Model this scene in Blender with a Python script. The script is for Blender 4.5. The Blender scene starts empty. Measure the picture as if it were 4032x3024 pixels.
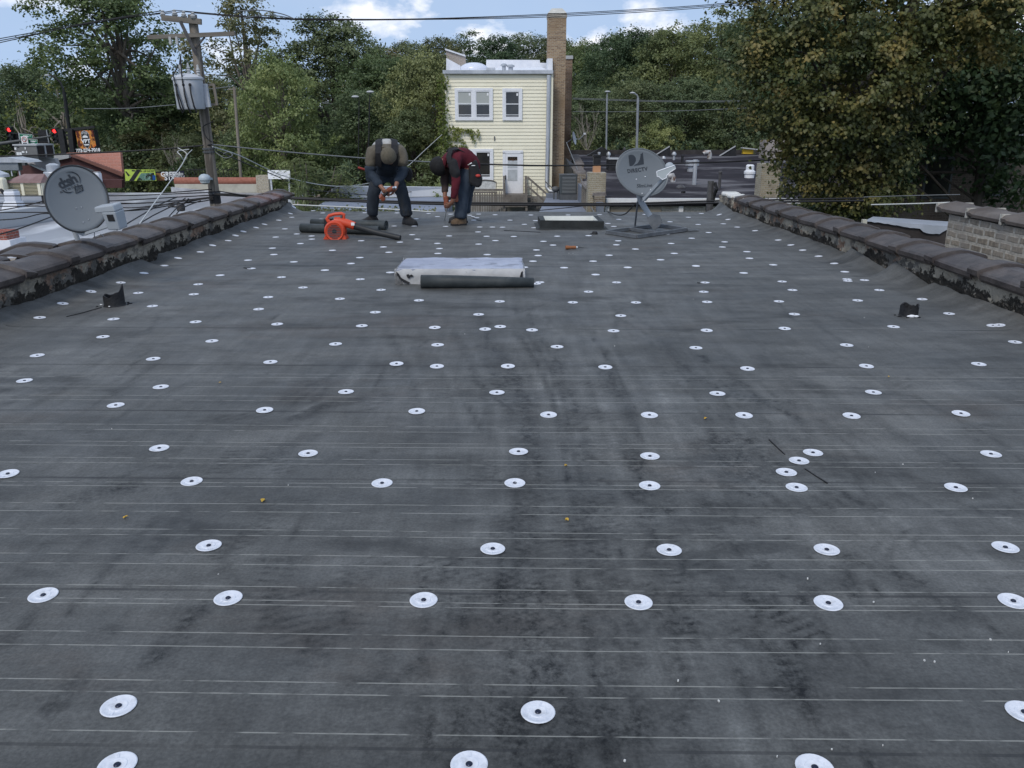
import bpy, bmesh, math, random
import numpy as np
from mathutils import Vector, Matrix, Euler
R = math.radians
rnd = random.Random(7)
scene = bpy.context.scene
COL = scene.collection
# ------------------------------------------------------------ camera
F = 3260.0; W, H = 4032.0, 3024.0
ZC = 6.25                                  # eye height over the street
PITCH = math.atan((1512 - 495) / F)        # looking down
YAW = math.atan(31 / F)                    # looking a touch right
cam_d = bpy.data.cameras.new('camera')
cam_d.sensor_fit = 'HORIZONTAL'; cam_d.sensor_width = 36.0
cam_d.lens = 36.0 * F / W
cam_d.clip_start = 0.05; cam_d.clip_end = 6000
cam = bpy.data.objects.new('camera', cam_d); COL.objects.link(cam)
cam.location = (0, 0, ZC)
cam.rotation_euler = Euler((math.pi / 2 - PITCH, 0, -YAW), 'XYZ')
scene.camera = cam
CM = cam.rotation_euler.to_matrix()
CL = Vector(cam.location)
# ------------------------------------------------------------ light
SUN_EL, SUN_AZ = R(48), R(205)             # azimuth: compass style from +Y clockwise
world = bpy.data.worlds.new('World'); scene.world = world
world.use_nodes = True
def build_world():
    nt = world.node_tree; N = nt.nodes; L = nt.links; N.clear()
    out = N.new('ShaderNodeOutputWorld'); bg = N.new('ShaderNodeBackground')
    sky = N.new('ShaderNodeTexSky'); sky.sky_type = 'NISHITA'; sky.sun_disc = False
    sky.sun_elevation = SUN_EL; sky.sun_rotation = SUN_AZ
    sky.air_density = 1.0; sky.dust_density = 0.6; sky.ozone_density = 1.6
    tc = N.new('ShaderNodeTexCoord')
    cb = N.new('ShaderNodeMapping'); cb.inputs['Scale'].default_value = (1.0, 1.0, 1.9); cb.inputs['Location'].default_value = (0.35, 0.2, 0.1)
    L.new(tc.outputs['Generated'], cb.inputs[0])
    # the band of sky just over the trees is washed with haze; take its blue from higher up
    lf = N.new('ShaderNodeVectorMath'); lf.operation = 'MULTIPLY_ADD'; lf.inputs[1].default_value = (1, 1, 1); lf.inputs[2].default_value = (0, 0, 0.38)
    L.new(tc.outputs['Generated'], lf.inputs[0]); L.new(lf.outputs[0], sky.inputs[0])
    n1 = N.new('ShaderNodeTexNoise'); n1.inputs['Scale'].default_value = 9.0
    n1.inputs['Detail'].default_value = 7; n1.inputs['Roughness'].default_value = 0.55
    n1.inputs['Distortion'].default_value = 0.15
    L.new(cb.outputs[0], n1.inputs['Vector'])
    rp = N.new('ShaderNodeValToRGB')
    rp.color_ramp.elements[0].position = 0.52; rp.color_ramp.elements[1].position = 0.63
    L.new(n1.outputs[0], rp.inputs[0])
    n2 = N.new('ShaderNodeTexNoise'); n2.inputs['Scale'].default_value = 14.0; n2.inputs['Detail'].default_value = 6
    L.new(cb.outputs[0], n2.inputs['Vector'])
    crp = N.new('ShaderNodeValToRGB')
    crp.color_ramp.elements[0].position = 0.35; crp.color_ramp.elements[0].color = (4.2, 4.6, 5.5, 1)
    crp.color_ramp.elements[1].position = 0.6; crp.color_ramp.elements[1].color = (6.0, 6.0, 6.2, 1)
    L.new(n2.outputs[0], crp.inputs[0])
    mix = N.new('ShaderNodeMix'); mix.data_type = 'RGBA'
    mf = N.new('ShaderNodeMath'); mf.operation = 'MULTIPLY_ADD'; mf.inputs[1].default_value = 0.92; mf.inputs[2].default_value = 0.04
    L.new(rp.outputs[0], mf.inputs[0]); L.new(mf.outputs[0], mix.inputs[0])
    hz = N.new('ShaderNodeMix'); hz.data_type = 'RGBA'; hz.inputs[0].default_value = 0.62
    L.new(sky.outputs[0], hz.inputs[6]); hz.inputs[7].default_value = (2.75, 3.60, 4.85, 1); L.new(hz.outputs[2], mix.inputs[6]); L.new(crp.outputs[0], mix.inputs[7])
    L.new(mix.outputs[2], bg.inputs[0]); bg.inputs[1].default_value = 0.15
    L.new(bg.outputs[0], out.inputs[0])
build_world()
sun_d = bpy.data.lights.new('sun', 'SUN'); sun_d.energy = 1.3; sun_d.angle = R(16); sun_d.color = (1.0, 0.93, 0.82)
sun = bpy.data.objects.new('sun', sun_d); COL.objects.link(sun)
sdir = Vector((math.sin(SUN_AZ) * math.cos(SUN_EL), math.cos(SUN_AZ) * math.cos(SUN_EL), math.sin(SUN_EL)))
sun.rotation_euler = sdir.to_track_quat('Z', 'Y').to_euler()
vs = scene.view_settings
vs.view_transform = 'Standard'; vs.look = 'None'; vs.exposure = 0.42; vs.gamma = 1.0; vs.use_curve_mapping = False
scene.cycles.max_bounces = 5; scene.cycles.diffuse_bounces = 3; scene.cycles.transparent_max_bounces = 6
scene.cycles.use_denoising = True
# ------------------------------------------------------------ geometry of the view
def ray(x, y):
    return (CM @ Vector(((x - W / 2) / F, (H / 2 - y) / F, -1.0))).normalized()
def P(x, y, D):
    """the place seen at pixel x,y at the distance D (metres ahead, level)"""
    d = ray(x, y); return CL + d * (D / d.y)
def onz(x, y, z):
    d = ray(x, y); return CL + d * ((z - ZC) / d.z)
SLOPE = math.tan(math.atan((1512 - 495) / F) - math.atan((1512 - 512) / F))
HR = 1.27                                  # eye over the roof
ZR = ZC - HR / math.cos(math.atan(SLOPE))
def zroof(y): return ZR - SLOPE * y
def onroof(x, y, h=0.0):
    d = ray(x, y); t = (ZR + h - ZC) / (d.z + SLOPE * d.y); return CL + d * t
RA = math.atan(SLOPE)
# ------------------------------------------------------------ objects
def tag(o, label=None, cat=None, group=None, kind=None):
    if label: o['label'] = label
    if cat: o['category'] = cat
    if group: o['group'] = group
    if kind: o['kind'] = kind
    return o
def thing(name, label, cat, loc=(0, 0, 0), rotz=0.0, group=None):
    o = bpy.data.objects.new(name, None); COL.objects.link(o)
    o.location = loc; o.rotation_euler = (0, 0, rotz); o.empty_display_size = 0.1
    return tag(o, label, cat, group)
def link(name, me, parent=None, world_space=True):
    o = bpy.data.objects.new(name, me); COL.objects.link(o)
    if parent is not None:
        o.parent = parent
        if world_space:
            m = parent_matrix(parent).inverted()
            me.transform(m)
    return o
def parent_matrix(p):
    m = Matrix.LocRotScale(p.location, p.rotation_euler, p.scale)
    if p.parent is not None: m = parent_matrix(p.parent) @ m
    return m
def dup_tree(o, parent=None):
    c = o.copy(); COL.objects.link(c)
    if parent is not None: c.parent = parent
    for ch in list(o.children): dup_tree(ch, c)
    return c
class MB:
    def __init__(s): s.v = []; s.f = []; s.m = []; s.mi = 0
    def add(s, verts, faces):
        b = len(s.v); s.v += [tuple(v) for v in verts]
        for f in faces: s.f.append(tuple(i + b for i in f)); s.m.append(s.mi)
        return s
    def box(s, c, size, rz=0.0, M=None):
        x, y, z = size[0] / 2, size[1] / 2, size[2] / 2
        vs_ = [Vector((a * x, b * y, d * z)) for d in (-1, 1) for b in (-1, 1) for a in (-1, 1)]
        if M is None: M = Matrix.Rotation(rz, 3, 'Z')
        vs_ = [M @ v + Vector(c) for v in vs_]
        return s.add(vs_, [(0, 2, 3, 1), (4, 5, 7, 6), (0, 1, 5, 4), (2, 6, 7, 3), (0, 4, 6, 2), (1, 3, 7, 5)])
    def hexa(s, p):   # 8 corner points: bottom 4 round, top 4 round
        return s.add(p, [(3, 2, 1, 0), (4, 5, 6, 7), (0, 1, 5, 4), (1, 2, 6, 5), (2, 3, 7, 6), (3, 0, 4, 7)])
    def bar(s, p, q, w, h, up=(0, 0, 1)):
        p, q = Vector(p), Vector(q); d = (q - p).normalized(); u = Vector(up)
        sd = d.cross(u)
        if sd.length < 1e-4: sd = d.cross(Vector((1, 0, 0)))
        sd.normalize(); u = sd.cross(d).normalized()
        a, b = sd * w / 2, u * h / 2
        return s.hexa([p - a - b, q - a - b, q + a - b, p + a - b, p - a + b, q - a + b, q + a + b, p + a + b])
    def tube(s, pts, r, n=8, cap=True):
        pts = [Vector(p) for p in pts]
        rs = r if isinstance(r, (list, tuple)) else [r] * len(pts)
        vv = []; prev = None
        for i, p in enumerate(pts):
            d = (pts[min(i + 1, len(pts) - 1)] - pts[max(i - 1, 0)]).normalized()
            if prev is None:
                a = d.cross(Vector((0, 0, 1)))
                if a.length < 1e-3: a = d.cross(Vector((1, 0, 0)))
            else:
                a = prev - d * prev.dot(d)
            a.normalize(); b = d.cross(a); prev = a
            for k in range(n):
                t = 2 * math.pi * k / n
                vv.append(p + (a * math.cos(t) + b * math.sin(t)) * rs[i])
        ff = []
        for i in range(len(pts) - 1):
            for k in range(n):
                k2 = (k + 1) % n
                ff.append((i * n + k, i * n + k2, (i + 1) * n + k2, (i + 1) * n + k))
        if cap:
            ff.append(tuple(range(n - 1, -1, -1))); ff.append(tuple((len(pts) - 1) * n + k for k in range(n)))
        return s.add(vv, ff)
    def lathe(s, prof, M=None, n=24, closed=False):
        """prof: (r, z) list round z; M places it"""
        M = M or Matrix.Identity(4); vv = []; ff = []
        for r, z in prof:
            for k in range(n):
                t = 2 * math.pi * k / n; vv.append(M @ Vector((r * math.cos(t), r * math.sin(t), z)))
        m = len(prof)
        for i in range(m - 1 if not closed else m):
            j = (i + 1) % m
            for k in range(n):
                k2 = (k + 1) % n; ff.append((i * n + k, i * n + k2, j * n + k2, j * n + k))
        if not closed:
            if prof[0][0] > 1e-6: ff.append(tuple(range(n - 1, -1, -1)))
            if prof[-1][0] > 1e-6: ff.append(tuple((m - 1) * n + k for k in range(n)))
        return s.add(vv, ff)
    def prism(s, poly, t, M=None):
        """2-D polygon in xy, thickness t along z from 0"""
        M = M or Matrix.Identity(4); n = len(poly)
        vv = [M @ Vector((x, y, 0)) for x, y in poly] + [M @ Vector((x, y, t)) for x, y in poly]
        ff = [tuple(range(n - 1, -1, -1)), tuple(range(n, 2 * n))]
        for k in range(n):
            k2 = (k + 1) % n; ff.append((k, k2, n + k2, n + k))
        return s.add(vv, ff)
    def sphere(s, c, r, n=12, m=8, M=None):
        rr = r if isinstance(r, (list, tuple)) else (r, r, r)
        M = M or Matrix.Identity(3); vv = []; ff = []
        for i in range(m + 1):
            t = math.pi * i / m
            for k in range(n):
                p = 2 * math.pi * k / n
                vv.append(M @ Vector((rr[0] * math.sin(t) * math.cos(p), rr[1] * math.sin(t) * math.sin(p), rr[2] * math.cos(t))) + Vector(c))
        for i in range(m):
            for k in range(n):
                k2 = (k + 1) % n; ff.append((i * n + k, (i + 1) * n + k, (i + 1) * n + k2, i * n + k2))
        return s.add(vv, ff)
    def quad(s, a, b, c, d): return s.add([a, b, c, d], [(0, 1, 2, 3)])
    def build(s, name, mats, parent=None, world_space=True, smooth=False, bevel=0.0):
        me = bpy.data.meshes.new(name); me.from_pydata([tuple(v) for v in s.v], [], s.f)
        bm = bmesh.new(); bm.from_mesh(me)
        bmesh.ops.remove_doubles(bm, verts=bm.verts, dist=1e-5)
        bmesh.ops.recalc_face_normals(bm, faces=bm.faces); bm.to_mesh(me); bm.free()
        if not isinstance(mats, (list, tuple)): mats = [mats]
        for m in mats: me.materials.append(m)
        if len(mats) > 1 and len(me.polygons) == len(s.m): me.polygons.foreach_set('material_index', s.m)
        if smooth:
            me.polygons.foreach_set('use_smooth', [True] * len(me.polygons))
            me.set_sharp_from_angle(angle=R(40))
        o = link(name, me, parent, world_space)
        if bevel:
            b = o.modifiers.new('bevel', 'BEVEL'); b.width = bevel; b.segments = 2; b.limit_method = 'ANGLE'
        return o
# ------------------------------------------------------------ materials
MATS = {}
def NM(name):
    m = bpy.data.materials.new(name); m.use_nodes = True
    nt = m.node_tree; b = nt.nodes['Principled BSDF']; MATS[name] = m
    return m, nt, b
def c4(c): return (c[0], c[1], c[2], 1.0)
def mat(name, c1, c2=None, scale=4.0, rough=0.7, metal=0.0, bump=0.0, bscale=None, lo=0.35, hi=0.65, stretch=(1, 1, 1),
        c3=None, scale3=2.0, lo3=0.55, hi3=0.62, detail=6, spec=0.3, coords='Object', emis=None):
    m, nt, b = NM(name); N = nt.nodes; L = nt.links
    b.inputs['Roughness'].default_value = rough; b.inputs['Metallic'].default_value = metal
    b.inputs['Specular IOR Level'].default_value = spec
    b.inputs['Base Color'].default_value = c4(c1)
    if emis: b.inputs['Emission Color'].default_value = c4(emis[0]); b.inputs['Emission Strength'].default_value = emis[1]
    if c2 is None and not bump: return m
    tc = N.new('ShaderNodeTexCoord'); mp = N.new('ShaderNodeMapping')
    mp.inputs['Scale'].default_value = stretch; L.new(tc.outputs[coords], mp.inputs[0])
    def noise(sc, det=detail):
        n = N.new('ShaderNodeTexNoise'); n.inputs['Scale'].default_value = sc; n.inputs['Detail'].default_value = det
        n.inputs['Roughness'].default_value = 0.62
        L.new(mp.outputs[0], n.inputs['Vector']); return n
    if c2 is not None:
        n = noise(scale); r = N.new('ShaderNodeValToRGB')
        r.color_ramp.elements[0].position = lo; r.color_ramp.elements[0].color = c4(c1)
        r.color_ramp.elements[1].position = hi; r.color_ramp.elements[1].color = c4(c2)
        L.new(n.outputs[0], r.inputs[0]); col = r.outputs[0]
        if c3 is not None:
            n3 = noise(scale3); r3 = N.new('ShaderNodeValToRGB')
            r3.color_ramp.elements[0].position = lo3; r3.color_ramp.elements[1].position = hi3
            L.new(n3.outputs[0], r3.inputs[0])
            mx = N.new('ShaderNodeMix'); mx.data_type = 'RGBA'
            L.new(r3.outputs[0], mx.inputs[0]); L.new(col, mx.inputs[6]); mx.inputs[7].default_value = c4(c3)
            col = mx.outputs[2]
        L.new(col, b.inputs['Base Color'])
    if bump:
        nb = noise(bscale or scale * 3); bp = N.new('ShaderNodeBump')
        bp.inputs['Strength'].default_value = bump; bp.inputs['Distance'].default_value = 0.02
        L.new(nb.outputs[0], bp.inputs['Height']); L.new(bp.outputs[0], b.inputs['Normal'])
    return m
def brickmat(name, c1, c2, mortar, bw=0.215, bh=0.075, ms=0.012, axis='XZ', rough=0.9, dirt=None, dscale=1.5, flake=None):
    m, nt, b = NM(name); N = nt.nodes; L = nt.links
    b.inputs['Roughness'].default_value = rough; b.inputs['Specular IOR Level'].default_value = 0.15
    tc = N.new('ShaderNodeTexCoord'); sp = N.new('ShaderNodeSeparateXYZ'); cb = N.new('ShaderNodeCombineXYZ')
    L.new(tc.outputs['Object'], sp.inputs[0])
    if axis == 'BOTH':
        ad = N.new('ShaderNodeMath'); ad.operation = 'ADD'
        L.new(sp.outputs['X'], ad.inputs[0]); L.new(sp.outputs['Y'], ad.inputs[1]); L.new(ad.outputs[0], cb.inputs['X'])
    else: L.new(sp.outputs[axis[0]], cb.inputs['X'])
    L.new(sp.outputs['Z'], cb.inputs['Y'])
    br = N.new('ShaderNodeTexBrick'); br.inputs['Scale'].default_value = 1.0
    br.inputs['Brick Width'].default_value = bw; br.inputs['Row Height'].default_value = bh; br.inputs['Mortar Size'].default_value = ms
    br.inputs['Mortar Smooth'].default_value = 0.3; br.inputs['Bias'].default_value = 0.0
    br.inputs['Color1'].default_value = c4(c1); br.inputs['Color2'].default_value = c4(c2); br.inputs['Mortar'].default_value = c4(mortar)
    nz = N.new('ShaderNodeTexNoise'); nz.inputs['Scale'].default_value = 9; L.new(tc.outputs['Object'], nz.inputs['Vector'])
    va = N.new('ShaderNodeMixRGB'); va.blend_type = 'ADD'; va.inputs[0].default_value = 0.02
    L.new(cb.outputs[0], va.inputs[1]); L.new(nz.outputs['Color'], va.inputs[2])
    L.new(va.outputs[0], br.inputs['Vector'])
    col = br.outputs['Color']
    n2 = N.new('ShaderNodeTexNoise'); n2.inputs['Scale'].default_value = 30; n2.inputs['Detail'].default_value = 4
    L.new(tc.outputs['Object'], n2.inputs['Vector'])
    mm = N.new('ShaderNodeMapRange'); mm.inputs[1].default_value = 0.3; mm.inputs[2].default_value = 0.7; mm.inputs[3].default_value = 0.65; mm.inputs[4].default_value = 1.25
    L.new(n2.outputs[0], mm.inputs[0])
    ml = N.new('ShaderNodeMixRGB'); ml.blend_type = 'MULTIPLY'; ml.inputs[0].default_value = 1
    L.new(col, ml.inputs[1]); L.new(mm.outputs[0], ml.inputs[2]); col = ml.outputs[0]
    for extra, sc, lo, hi in ((dirt, dscale, 0.48, 0.68), (flake, 2.6, 0.50, 0.54)):
        if extra is None: continue
        n3 = N.new('ShaderNodeTexNoise'); n3.inputs['Scale'].default_value = sc; n3.inputs['Detail'].default_value = 8
        L.new(tc.outputs['Object'], n3.inputs['Vector'])
        rp = N.new('ShaderNodeValToRGB'); rp.color_ramp.elements[0].position = lo; rp.color_ramp.elements[1].position = hi
        L.new(n3.outputs[0], rp.inputs[0])
        mx = N.new('ShaderNodeMix'); mx.data_type = 'RGBA'; L.new(rp.outputs[0], mx.inputs[0]); L.new(col, mx.inputs[6]); mx.inputs[7].default_value = c4(extra)
        col = mx.outputs[2]
    L.new(col, b.inputs['Base Color'])
    bp = N.new('ShaderNodeBump'); bp.inputs['Strength'].default_value = 0.6; bp.inputs['Distance'].default_value = 0.01
    L.new(br.outputs['Fac'], bp.inputs['Height']); bp.invert = True; L.new(bp.outputs[0], b.inputs['Normal'])
    return m
def text_mesh(name, s, size, M, mt, parent, extrude=0.002, shear=0.0, spacing=1.0, bold=0.0):
    cu = bpy.data.curves.new(name, 'FONT'); cu.body = s; cu.size = size; cu.align_x = 'CENTER'; cu.align_y = 'CENTER'
    cu.extrude = extrude; cu.shear = shear; cu.space_character = spacing; cu.offset = bold
    o = bpy.data.objects.new(name, cu); COL.objects.link(o)
    dg = bpy.context.evaluated_depsgraph_get(); me = bpy.data.meshes.new_from_object(o.evaluated_get(dg))
    bpy.data.objects.remove(o); bpy.data.curves.remove(cu)
    me.transform(M); me.materials.clear(); me.materials.append(mt); me.name = name
    return link(name, me, parent)
def frame_at(o, x, z):
    """4x4 whose local x,y,z axes are x, z cross x, z"""
    x = Vector(x).normalized(); z = Vector(z).normalized(); y = z.cross(x).normalized(); x = y.cross(z)
    m = Matrix.Identity(4)
    for i in range(3): m[i][0], m[i][1], m[i][2], m[i][3] = x[i], y[i], z[i], o[i]
    return m
# ============================================================ our roof
def membrane_mat(name, line=None):
    m, nt, b = NM(name); N = nt.nodes; L = nt.links
    b.inputs['Roughness'].default_value = 0.62; b.inputs['Specular IOR Level'].default_value = 0.35
    tc = N.new('ShaderNodeTexCoord')
    def nz(sc, st=(1, 1, 1), det=6, rg=0.6):
        mp = N.new('ShaderNodeMapping'); mp.inputs['Scale'].default_value = st; L.new(tc.outputs['Object'], mp.inputs[0])
        n = N.new('ShaderNodeTexNoise'); n.inputs['Scale'].default_value = sc; n.inputs['Detail'].default_value = det; n.inputs['Roughness'].default_value = rg
        L.new(mp.outputs[0], n.inputs['Vector']); return n.outputs[0]
    def mr(v, a, b_, c, d):
        k = N.new('ShaderNodeMapRange'); L.new(v, k.inputs[0])
        for i, q in enumerate((a, b_, c, d)): k.inputs[i + 1].default_value = q
        return k.outputs[0]
    def mth(op, a, b_):
        k = N.new('ShaderNodeMath'); k.operation = op
        for i, q in enumerate((a, b_)):
            if isinstance(q, (int, float)): k.inputs[i].default_value = q
            else: L.new(q, k.inputs[i])
        return k.outputs[0]
    at = N.new('ShaderNodeAttribute'); at.attribute_name = 'stain_tone'
    v = mr(nz(0.55, det=4), 0.3, 0.7, 0.82, 1.18)
    v = mth('MULTIPLY', v, mr(nz(2.6, (0.55, 1.5, 1), 8, 0.68), 0.32, 0.68, 0.64, 1.30))
    v = mth('MULTIPLY', v, mr(nz(9, (0.45, 1.3, 1), 6, 0.7), 0.3, 0.7, 0.86, 1.14))
    v = mth('MULTIPLY', v, mr(nz(110, det=4), 0.3, 0.7, 0.74, 1.26))
    v = mth('MULTIPLY', v, mr(nz(5, (3.2, 0.22, 1), 6, 0.7), 0.34, 0.66, 0.86, 1.13))
    v = mth('MULTIPLY', v, mr(nz(4.5, (0.8, 1.6, 1), 9, 0.72), 0.60, 0.66, 1.0, 0.70))
    blot = mr(nz(1.9, (0.6, 1.7, 1), 7, 0.6), 0.58, 0.66, 1.0, 0.62)
    v = mth('MULTIPLY', v, blot)
    brk = mth('MULTIPLY', mr(nz(11, (1, .7, 1), det=8, rg=0.78), 0.36, 0.60, 0.3, 1.4), mr(nz(42, det=5, rg=.75), 0.36, 0.58, 0.35, 1.3))
    st = mth('MULTIPLY', at.outputs['Fac'], brk)
    v = mth('MULTIPLY', v, mth('ADD', 1.0, st))
    base = N.new('ShaderNodeMix'); base.data_type = 'RGBA'
    L.new(mr(nz(1.1, det=5), 0.35, 0.65, 0, 1), base.inputs[0])
    base.inputs[6].default_value = (0.080, 0.082, 0.080, 1); base.inputs[7].default_value = (0.090, 0.090, 0.086, 1)
    brn = N.new('ShaderNodeMix'); brn.data_type = 'RGBA'; L.new(mr(nz(0.8, (0.7, 1.3, 1), 8, 0.7), 0.56, 0.68, 0, 0.7), brn.inputs[0])
    L.new(base.outputs[2], brn.inputs[6]); brn.inputs[7].default_value = (0.070, 0.060, 0.052, 1)
    mu = N.new('ShaderNodeVectorMath'); mu.operation = 'SCALE'; L.new(brn.outputs[2], mu.inputs[0]); L.new(v, mu.inputs['Scale'])
    col = mu.outputs[0]
    if line == 'white':
        mx = N.new('ShaderNodeMix'); mx.data_type = 'RGBA'
        f = mr(nz(13, (1.0, 3.1, 1), 2, 0.55), 0.37, 0.50, 0.03, 0.56); L.new(f, mx.inputs[0]); L.new(col, mx.inputs[6]); mx.inputs[7].default_value = (0.33, 0.33, 0.30, 1)
        col = mx.outputs[2]
    if line == 'dark':
        mx = N.new('ShaderNodeMix'); mx.data_type = 'RGBA'; f = mr(nz(2.2, (1, 0.05, 1), 4), 0.35, 0.6, 0.05, 0.7); L.new(f, mx.inputs[0])
        L.new(col, mx.inputs[6]); mx.inputs[7].default_value = (0.02, 0.021, 0.023, 1); col = mx.outputs[2]
    L.new(col, b.inputs['Base Color'])
    L.new(mr(nz(3, det=5), 0.3, 0.7, 0.5, 0.72), b.inputs['Roughness'])
    bp = N.new('ShaderNodeBump'); bp.inputs['Strength'].default_value = 0.25; bp.inputs['Distance'].default_value = 0.006
    L.new(nz(60, det=4), bp.inputs['Height']); L.new(bp.outputs[0], b.inputs['Normal'])
    return m
M_MEM = membrane_mat('roof_membrane'); M_MEMW = membrane_mat('roof_membrane_line', 'white'); M_MEMD = membrane_mat('roof_membrane_seam', 'dark')
M_TILE = mat('clay_coping', (0.036, 0.029, 0.026), (0.086, 0.070, 0.063), scale=6, rough=0.55, bump=0.25, bscale=30, c3=(0.030, 0.022, 0.021), scale3=3.2, lo3=0.52, hi3=0.68, spec=0.45)
M_TILE2 = mat('clay_coping_red', (0.085, 0.040, 0.036), (0.13, 0.080, 0.074), scale=6, rough=0.45, bump=0.25, bscale=30, c3=(0.034, 0.024, 0.022), scale3=3.2, lo3=0.50, hi3=0.64, spec=0.45)
M_MORTAR = mat('lime_mortar', (0.33, 0.31, 0.27), (0.5, 0.48, 0.43), scale=20, rough=0.9, bump=0.5)
def peel_mat():
    m, nt, b = NM('peeling_stucco'); N = nt.nodes; L = nt.links
    b.inputs['Roughness'].default_value = 0.9; b.inputs['Specular IOR Level'].default_value = 0.15
    tc = N.new('ShaderNodeTexCoord')
    def nz(sc, st=(1, 1, 1), det=8, rg=0.65, off=0):
        mp = N.new('ShaderNodeMapping'); mp.inputs['Scale'].default_value = st; mp.inputs['Location'].default_value = (off, off, off); L.new(tc.outputs['Object'], mp.inputs[0])
        n = N.new('ShaderNodeTexNoise'); n.inputs['Scale'].default_value = sc; n.inputs['Detail'].default_value = det; n.inputs['Roughness'].default_value = rg
        L.new(mp.outputs[0], n.inputs['Vector']); return n.outputs[0]
    def ramp(v, lo, hi, a=(0, 0, 0), c=(1, 1, 1)):
        r = N.new('ShaderNodeValToRGB'); r.color_ramp.elements[0].position = lo; r.color_ramp.elements[1].position = hi
        r.color_ramp.elements[0].color = c4(a); r.color_ramp.elements[1].color = c4(c); L.new(v, r.inputs[0]); return r.outputs[0]
    def mix(f, a, c):
        x = N.new('ShaderNodeMix'); x.data_type = 'RGBA'; L.new(f, x.inputs[0])
        for i, q in ((6, a), (7, c)):
            if isinstance(q, tuple): x.inputs[i].default_value = c4(q)
            else: L.new(q, x.inputs[i])
        return x.outputs[2]
    plaster = ramp(nz(5), 0.3, 0.7, (0.20, 0.18, 0.145), (0.36, 0.325, 0.265))
    brick = ramp(nz(11, off=3), 0.35, 0.65, (0.12, 0.075, 0.055), (0.27, 0.19, 0.14))
    col = mix(ramp(nz(1.6, (1, 1, 1.6), off=7), 0.53, 0.56), plaster, brick)
    grey = ramp(nz(6, off=11), 0.3, 0.7, (0.07, 0.066, 0.058), (0.17, 0.16, 0.145))
    col = mix(ramp(nz(2.6, (1, 1, 1.5), off=5), 0.50, 0.55), col, grey)
    # tar left along the foot of the wall, ragged
    at = N.new('ShaderNodeAttribute'); at.attribute_name = 'low'
    ad = N.new('ShaderNodeMath'); ad.operation = 'MULTIPLY_ADD'; L.new(at.outputs['Fac'], ad.inputs[0]); ad.inputs[1].default_value = 0.27; L.new(nz(5.5, (1, 1, 1.1), 9, 0.7, 2), ad.inputs[2])
    tar = ramp(ad.outputs[0], 0.665, 0.70)
    spk = ramp(nz(16, off=9), 0.60, 0.64)
    tarc = mix(spk, (0.030, 0.027, 0.023), (0.12, 0.105, 0.088))
    col = mix(tar, col, tarc)
    L.new(col, b.inputs['Base Color'])
    bp = N.new('ShaderNodeBump'); bp.inputs['Strength'].default_value = 0.9; bp.inputs['Distance'].default_value = 0.02
    L.new(nz(13, off=1), bp.inputs['Height']); L.new(bp.outputs[0], b.inputs['Normal'])
    return m
M_PEEL = peel_mat()
M_BRICK_OUT = brickmat('common_brick', (0.30, 0.20, 0.13), (0.22, 0.14, 0.10), (0.32, 0.29, 0.25), axis='BOTH')
XW = 3.52; XU = XW - 0.26; D0, D1 = 0.6, 13.85
_a, _b = onroof(0, 2485), onroof(2016, 2504); KS = -(_b.y - _a.y) / (_b.x - _a.x)   # the sheets were laid slightly askew
bld = thing('flat_roofed_building', 'low brick building whose dark membrane roof fills the foreground', 'building', (0, 8, 0))
# ---- lines and seams across the sheet, from where they cross the picture at x = 2000
def dcol(y): q = onroof(2000, y); return q.y + KS * q.x
W_Y = [1100+8, 1477, 1491, 1529, 1567, 1585, 1680, 1701, 1748, 1764, 1814, 1834, 1908, 1923, 1992, 2024, 2096, 2119, 2197, 2236, 2323, 2373, 2391, 2504, 2559, 2697, 2745, 2900]
W_Y = W_Y[1:]
FAINT = {1529, 2323, 2236, 1908, 1923}
S_Y = [1050, 1295, 1443, 1626, 1893, 2338, 2955]
rows = list(np.arange(D0, 3.6, 0.014)) + list(np.arange(3.6, 7.0, 0.028)) + list(np.arange(7.0, D1 + .001, 0.055))
lines = [(dcol(y), 0.0016 + 0.0002 * dcol(y), 1) for y in W_Y] + [(dcol(y), 0.0030 + 0.0008 * dcol(y), 2) for y in S_Y]
seam_d = sorted(d for d, w, k in lines if k == 2)
for d, w, k in lines:
    rows = [r for r in rows if abs(r - d) > w * 1.6] + [d - w, d + w]
rows = np.array(sorted(rows)); NR = len(rows)
cols = np.concatenate([np.linspace(-XW, -XU, 22), np.linspace(-XU, XU, 260)[1:-1], np.linspace(XU, XW, 22)]); NC = len(cols)
XX, VV = np.meshgrid(cols, rows); YY = VV - KS * XX
rs = np.random.RandomState(3)
def smooth1d(n, k, seed):
    r_ = np.random.RandomState(seed); a = r_.rand(max(2, int(n / k)) + 3)
    return np.interp(np.arange(n) / k, np.arange(len(a)), a)
def upturn(side):
    h = 0.045 + 0.035 * np.interp(rows, np.linspace(D0, D1, 40), np.random.RandomState(side + 11).rand(40))
    h += 0.012 * np.interp(rows, np.linspace(D0, D1, 160), np.random.RandomState(side + 21).rand(160))
    if side == 1:   # torn flaps on the right
        for a, b_, hh in ((7.6, 8.5, .10), (6.8, 7.5, .11)):
            k = (rows > a) & (rows < b_); h[k] = 0.04 + hh * (rows[k] - a) / (b_ - a) * 0.9
        h[rows > D1 - .85] += 0.12 * (rows[rows > D1 - .85] - D1 + .85)
    else:
        h[(rows > 8.0) & (rows < 8.35)] -= 0.05
        h[rows > D1 - .85] += 0.10 * (rows[rows > D1 - .85] - D1 + .85)
    return h
ZZ = zroof(YY)
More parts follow.
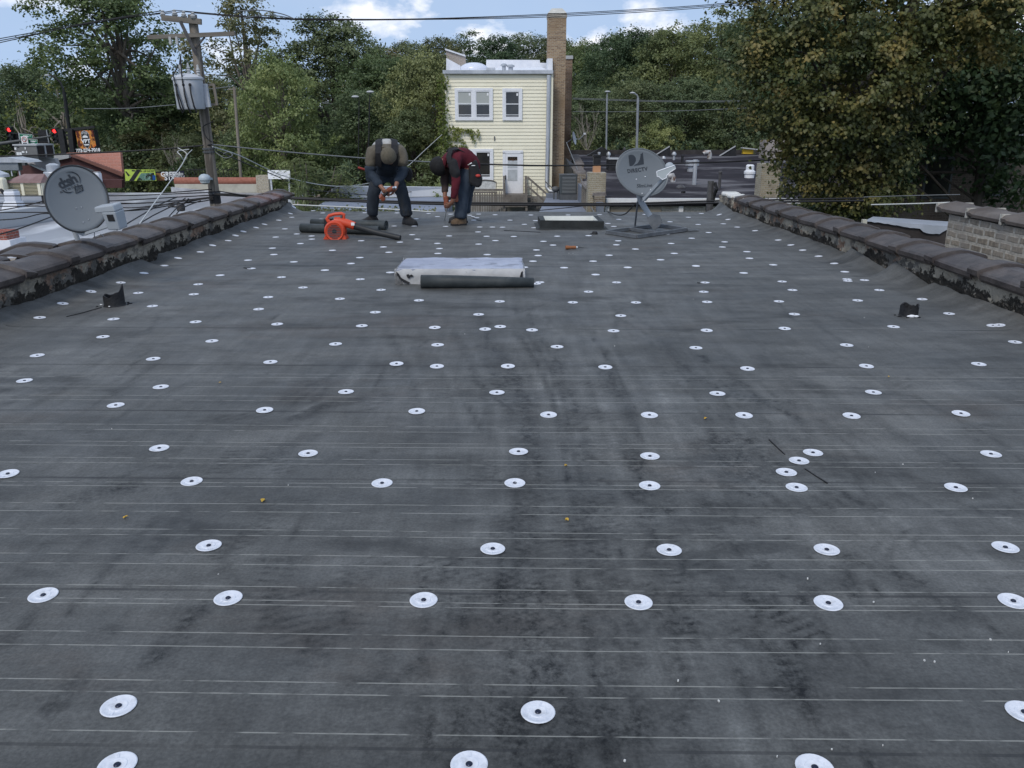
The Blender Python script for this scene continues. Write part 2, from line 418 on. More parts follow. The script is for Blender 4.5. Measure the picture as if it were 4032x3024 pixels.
for side, sg in ((0, -1), (1, 1)):
    h = upturn(side)[:, None]
    t = np.clip((XX * sg - XU) / (XW - XU), 0, 1)
    wr = 1 + 0.16 * np.sin(YY * 7 + 3 * np.sin(YY * 1.7)) * t * (1 - t) * 4
    ZZ += h * (t ** 2.0) * wr
    if side == 1:
        TOP_R = h[:, 0]
    else: TOP_L = h[:, 0]
# soft waves and the step of each lap
ZZ += 0.0035 * np.sin(XX * 2.1 + 1.3 * np.sin(YY * 1.1)) * np.sin(YY * 1.9 + 0.7) * np.clip(1 - np.abs(XX) / XW, 0, 1)
for sd in seam_d: ZZ += 0.003 * (1 / (1 + np.exp(-(VV - sd) / 0.004))) - 0.003 * (1 / (1 + np.exp(-(VV - sd - 0.30) / 0.06)))
ZZ += (rows > D1 - .2)[:, None] * -0.02 * ((rows[:, None] - D1 + .2) / 0.2) ** 2
# ---- stains with a shape of their own (drag marks, boot scuffs, chalky rubs), then a darker near end
ST = np.zeros_like(XX)
def stroke(px, width, amt, plane=False):
    pts = [(onroof(x, y).x, onroof(x, y).y) for x, y in px] if not plane else px
    global ST
    for (x0, y0), (x1, y1) in zip(pts[:-1], pts[1:]):
        k = (YY > min(y0, y1) - 3 * width) & (YY < max(y0, y1) + 3 * width)
        if not k.any(): continue
        r0, r1 = np.where(k.any(1))[0][[0, -1]]; sl = slice(r0, r1 + 1)
        dx, dy = x1 - x0, y1 - y0; ll = dx * dx + dy * dy + 1e-9
        t = np.clip(((XX[sl] - x0) * dx + (YY[sl] - y0) * dy) / ll, 0, 1)
        d2 = (XX[sl] - x0 - t * dx) ** 2 + (YY[sl] - y0 - t * dy) ** 2
        g = amt * np.exp(-(d2 / width ** 2) ** 1.6)
        ST[sl] = np.where(np.abs(g) > np.abs(ST[sl]), g, ST[sl])
def blob(px, rx, ry, amt, rot=0.0):
    global ST
    p = onroof(*px); c, s_ = math.cos(rot), math.sin(rot)
    u = (XX - p.x) * c + (YY - p.y) * s_; v = -(XX - p.x) * s_ + (YY - p.y) * c
    ST = ST + amt * np.exp(-((u / rx) ** 2 + (v / ry) ** 2) ** 1.3)
for px, w, a in [
    ([(790, 2390), (700, 2500), (610, 2600)], 0.035, -.42), ([(300, 2680), (215, 2790)], 0.028, -.36), ([(130, 2420), (20, 2540)], 0.03, -.25),
    ([(260, 1980), (400, 1935), (520, 1910)], 0.06, -.45), ([(420, 1955), (560, 1925)], 0.03, -.3), ([(1160, 1650), (1260, 1605), (1400, 1575)], 0.055, -.38),
    ([(1010, 1820), (1120, 1770), (1220, 1720)], 0.055, -.32), ([(1375, 1515), (1400, 1475), (1430, 1440)], 0.04, .42), ([(3340, 2200), (3580, 2290), (3760, 2390)], 0.045, -.4),
    ([(2850, 2150), (3050, 2260), (3220, 2330)], 0.05, -.28), ([(2330, 1360), (2345, 1400), (2380, 1430)], 0.05, .5), ([(2300, 1310), (2335, 1350)], 0.035, .3),
    ([(2330, 2140), (2240, 1900), (2180, 1700)], 0.06, -.22), ([(2080, 1620), (2160, 1900), (2230, 2150)], 0.045, -.25), ([(1990, 2300), (2060, 2050), (2090, 1800), (2080, 1500), (2075, 1300)], 0.05, -.24),
    ([(1850, 1480), (2000, 1610), (2120, 1690)], 0.02, -.3), ([(2480, 1930), (2620, 2020), (2760, 2100)], 0.05, -.33), ([(3280, 1930), (3460, 2000)], 0.045, -.4),
    ([(2870, 1470), (3010, 1590), (3140, 1650)], 0.02, -.4), ([(1080, 1270), (1160, 1210)], 0.03, .2), ([(250, 1390), (330, 1310), (500, 1230)], 0.05, .16), ([(0, 1480), (60, 1440)], .05, .3),
    ([(2280, 2300), (2300, 2600), (2310, 2900)], 0.05, -.25), ([(2450, 2300), (2480, 2450), (2470, 2600)], 0.05, -.28), ([(2720, 2300), (2780, 2480), (2900, 2650)], 0.035, -.26),
    ([(2850, 2240), (2960, 2440), (3060, 2600), (3200, 2820)], 0.03, -.24), ([(3330, 2250), (3360, 2340)], .03, -.4), ([(3170, 1230), (3230, 1290)], .04, -.15), ([(1060, 1330), (1150, 1260)], .02, .15),
    ([(2130, 1300), (2090, 1500)], .03, -.2), ([(2210, 1330), (2190, 1480)], .03, -.2), ([(2760, 1400), (2790, 1430)], .025, -.5), ([(2000, 1245), (2140, 1200)], .02, -.25), ([(1500, 880), (2000, 905)], .08, -.12),
    ([(3700, 2320), (3760, 2400)], .06, -.3), ([(2000, 1000), (2600, 1020)], .12, -.10), ([(2360, 1015), (2560, 1020)], .02, -.4)]:
    stroke(px, w, a)
for px, rx, ry, a in [((1990, 2560), .12, .5, -.24), ((2060, 2900), .30, .12, -.22), ((2420, 2830), .18, .1, -.3), ((1900, 2420), .2, .06, -.2), ((3080, 1600), .2, .1, -.2), ((3200, 1700), .25, .12, -.22), ((2950, 1760), .35, .2, -.22),
    ((3280, 1850), .25, .1, -.25), ((2750, 1990), .14, .08, -.35), ((2900, 1850), .2, .15, -.18), ((2550, 1480), .2, .1, -.15), ((2060, 1485), .1, .06, -.35), ((2750, 1490), .06, .05, -.4), ((1270, 1800), .2, .08, -.25), ((2600, 1610), .14, .06, -.3),
    ((2860, 1740), .13, .06, -.3), ((600, 1830), .14, .06, -.2), ((950, 1280), .4, .2, -.1), ((700, 1220), .15, .04, -.25), ((3920, 2010), .12, .05, -.35), ((3060, 2650), .12, .1, -.2), ((1100, 2210), .1, .02, -.4), ((1250, 2330), .08, .02, -.25), ((2500, 1400), .6, .4, -.12), ((820, 1700), .5, .3, .08), ((500, 2230), .5, .12, .10), ((3500, 2290), .5, .12, .10), ((1200, 2100), .5, .15, .06), ((3000, 2900), .6, .15, .06)]:
    blob(px, rx, ry, a)
# boot prints: two short bars of tread each
for i in range(95):
    x = rnd.choice((rnd.gauss(2150, 250), rnd.gauss(2600, 350), rnd.uniform(900, 3700))); y = rnd.uniform(1480, 2600)
    p = onroof(x, y); a = rnd.uniform(-.6, .6) + (math.pi / 2 if rnd.random() < .25 else 0); am = -rnd.uniform(.2, .48)
    ux, uy = math.sin(a), math.cos(a)
    for j in range(7):
        t = (j - 3) * 0.036 * (1.1 if j < 3 else 1); wdt = 0.042 if j != 2 else 0.03
        c = (p.x + ux * t, p.y + uy * t)
        stroke([(c[0] - uy * wdt, c[1] + ux * wdt), (c[0] + uy * wdt, c[1] - ux * wdt)], 0.010, am, True)
# long thin scuffs dragged towards the eye, denser in the walked lane
for i in range(130):
    x0 = rnd.gauss(0.25, 0.5) if i < 45 else rnd.uniform(-2.5, 2.8); y0 = rnd.uniform(1.2, 6.0); l = rnd.uniform(.15, .9)
    a = rnd.gauss(0, .22); stroke([(x0, y0), (x0 + math.sin(a) * l, y0 + math.cos(a) * l)], rnd.uniform(.006, .022), rnd.choice((-1, -1, -1, .6)) * rnd.uniform(.16, .40), True)
LANE = np.exp(-((XX - 0.22 + 0.04 * (YY - 3)) / 0.42) ** 2) * np.clip((7.5 - YY) / 3, 0, 1)
def fbm1(a, f, seed):
    o = np.zeros_like(a); am = 1.0; t_ = 0
    for k in range(4):
        tb = np.random.RandomState(seed + k).rand(4096) - .5; u = (a * f * 2 ** k) % 4000; o += am * np.interp(u, np.arange(4096), tb); t_ += am; am *= .75
    return o / t_ * 2
FAN = (XX - 0.35) / (YY + 1.6)
FW = np.exp(-((FAN - 0.00) / 0.16) ** 2) * np.clip((9.0 - YY) / 4, 0, 1) * (0.55 + 0.9 * (np.random.RandomState(77).rand(40)[np.minimum((YY * 2.3).astype(int), 39)] if False else 0.5 + 0.5 * np.sin(YY * 1.9 + 6 * FAN)))
ST = ST + FW * np.clip(fbm1(FAN + 5 + 0.012 * np.sin(YY * 1.3), 55, 900), -.9, .55) * 0.80
FAN2 = (XX - 2.2) / (YY + 3.0); FW2 = np.exp(-((FAN2 + .12) / 0.14) ** 2) * np.clip((6.5 - YY) / 3, 0, 1)
ST = ST + FW2 * np.clip(fbm1(FAN2 + 9 + .02 * np.sin(YY * 1.7 + 1), 45, 950), -.9, .4) * 0.45
ST = ST - 0.07 * LANE - 0.20 * np.clip((2.6 - YY) / 2.0, 0, 1)  # walked lane darker; whole sheet darkens towards its near end
ST = np.clip(ST * 1.1, -.56, .6)
me = bpy.data.meshes.new('roof')
V = np.stack([XX, YY, ZZ], -1).reshape(-1, 3); me.vertices.add(len(V)); me.vertices.foreach_set('co', V.ravel())
idx = np.arange(NR * NC).reshape(NR, NC); Q = np.stack([idx[:-1, :-1], idx[:-1, 1:], idx[1:, 1:], idx[1:, :-1]], -1).reshape(-1, 4)
me.loops.add(Q.size); me.loops.foreach_set('vertex_index', Q.ravel().astype(np.int32)); me.polygons.add(len(Q))
me.polygons.foreach_set('loop_start', np.arange(0, Q.size, 4, dtype=np.int32))
mi = np.zeros((NR - 1, NC - 1), np.int32); mid = (rows[:-1] + rows[1:]) / 2; inner = np.abs((cols[:-1] + cols[1:]) / 2) < XU + .1
for d, w, k in lines:
    j = np.argmin(np.abs(mid - d)); mi[j, inner] = k
me.polygons.foreach_set('material_index', mi.ravel()); me.polygons.foreach_set('use_smooth', np.ones(len(Q), bool))
for m_ in (M_MEM, M_MEMW, M_MEMD): me.materials.append(m_)
at = me.attributes.new('stain_tone', 'FLOAT', 'POINT'); at.data.foreach_set('value', ST.ravel().astype(np.float32))
me.update(); me.validate()
roof_o = link('roof', me, bld)
# ---- walls of the building below
mb = MB()
mb.box((-XW - 0.16, D1 / 2 + .2, 2.3), (0.28, D1 - .3, 4.6)); mb.box((XW + 0.16, D1 / 2 + .2, 2.3), (0.28, D1 - .3, 4.6)); mb.box((0, D1 - .22, 2.28), (2 * XW + 0.03, 0.2, 4.56)); mb.box((0, 0.3, 2.3), (2 * XW + 0.03, 0.2, 4.6))
mb.build('wall', M_BRICK_OUT, bld)
mb = MB(); mb.box((0, D1 + .02, zroof(D1) - 0.10), (2 * XW, 0.12, 0.14), -math.atan(KS)); mb.build('gutter', mat('painted_gutter', (0.30, 0.30, 0.29), (0.42, 0.42, 0.40), rough=.5), bld)
# ---- parapets
H_LO, H_TOP = 0.252, 0.252
def parapet(sg):
    n, k = 560, 16
    ys = np.linspace(D0, D1, n); hs = np.linspace(-0.05, H_TOP, k)
    r_ = np.random.RandomState(5 + sg)
    YYp, HHp = np.meshgrid(ys, hs)
    dis = 0.022 * (np.interp(YYp, np.linspace(0, 17, 200), r_.rand(200)) - .5) + 0.018 * r_.randn(k, n) * 0.35
    dis = dis + 0.012 * np.sin(YYp * 9 + HHp * 20)
    Xp = sg * (XW + 0.012 + np.abs(dis) * 0.9 - 0.010)
    Zp = zroof(YYp) + HHp
    V = np.stack([Xp, YYp, Zp], -1).reshape(-1, 3)
    idx = np.arange(k * n).reshape(k, n); q = np.stack([idx[:-1, :-1], idx[:-1, 1:], idx[1:, 1:], idx[1:, :-1]], -1).reshape(-1, 4)
    # top and outer face, end face
    top0 = len(V); Xo = sg * (XW + 0.30)
    ex = [(Xo, y, zroof(y) + H_TOP) for y in ys] + [(Xo, y, zroof(y) - 0.6) for y in ys]
    V = np.concatenate([V, np.array(ex)]); tq = []
    for i in range(n - 1):
        a, b_ = idx[-1, i], idx[-1, i + 1]; tq.append((a, b_, top0 + i + 1, top0 + i)); tq.append((top0 + i, top0 + i + 1, top0 + n + i + 1, top0 + n + i))
    faces = [tuple(int(t) for t in x) for x in q] + tq + [tuple(int(idx[j, -1]) for j in range(k)) + (top0 + n - 1, top0 + 2 * n - 1)]
    me = bpy.data.meshes.new('parapet'); me.from_pydata([tuple(v) for v in V], [], faces); me.materials.append(M_PEEL)
    low = 1 - np.clip((V[:, 2] - zroof(V[:, 1]) - 0.07) / 0.16, 0, 1)
    at = me.attributes.new('low', 'FLOAT', 'POINT'); at.data.foreach_set('value', low.astype(np.float32))
    bm = bmesh.new(); bm.from_mesh(me); bmesh.ops.recalc_face_normals(bm, faces=bm.faces); bm.to_mesh(me); bm.free()
    o = link('parapet', me, bld); o['label'] = 'parapet of peeling cream stucco and black tar under clay coping'
    # coping tiles
    L_ = 0.655; y = D1 + .12; i = 0
    rr = random.Random(40 + sg)
    while y > 0.9:
        tile_mesh = coping_tile(rr)
        c = Vector((sg * (XW + 0.165 + rr.uniform(-.016, .016)), y - L_ / 2, zroof(y - L_ / 2) + H_TOP + 0.004 + rr.uniform(0, .012)))
        Mx = Matrix.Translation(c) @ Euler((-RA + rr.uniform(-.014, .014), rr.uniform(-.05, .05), rr.uniform(-.035, .035))).to_matrix().to_4x4()
        tile_mesh.transform(Mx)
        if not (sg == 1 and D1 - 1.15 < y):   # bare mortar at the far right end
            to = link('coping_tile', tile_mesh, o); to.data.materials.append(M_TILE2 if (rr.random() < .12 and sg == -1) else M_TILE)
        y -= L_; i += 1
    if sg == 1:
        mb = MB(); r2 = random.Random(3)
        for j in range(7):
            yy = D1 - 1.25 + j * 0.19; mb.box((XW + 0.15 + r2.uniform(-.03, .03), yy, zroof(yy) + H_TOP + 0.02 + r2.uniform(0, .012)), (0.26 + r2.uniform(-.05, .05), 0.16 + r2.uniform(0, .06), 0.05), r2.uniform(-.2, .2))
        mb.build('mortar_bed', mat('white_mortar', (0.55, 0.54, 0.50), (0.70, 0.69, 0.66), scale=20, rough=.9, bump=.6), o, bevel=0.02)
    return o
def coping_tile(rr):
    """saddle-backed clay tile, hollow below, with a raised bell at the far end"""
    L_ = 0.70; w = 0.205
    prof = [(-w, -0.034), (-w - 0.003, 0.0), (-w + 0.014, 0.016), (-w + 0.075, 0.035), (-0.052, 0.056), (0, 0.058), (0.052, 0.056), (w - 0.075, 0.035), (w - 0.014, 0.016), (w + 0.003, 0.0), (w, -0.034)]
    st = [(-L_ / 2, 0.985, 0.0), (-L_ / 2 + 0.45, 0.99, 0.002), (L_ / 2 - 0.152, 1.0, 0.003), (L_ / 2 - 0.147, 1.075, 0.024), (L_ / 2 - 0.135, 1.085, 0.027), (L_ / 2 - 0.012, 1.085, 0.027), (L_ / 2, 1.07, 0.018)]
    chip = rr.random() < .3
    vv = []; n = len(prof)
    for yy, sx, dz in st:
        for q, (x, z) in enumerate(prof):
            jit = rr.uniform(-.0035, .0035)
            vv.append((x * sx, yy + jit, z + dz + jit - (0.03 if chip and yy > L_ / 2 - .03 and q in (7, 8, 9) else 0)))
    m = len(st)
    for yy, sx, dz in st:
        for x, z in prof: vv.append((x * sx * 0.90, yy, z + dz - 0.02))
    ff = []
    for i in range(m - 1):
        for q in range(n - 1):
            a = i * n + q; ff.append((a, a + 1, a + n + 1, a + n)); b_ = m * n + a; ff.append((b_ + n, b_ + n + 1, b_ + 1, b_))
    for i in (0, m - 1):
        for q in range(n - 1):
            a = i * n + q; b_ = m * n + a; ff.append((a, b_, b_ + 1, a + 1) if i == 0 else (a + 1, b_ + 1, b_, a))
    for i in range(m - 1):
        for q in (0, n - 1):
            a = i * n + q; b_ = m * n + a; ff.append((a, a + n, b_ + n, b_))
    me = bpy.data.meshes.new('coping_tile'); me.from_pydata(vv, [], ff)
    bm = bmesh.new(); bm.from_mesh(me); bmesh.ops.recalc_face_normals(bm, faces=bm.faces); bm.to_mesh(me); bm.free()
    me.polygons.foreach_set('use_smooth', [True] * len(me.polygons)); me.set_sharp_from_angle(angle=R(16))
    return me
par_l = parapet(-1); par_r = parapet(1)
# spare tiles lying out of line beyond the left parapet's outer edge
for (px, py, D, rz, lab) in ((160, 1015, 6.1, .12, 'loose clay coping tile at the picture\'s left edge, lying outside the parapet row'), (430, 955, 6.9, .25, 'loose brown coping tile lying outside the row near the foot of the lettered grey dish')):
    p = P(px, py, D); tm = coping_tile(rnd); tm.materials.append(M_TILE)
    o = bpy.data.objects.new('loose_coping_tile', tm); COL.objects.link(o); o.location = (-XW - .5, p.y, zroof(p.y) + 0.17 + 0.1); o.rotation_euler = (-.02, -.10, rz)
    tag(o, lab, 'coping tile')
# ledge of the neighbour's wall the loose tiles rest on
mb = MB(); mb.box((-XW - .52, 6.3, 4.45), (0.42, 3.4, 1.10)); nb = mb.build('low_wall', M_BRICK_OUT); tag(nb, 'low brick ledge outside the left parapet under the loose tiles', 'wall')
# ============================================================ stress plates
def plate_mesh():
    mb = MB(); n = 28; mb.lathe([(0.0385, 0.0), (0.0395, 0.0016), (0.0375, 0.0030), (0.0330, 0.0026), (0.0320, 0.0018), (0.0205, 0.0018), (0.0195, 0.0030), (0.0150, 0.0030), (0.0120, 0.0012), (0.0001, 0.0010)], n=n)
    for a in (0.4, 2.2, 4.3): mb.box((0.027 * math.cos(a), 0.027 * math.sin(a), 0.0022), (0.013, 0.004, 0.0012), a)
    return mb
M_PLATE = mat('galvanised_plate', (0.58, 0.60, 0.66), (0.70, 0.72, 0.77), scale=60, rough=0.38, metal=0.0, spec=0.5, c3=(0.42, 0.435, 0.47), scale3=30, lo3=.55, hi3=.7)
M_SCREW = mat('dark_screw', (0.022, 0.028, 0.05), rough=0.35, metal=0.6)
pm = plate_mesh().build('stress_plate', M_PLATE, smooth=True)
PL_ME = pm.data
mb = MB(); mb.lathe([(0.0072, 0.0008), (0.0074, 0.0030), (0.0058, 0.0046), (0.0001, 0.0048)], n=14); so = mb.build('screw', M_SCREW, pm, False, smooth=True)
SC_ME = so.data; bpy.data.objects.remove(so); bpy.data.objects.remove(pm)
s1 = 1000 / 2212; s5 = 2000 / 2212; s8 = 2032 / 2212
C1 = [(2052,283),(1988,328),(1852,369),(1746,427),(1551,480),(1430,546),(1254,611),(1052,694),(793,771),(547,876),(346,999),(1204,785),(2160,499),(2190,571),(1918,631),(1726,710),(1688,797),(1328,899),(990,1015),(897,1167),(1704,1039),(1846,1202),(2120,248)]
C2 = [(349,67),(316,91),(516,67),(330,124),(600,87),(216,150),(92,185),(18,214),(578,140),(269,226),(373,270),(190,297),(502,288),(505,315),(404,354),(160,394),(684,412),(173,449),(347,515),(618,586),(240,647),(427,736),(124,821),(41,926),(203,1059),(711,1230),(940,1077),(1057,955),(748,835),(1107,756),(926,663),(1187,605),(845,531),(922,476),(1175,430),(1127,383),(934,330),(1272,342),(1378,277),(1423,316),(1222,201),(1413,138),(1245,86),(965,85),(1395,202),(1521,90),(1598,118),(1669,205),(1700,286),(1597,352),(1615,398),(1602,442),(1957,97),(2100,103),(1712,97),(1966,210),(2077,210),(2165,211),(1952,251),(2026,288),(2103,326),(1957,358),(2031,452),(1437,849),(2141,859),(1957,973),(2014,1103),(2145,1084),(1575,1092),(1600,1240)]
C2N = [(1880,107),(1902,119),(1941,128),(1915,149)]
C3 = [(200,105),(524,104),(798,100),(18,148),(240,152),(143,184),(228,215),(965,143),(870,179),(922,204),(1193,99),(1684,91),(1571,124),(1411,164),(1656,187),(1840,101),(1917,143),(1876,181),(1997,210),(2152,241),(1381,271),(1748,257),(1600,307),(1888,339),(1867,384),(1421,353),(960,331),(944,365),(1110,401),(1449,440),(881,454),(742,507),(1329,496),(1043,562),(489,564),(763,625),(946,692),(702,775),(565,867),(1115,868),(983,981),(920,1112),(210,1108),(428,1255),(1637,1262),(1731,1109),(1735,863),(1705,773),(1717,692),(1637,552),(2053,610),(2103,483),(2081,425),(142,560),(218,507),(263,457),(248,410),(393,367),(309,334),(429,290),(702,286),(51,290)]
C3S = [(1067,240),(1254,280)]; C3R = [(278,694),(250,707)]
C4 = [(142,323),(252,366),(355,411),(493,464),(630,527),(722,600),(893,673),(98,542),(176,685),(266,759),(148,858),(1022,760),(834,850),(1395,839),(282,971),(198,1099),(1145,1084),(1630,965),(738,1240),(2205,1213)]
C4D = [(741,665),(748,680)]; C4E = [(2012,1068),(2063,1066)]
C5 = [(163,3),(668,18),(1178,32),(1727,39),(1903,48),(107,111),(701,140),(1507,160),(2164,161),(505,222),(1153,242),(1815,244),(694,407),(1342,429),(35,520),(835,550),(1664,558),(910,835),(2146,844)]
C6 = [(0,48),(424,52),(1043,59),(1561,50),(2050,41),(912,170),(1591,163),(177,258),(616,262),(1028,264),(1496,265),(1972,256),(46,421),(618,443),(617,568),(30,557),(1950,577),(2103,432),(702,848),(1388,849),(2165,841)]
C6S = [(1328,427),(1267,463),(1212,513),(1257,576)]
C7 = [(189,275),(994,287),(1845,291),(518,761),(511,1013),(2043,1008)]; C8 = [(560,294),(1373,301),(2165,295),(129,771),(1315,1007),(2212,775)]
GP = 'white plates spread over the dark roof'
sets = [(C1, 0, 800, s1, 0), (C2, 1000, 800, s1, 0), (C3, 2000, 800, s1, 0), (C4, 3000, 800, s1, 0), (C5, 0, 1400, s5, 0), (C6, 2000, 1400, s5, 0), (C7, 0, 2100, s5, 0), (C8, 2000, 2100, s8, 0),
        (C2N, 1000, 800, s1, 1), (C3S, 2000, 800, s1, 2), (C3R, 2000, 800, s1, 3), (C4D, 3000, 800, s1, 4), (C4E, 3000, 800, s1, 5), (C6S, 2000, 1400, s5, 6)]
LB = {0: ('round white metal plate screwed to the dark roof apart from other plates', GP),
      1: ('white plate in the tight cluster behind the boots of the red-shirted worker', 'plate cluster by the boots'),
      2: ('white plate lying at the steel sled frame of the grey lettered dish', 'plates at the sled frame'),
      3: ('white plate touching its twin beside the right end of the dark roll at the hatch', 'twin plates at the roll end'),
      4: ('white plate overlapping its twin near the torn flap by the right parapet', 'twin plates by the torn flap'),
      5: ('half hidden white plate on the upturned membrane near the right picture edge', 'plates on the right upturn'),
      6: ('white plate of the close row of four by the dark slit in the membrane', 'row of four by the slit')}
def membrane_z(x, y):
    sg = 1 if x > 0 else -1; t = min(1, max(0, (abs(x) - XU) / 0.26)); tp = TOP_R if sg == 1 else TOP_L
    hh = float(np.interp(y + KS * x, rows, tp)); z = zroof(y) + hh * t * t * (1 + 0.16 * math.sin(y * 7 + 3 * math.sin(y * 1.7)) * t * (1 - t) * 4)
    z += 0.0035 * math.sin(x * 2.1 + 1.3 * math.sin(y * 1.1)) * math.sin(y * 1.9 + .7) * max(0, 1 - abs(x) / XW)
    for sd in seam_d:
        v = y + KS * x
        if -0.02 < v - sd < 0.6: z += 0.003 * (1 / (1 + math.exp(-(v - sd) / 0.004))) - 0.003 * (1 / (1 + math.exp(-(v - sd - 0.3) / 0.06)))
    return z
def membrane_n(x, y, e=0.04):
    return Vector(((membrane_z(x - e, y) - membrane_z(x + e, y)) / (2 * e), (membrane_z(x, y - e) - membrane_z(x, y + e)) / (2 * e), 1)).normalized()
for pts, ox, oy, s_, k in sets:
    for (x, y) in pts:
        p = onroof(ox + x * s_, oy + y * s_)
        if abs(p.x) > XU:      # on the upturn: step back along the view until the sheet is met
            d = ray(ox + x * s_, oy + y * s_)
            for it in range(30):
                z = membrane_z(p.x, p.y); p = CL + d * ((z - ZC) / d.z)
        z = membrane_z(p.x, p.y); nn = membrane_n(p.x, p.y)
        o = bpy.data.objects.new('stress_plate', PL_ME); COL.objects.link(o)
        o.location = (p.x, p.y, z + 0.0012); o.rotation_euler = (nn.to_track_quat('Z', 'Y').to_matrix() @ Matrix.Rotation(rnd.uniform(0, 6.28), 3, 'Z')).to_euler()
        sc = 1.0; o.scale = (sc, sc, sc)
        tag(o, LB[k][0], 'plate', LB[k][1])
        if p.y < 7.5:
            c = bpy.data.objects.new('screw', SC_ME); COL.objects.link(c); c.parent = o
# ============================================================ ground, hill, alley
def sheet(name, x0, x1, y0, y1, z, m, nx=1, ny=1, zf=None):
    mb = MB(); vv = []; 
    for j in range(ny + 1):
        for i in range(nx + 1):
            x = x0 + (x1 - x0) * i / nx; y = y0 + (y1 - y0) * j / ny; vv.append((x, y, zf(x, y) if zf else z))
    ff = [(j * (nx + 1) + i, j * (nx + 1) + i + 1, (j + 1) * (nx + 1) + i + 1, (j + 1) * (nx + 1) + i) for j in range(ny) for i in range(nx)]
    mb.add(vv, ff); o = mb.build(name, m, smooth=True); tag(o, kind='structure'); return o
M_GRASS = mat('grass_ground', (0.030, 0.050, 0.018), (0.060, 0.085, 0.030), scale=0.6, rough=0.95, spec=0.1, c3=(0.05, 0.045, 0.03), scale3=0.3, bump=0.4, bscale=6)
M_ASPH = mat('asphalt', (0.045, 0.045, 0.047), (0.065, 0.065, 0.066), scale=3, rough=0.9)
sheet('ground', -2500, 2500, -400, 3500, 0.0, M_GRASS)
sheet('alley', -60, 60, 16.6, 20.9, 0.005, M_ASPH)
sheet('street', -400, 400, 66, 74, 0.005, M_ASPH)
def hillz(x, y):
    t = min(1, max(0, (y - 92) / 55)); t = t * t * (3 - 2 * t)
    return -0.3 + t * (9.0 + 1.2 * math.sin(x * 0.05) + 0.6 * math.sin(x * 0.17 + y * .1))
sheet('hill', -420, 420, 86, 420, 0, M_GRASS, 120, 60, hillz)
def gz(x, y): return max(0.0, hillz(x, y)) if y > 92 else 0.0
# ============================================================ materials for the buildings
M_SILVER = mat('aluminium_roof_paint', (0.20, 0.205, 0.225), (0.32, 0.325, 0.345), scale=0.35, rough=0.34, spec=0.5, stretch=(1, .35, 1), c3=(0.72, 0.73, 0.75), scale3=0.30, lo3=.52, hi3=.66, bump=.15, bscale=2)
M_WHITEC = mat('white_coating', (0.62, 0.64, 0.69), (0.74, 0.75, 0.78), scale=2.5, rough=0.6, bump=.2, bscale=8)
M_STUC = mat('cream_stucco', (0.40, 0.385, 0.32), (0.48, 0.46, 0.39), scale=1.2, rough=0.9, c3=(0.30, 0.285, 0.24), scale3=0.8, lo3=.55, hi3=.75)
M_REDC = mat('red_clay', (0.24, 0.085, 0.055), (0.32, 0.13, 0.09), scale=6, rough=0.7)
M_ORB = brickmat('orange_brick', (0.64, 0.30, 0.235), (0.57, 0.26, 0.20), (0.60, 0.33, 0.27), 0.42, 0.2, 0.02, 'BOTH')
M_MAR = mat('maroon_siding', (0.080, 0.034, 0.034), (0.105, 0.047, 0.046), scale=1.5, rough=0.7)
M_MARB = mat('brown_trim', (0.16, 0.070, 0.055), (0.20, 0.095, 0.075), scale=2, rough=0.7)
M_CREAM = mat('cream_metal', (0.72, 0.68, 0.53), (0.78, 0.74, 0.59), scale=3, rough=0.5, c3=(0.28, 0.16, 0.07), scale3=1.6, lo3=.68, hi3=.72)
M_CREAMD = mat('dark_louvre_gap', (0.13, 0.12, 0.09), rough=.8)
M_RUST = mat('rusted_top', (0.17, 0.095, 0.085), (0.26, 0.17, 0.16), scale=2.2, rough=0.6, stretch=(1, .3, 1))
M_HVAC = mat('grey_hvac', (0.15, 0.15, 0.15), (0.19, 0.19, 0.19), scale=2, rough=0.6)
M_HVACL = mat('pale_hvac_trim', (0.42, 0.43, 0.44), rough=0.6)
M_BLACK = mat('black_paint', (0.016, 0.016, 0.018), (0.03, 0.03, 0.032), scale=6, rough=0.5)
M_GALV = mat('galvanised_metal', (0.38, 0.40, 0.43), (0.55, 0.57, 0.60), scale=2.0, rough=0.42, metal=0.35, stretch=(1, 1, .3))
M_DGREY = mat('dark_grey_metal', (0.07, 0.075, 0.08), (0.10, 0.105, 0.11), scale=4, rough=0.5)
M_WHITE = mat('white_paint', (0.72, 0.73, 0.76), (0.80, 0.81, 0.83), scale=6, rough=0.45)
M_WHITES = mat('white_sign_face', (0.78, 0.79, 0.80), rough=0.5)
M_GREEN = mat('street_sign_green', (0.01, 0.16, 0.085), rough=0.4)
M_FLAG = mat('asphalt_roofing', (0.022, 0.020, 0.024), (0.042, 0.038, 0.045), scale=0.7, rough=0.92, spec=.08, stretch=(.45, .8, 1), c3=(0.125, 0.120, 0.128), scale3=0.45, lo3=.52, hi3=.60, detail=9)
M_GREYR = mat('grey_roll_roofing', (0.15, 0.17, 0.22), (0.22, 0.245, 0.30), scale=0.8, rough=0.6, stretch=(.6, 1.4, 1), c3=(0.10, 0.11, 0.14), scale3=.6, lo3=.6, hi3=.75)
# ============================================================ silver roofed building on the left
SZ = 3.0
sb = thing('silver_roofed_building', 'low building with a wide silver painted roof beyond the alley on the left', 'building', (-18, 32, 0))
mb = MB(); mb.quad((-32, 21.4, SZ), (-9.2, 21.4, SZ), (-9.2, 43, SZ + .02), (-32, 43, SZ + .02)); mb.build('roof', M_SILVER, sb)
mb = MB(); mb.box((-9.05, 32.2, 1.5), (0.3, 21.7, 3.0)); mb.box((-20.6, 21.25, 1.5), (22.8, 0.3, 3.0)); mb.build('wall', M_BRICK_OUT, sb)
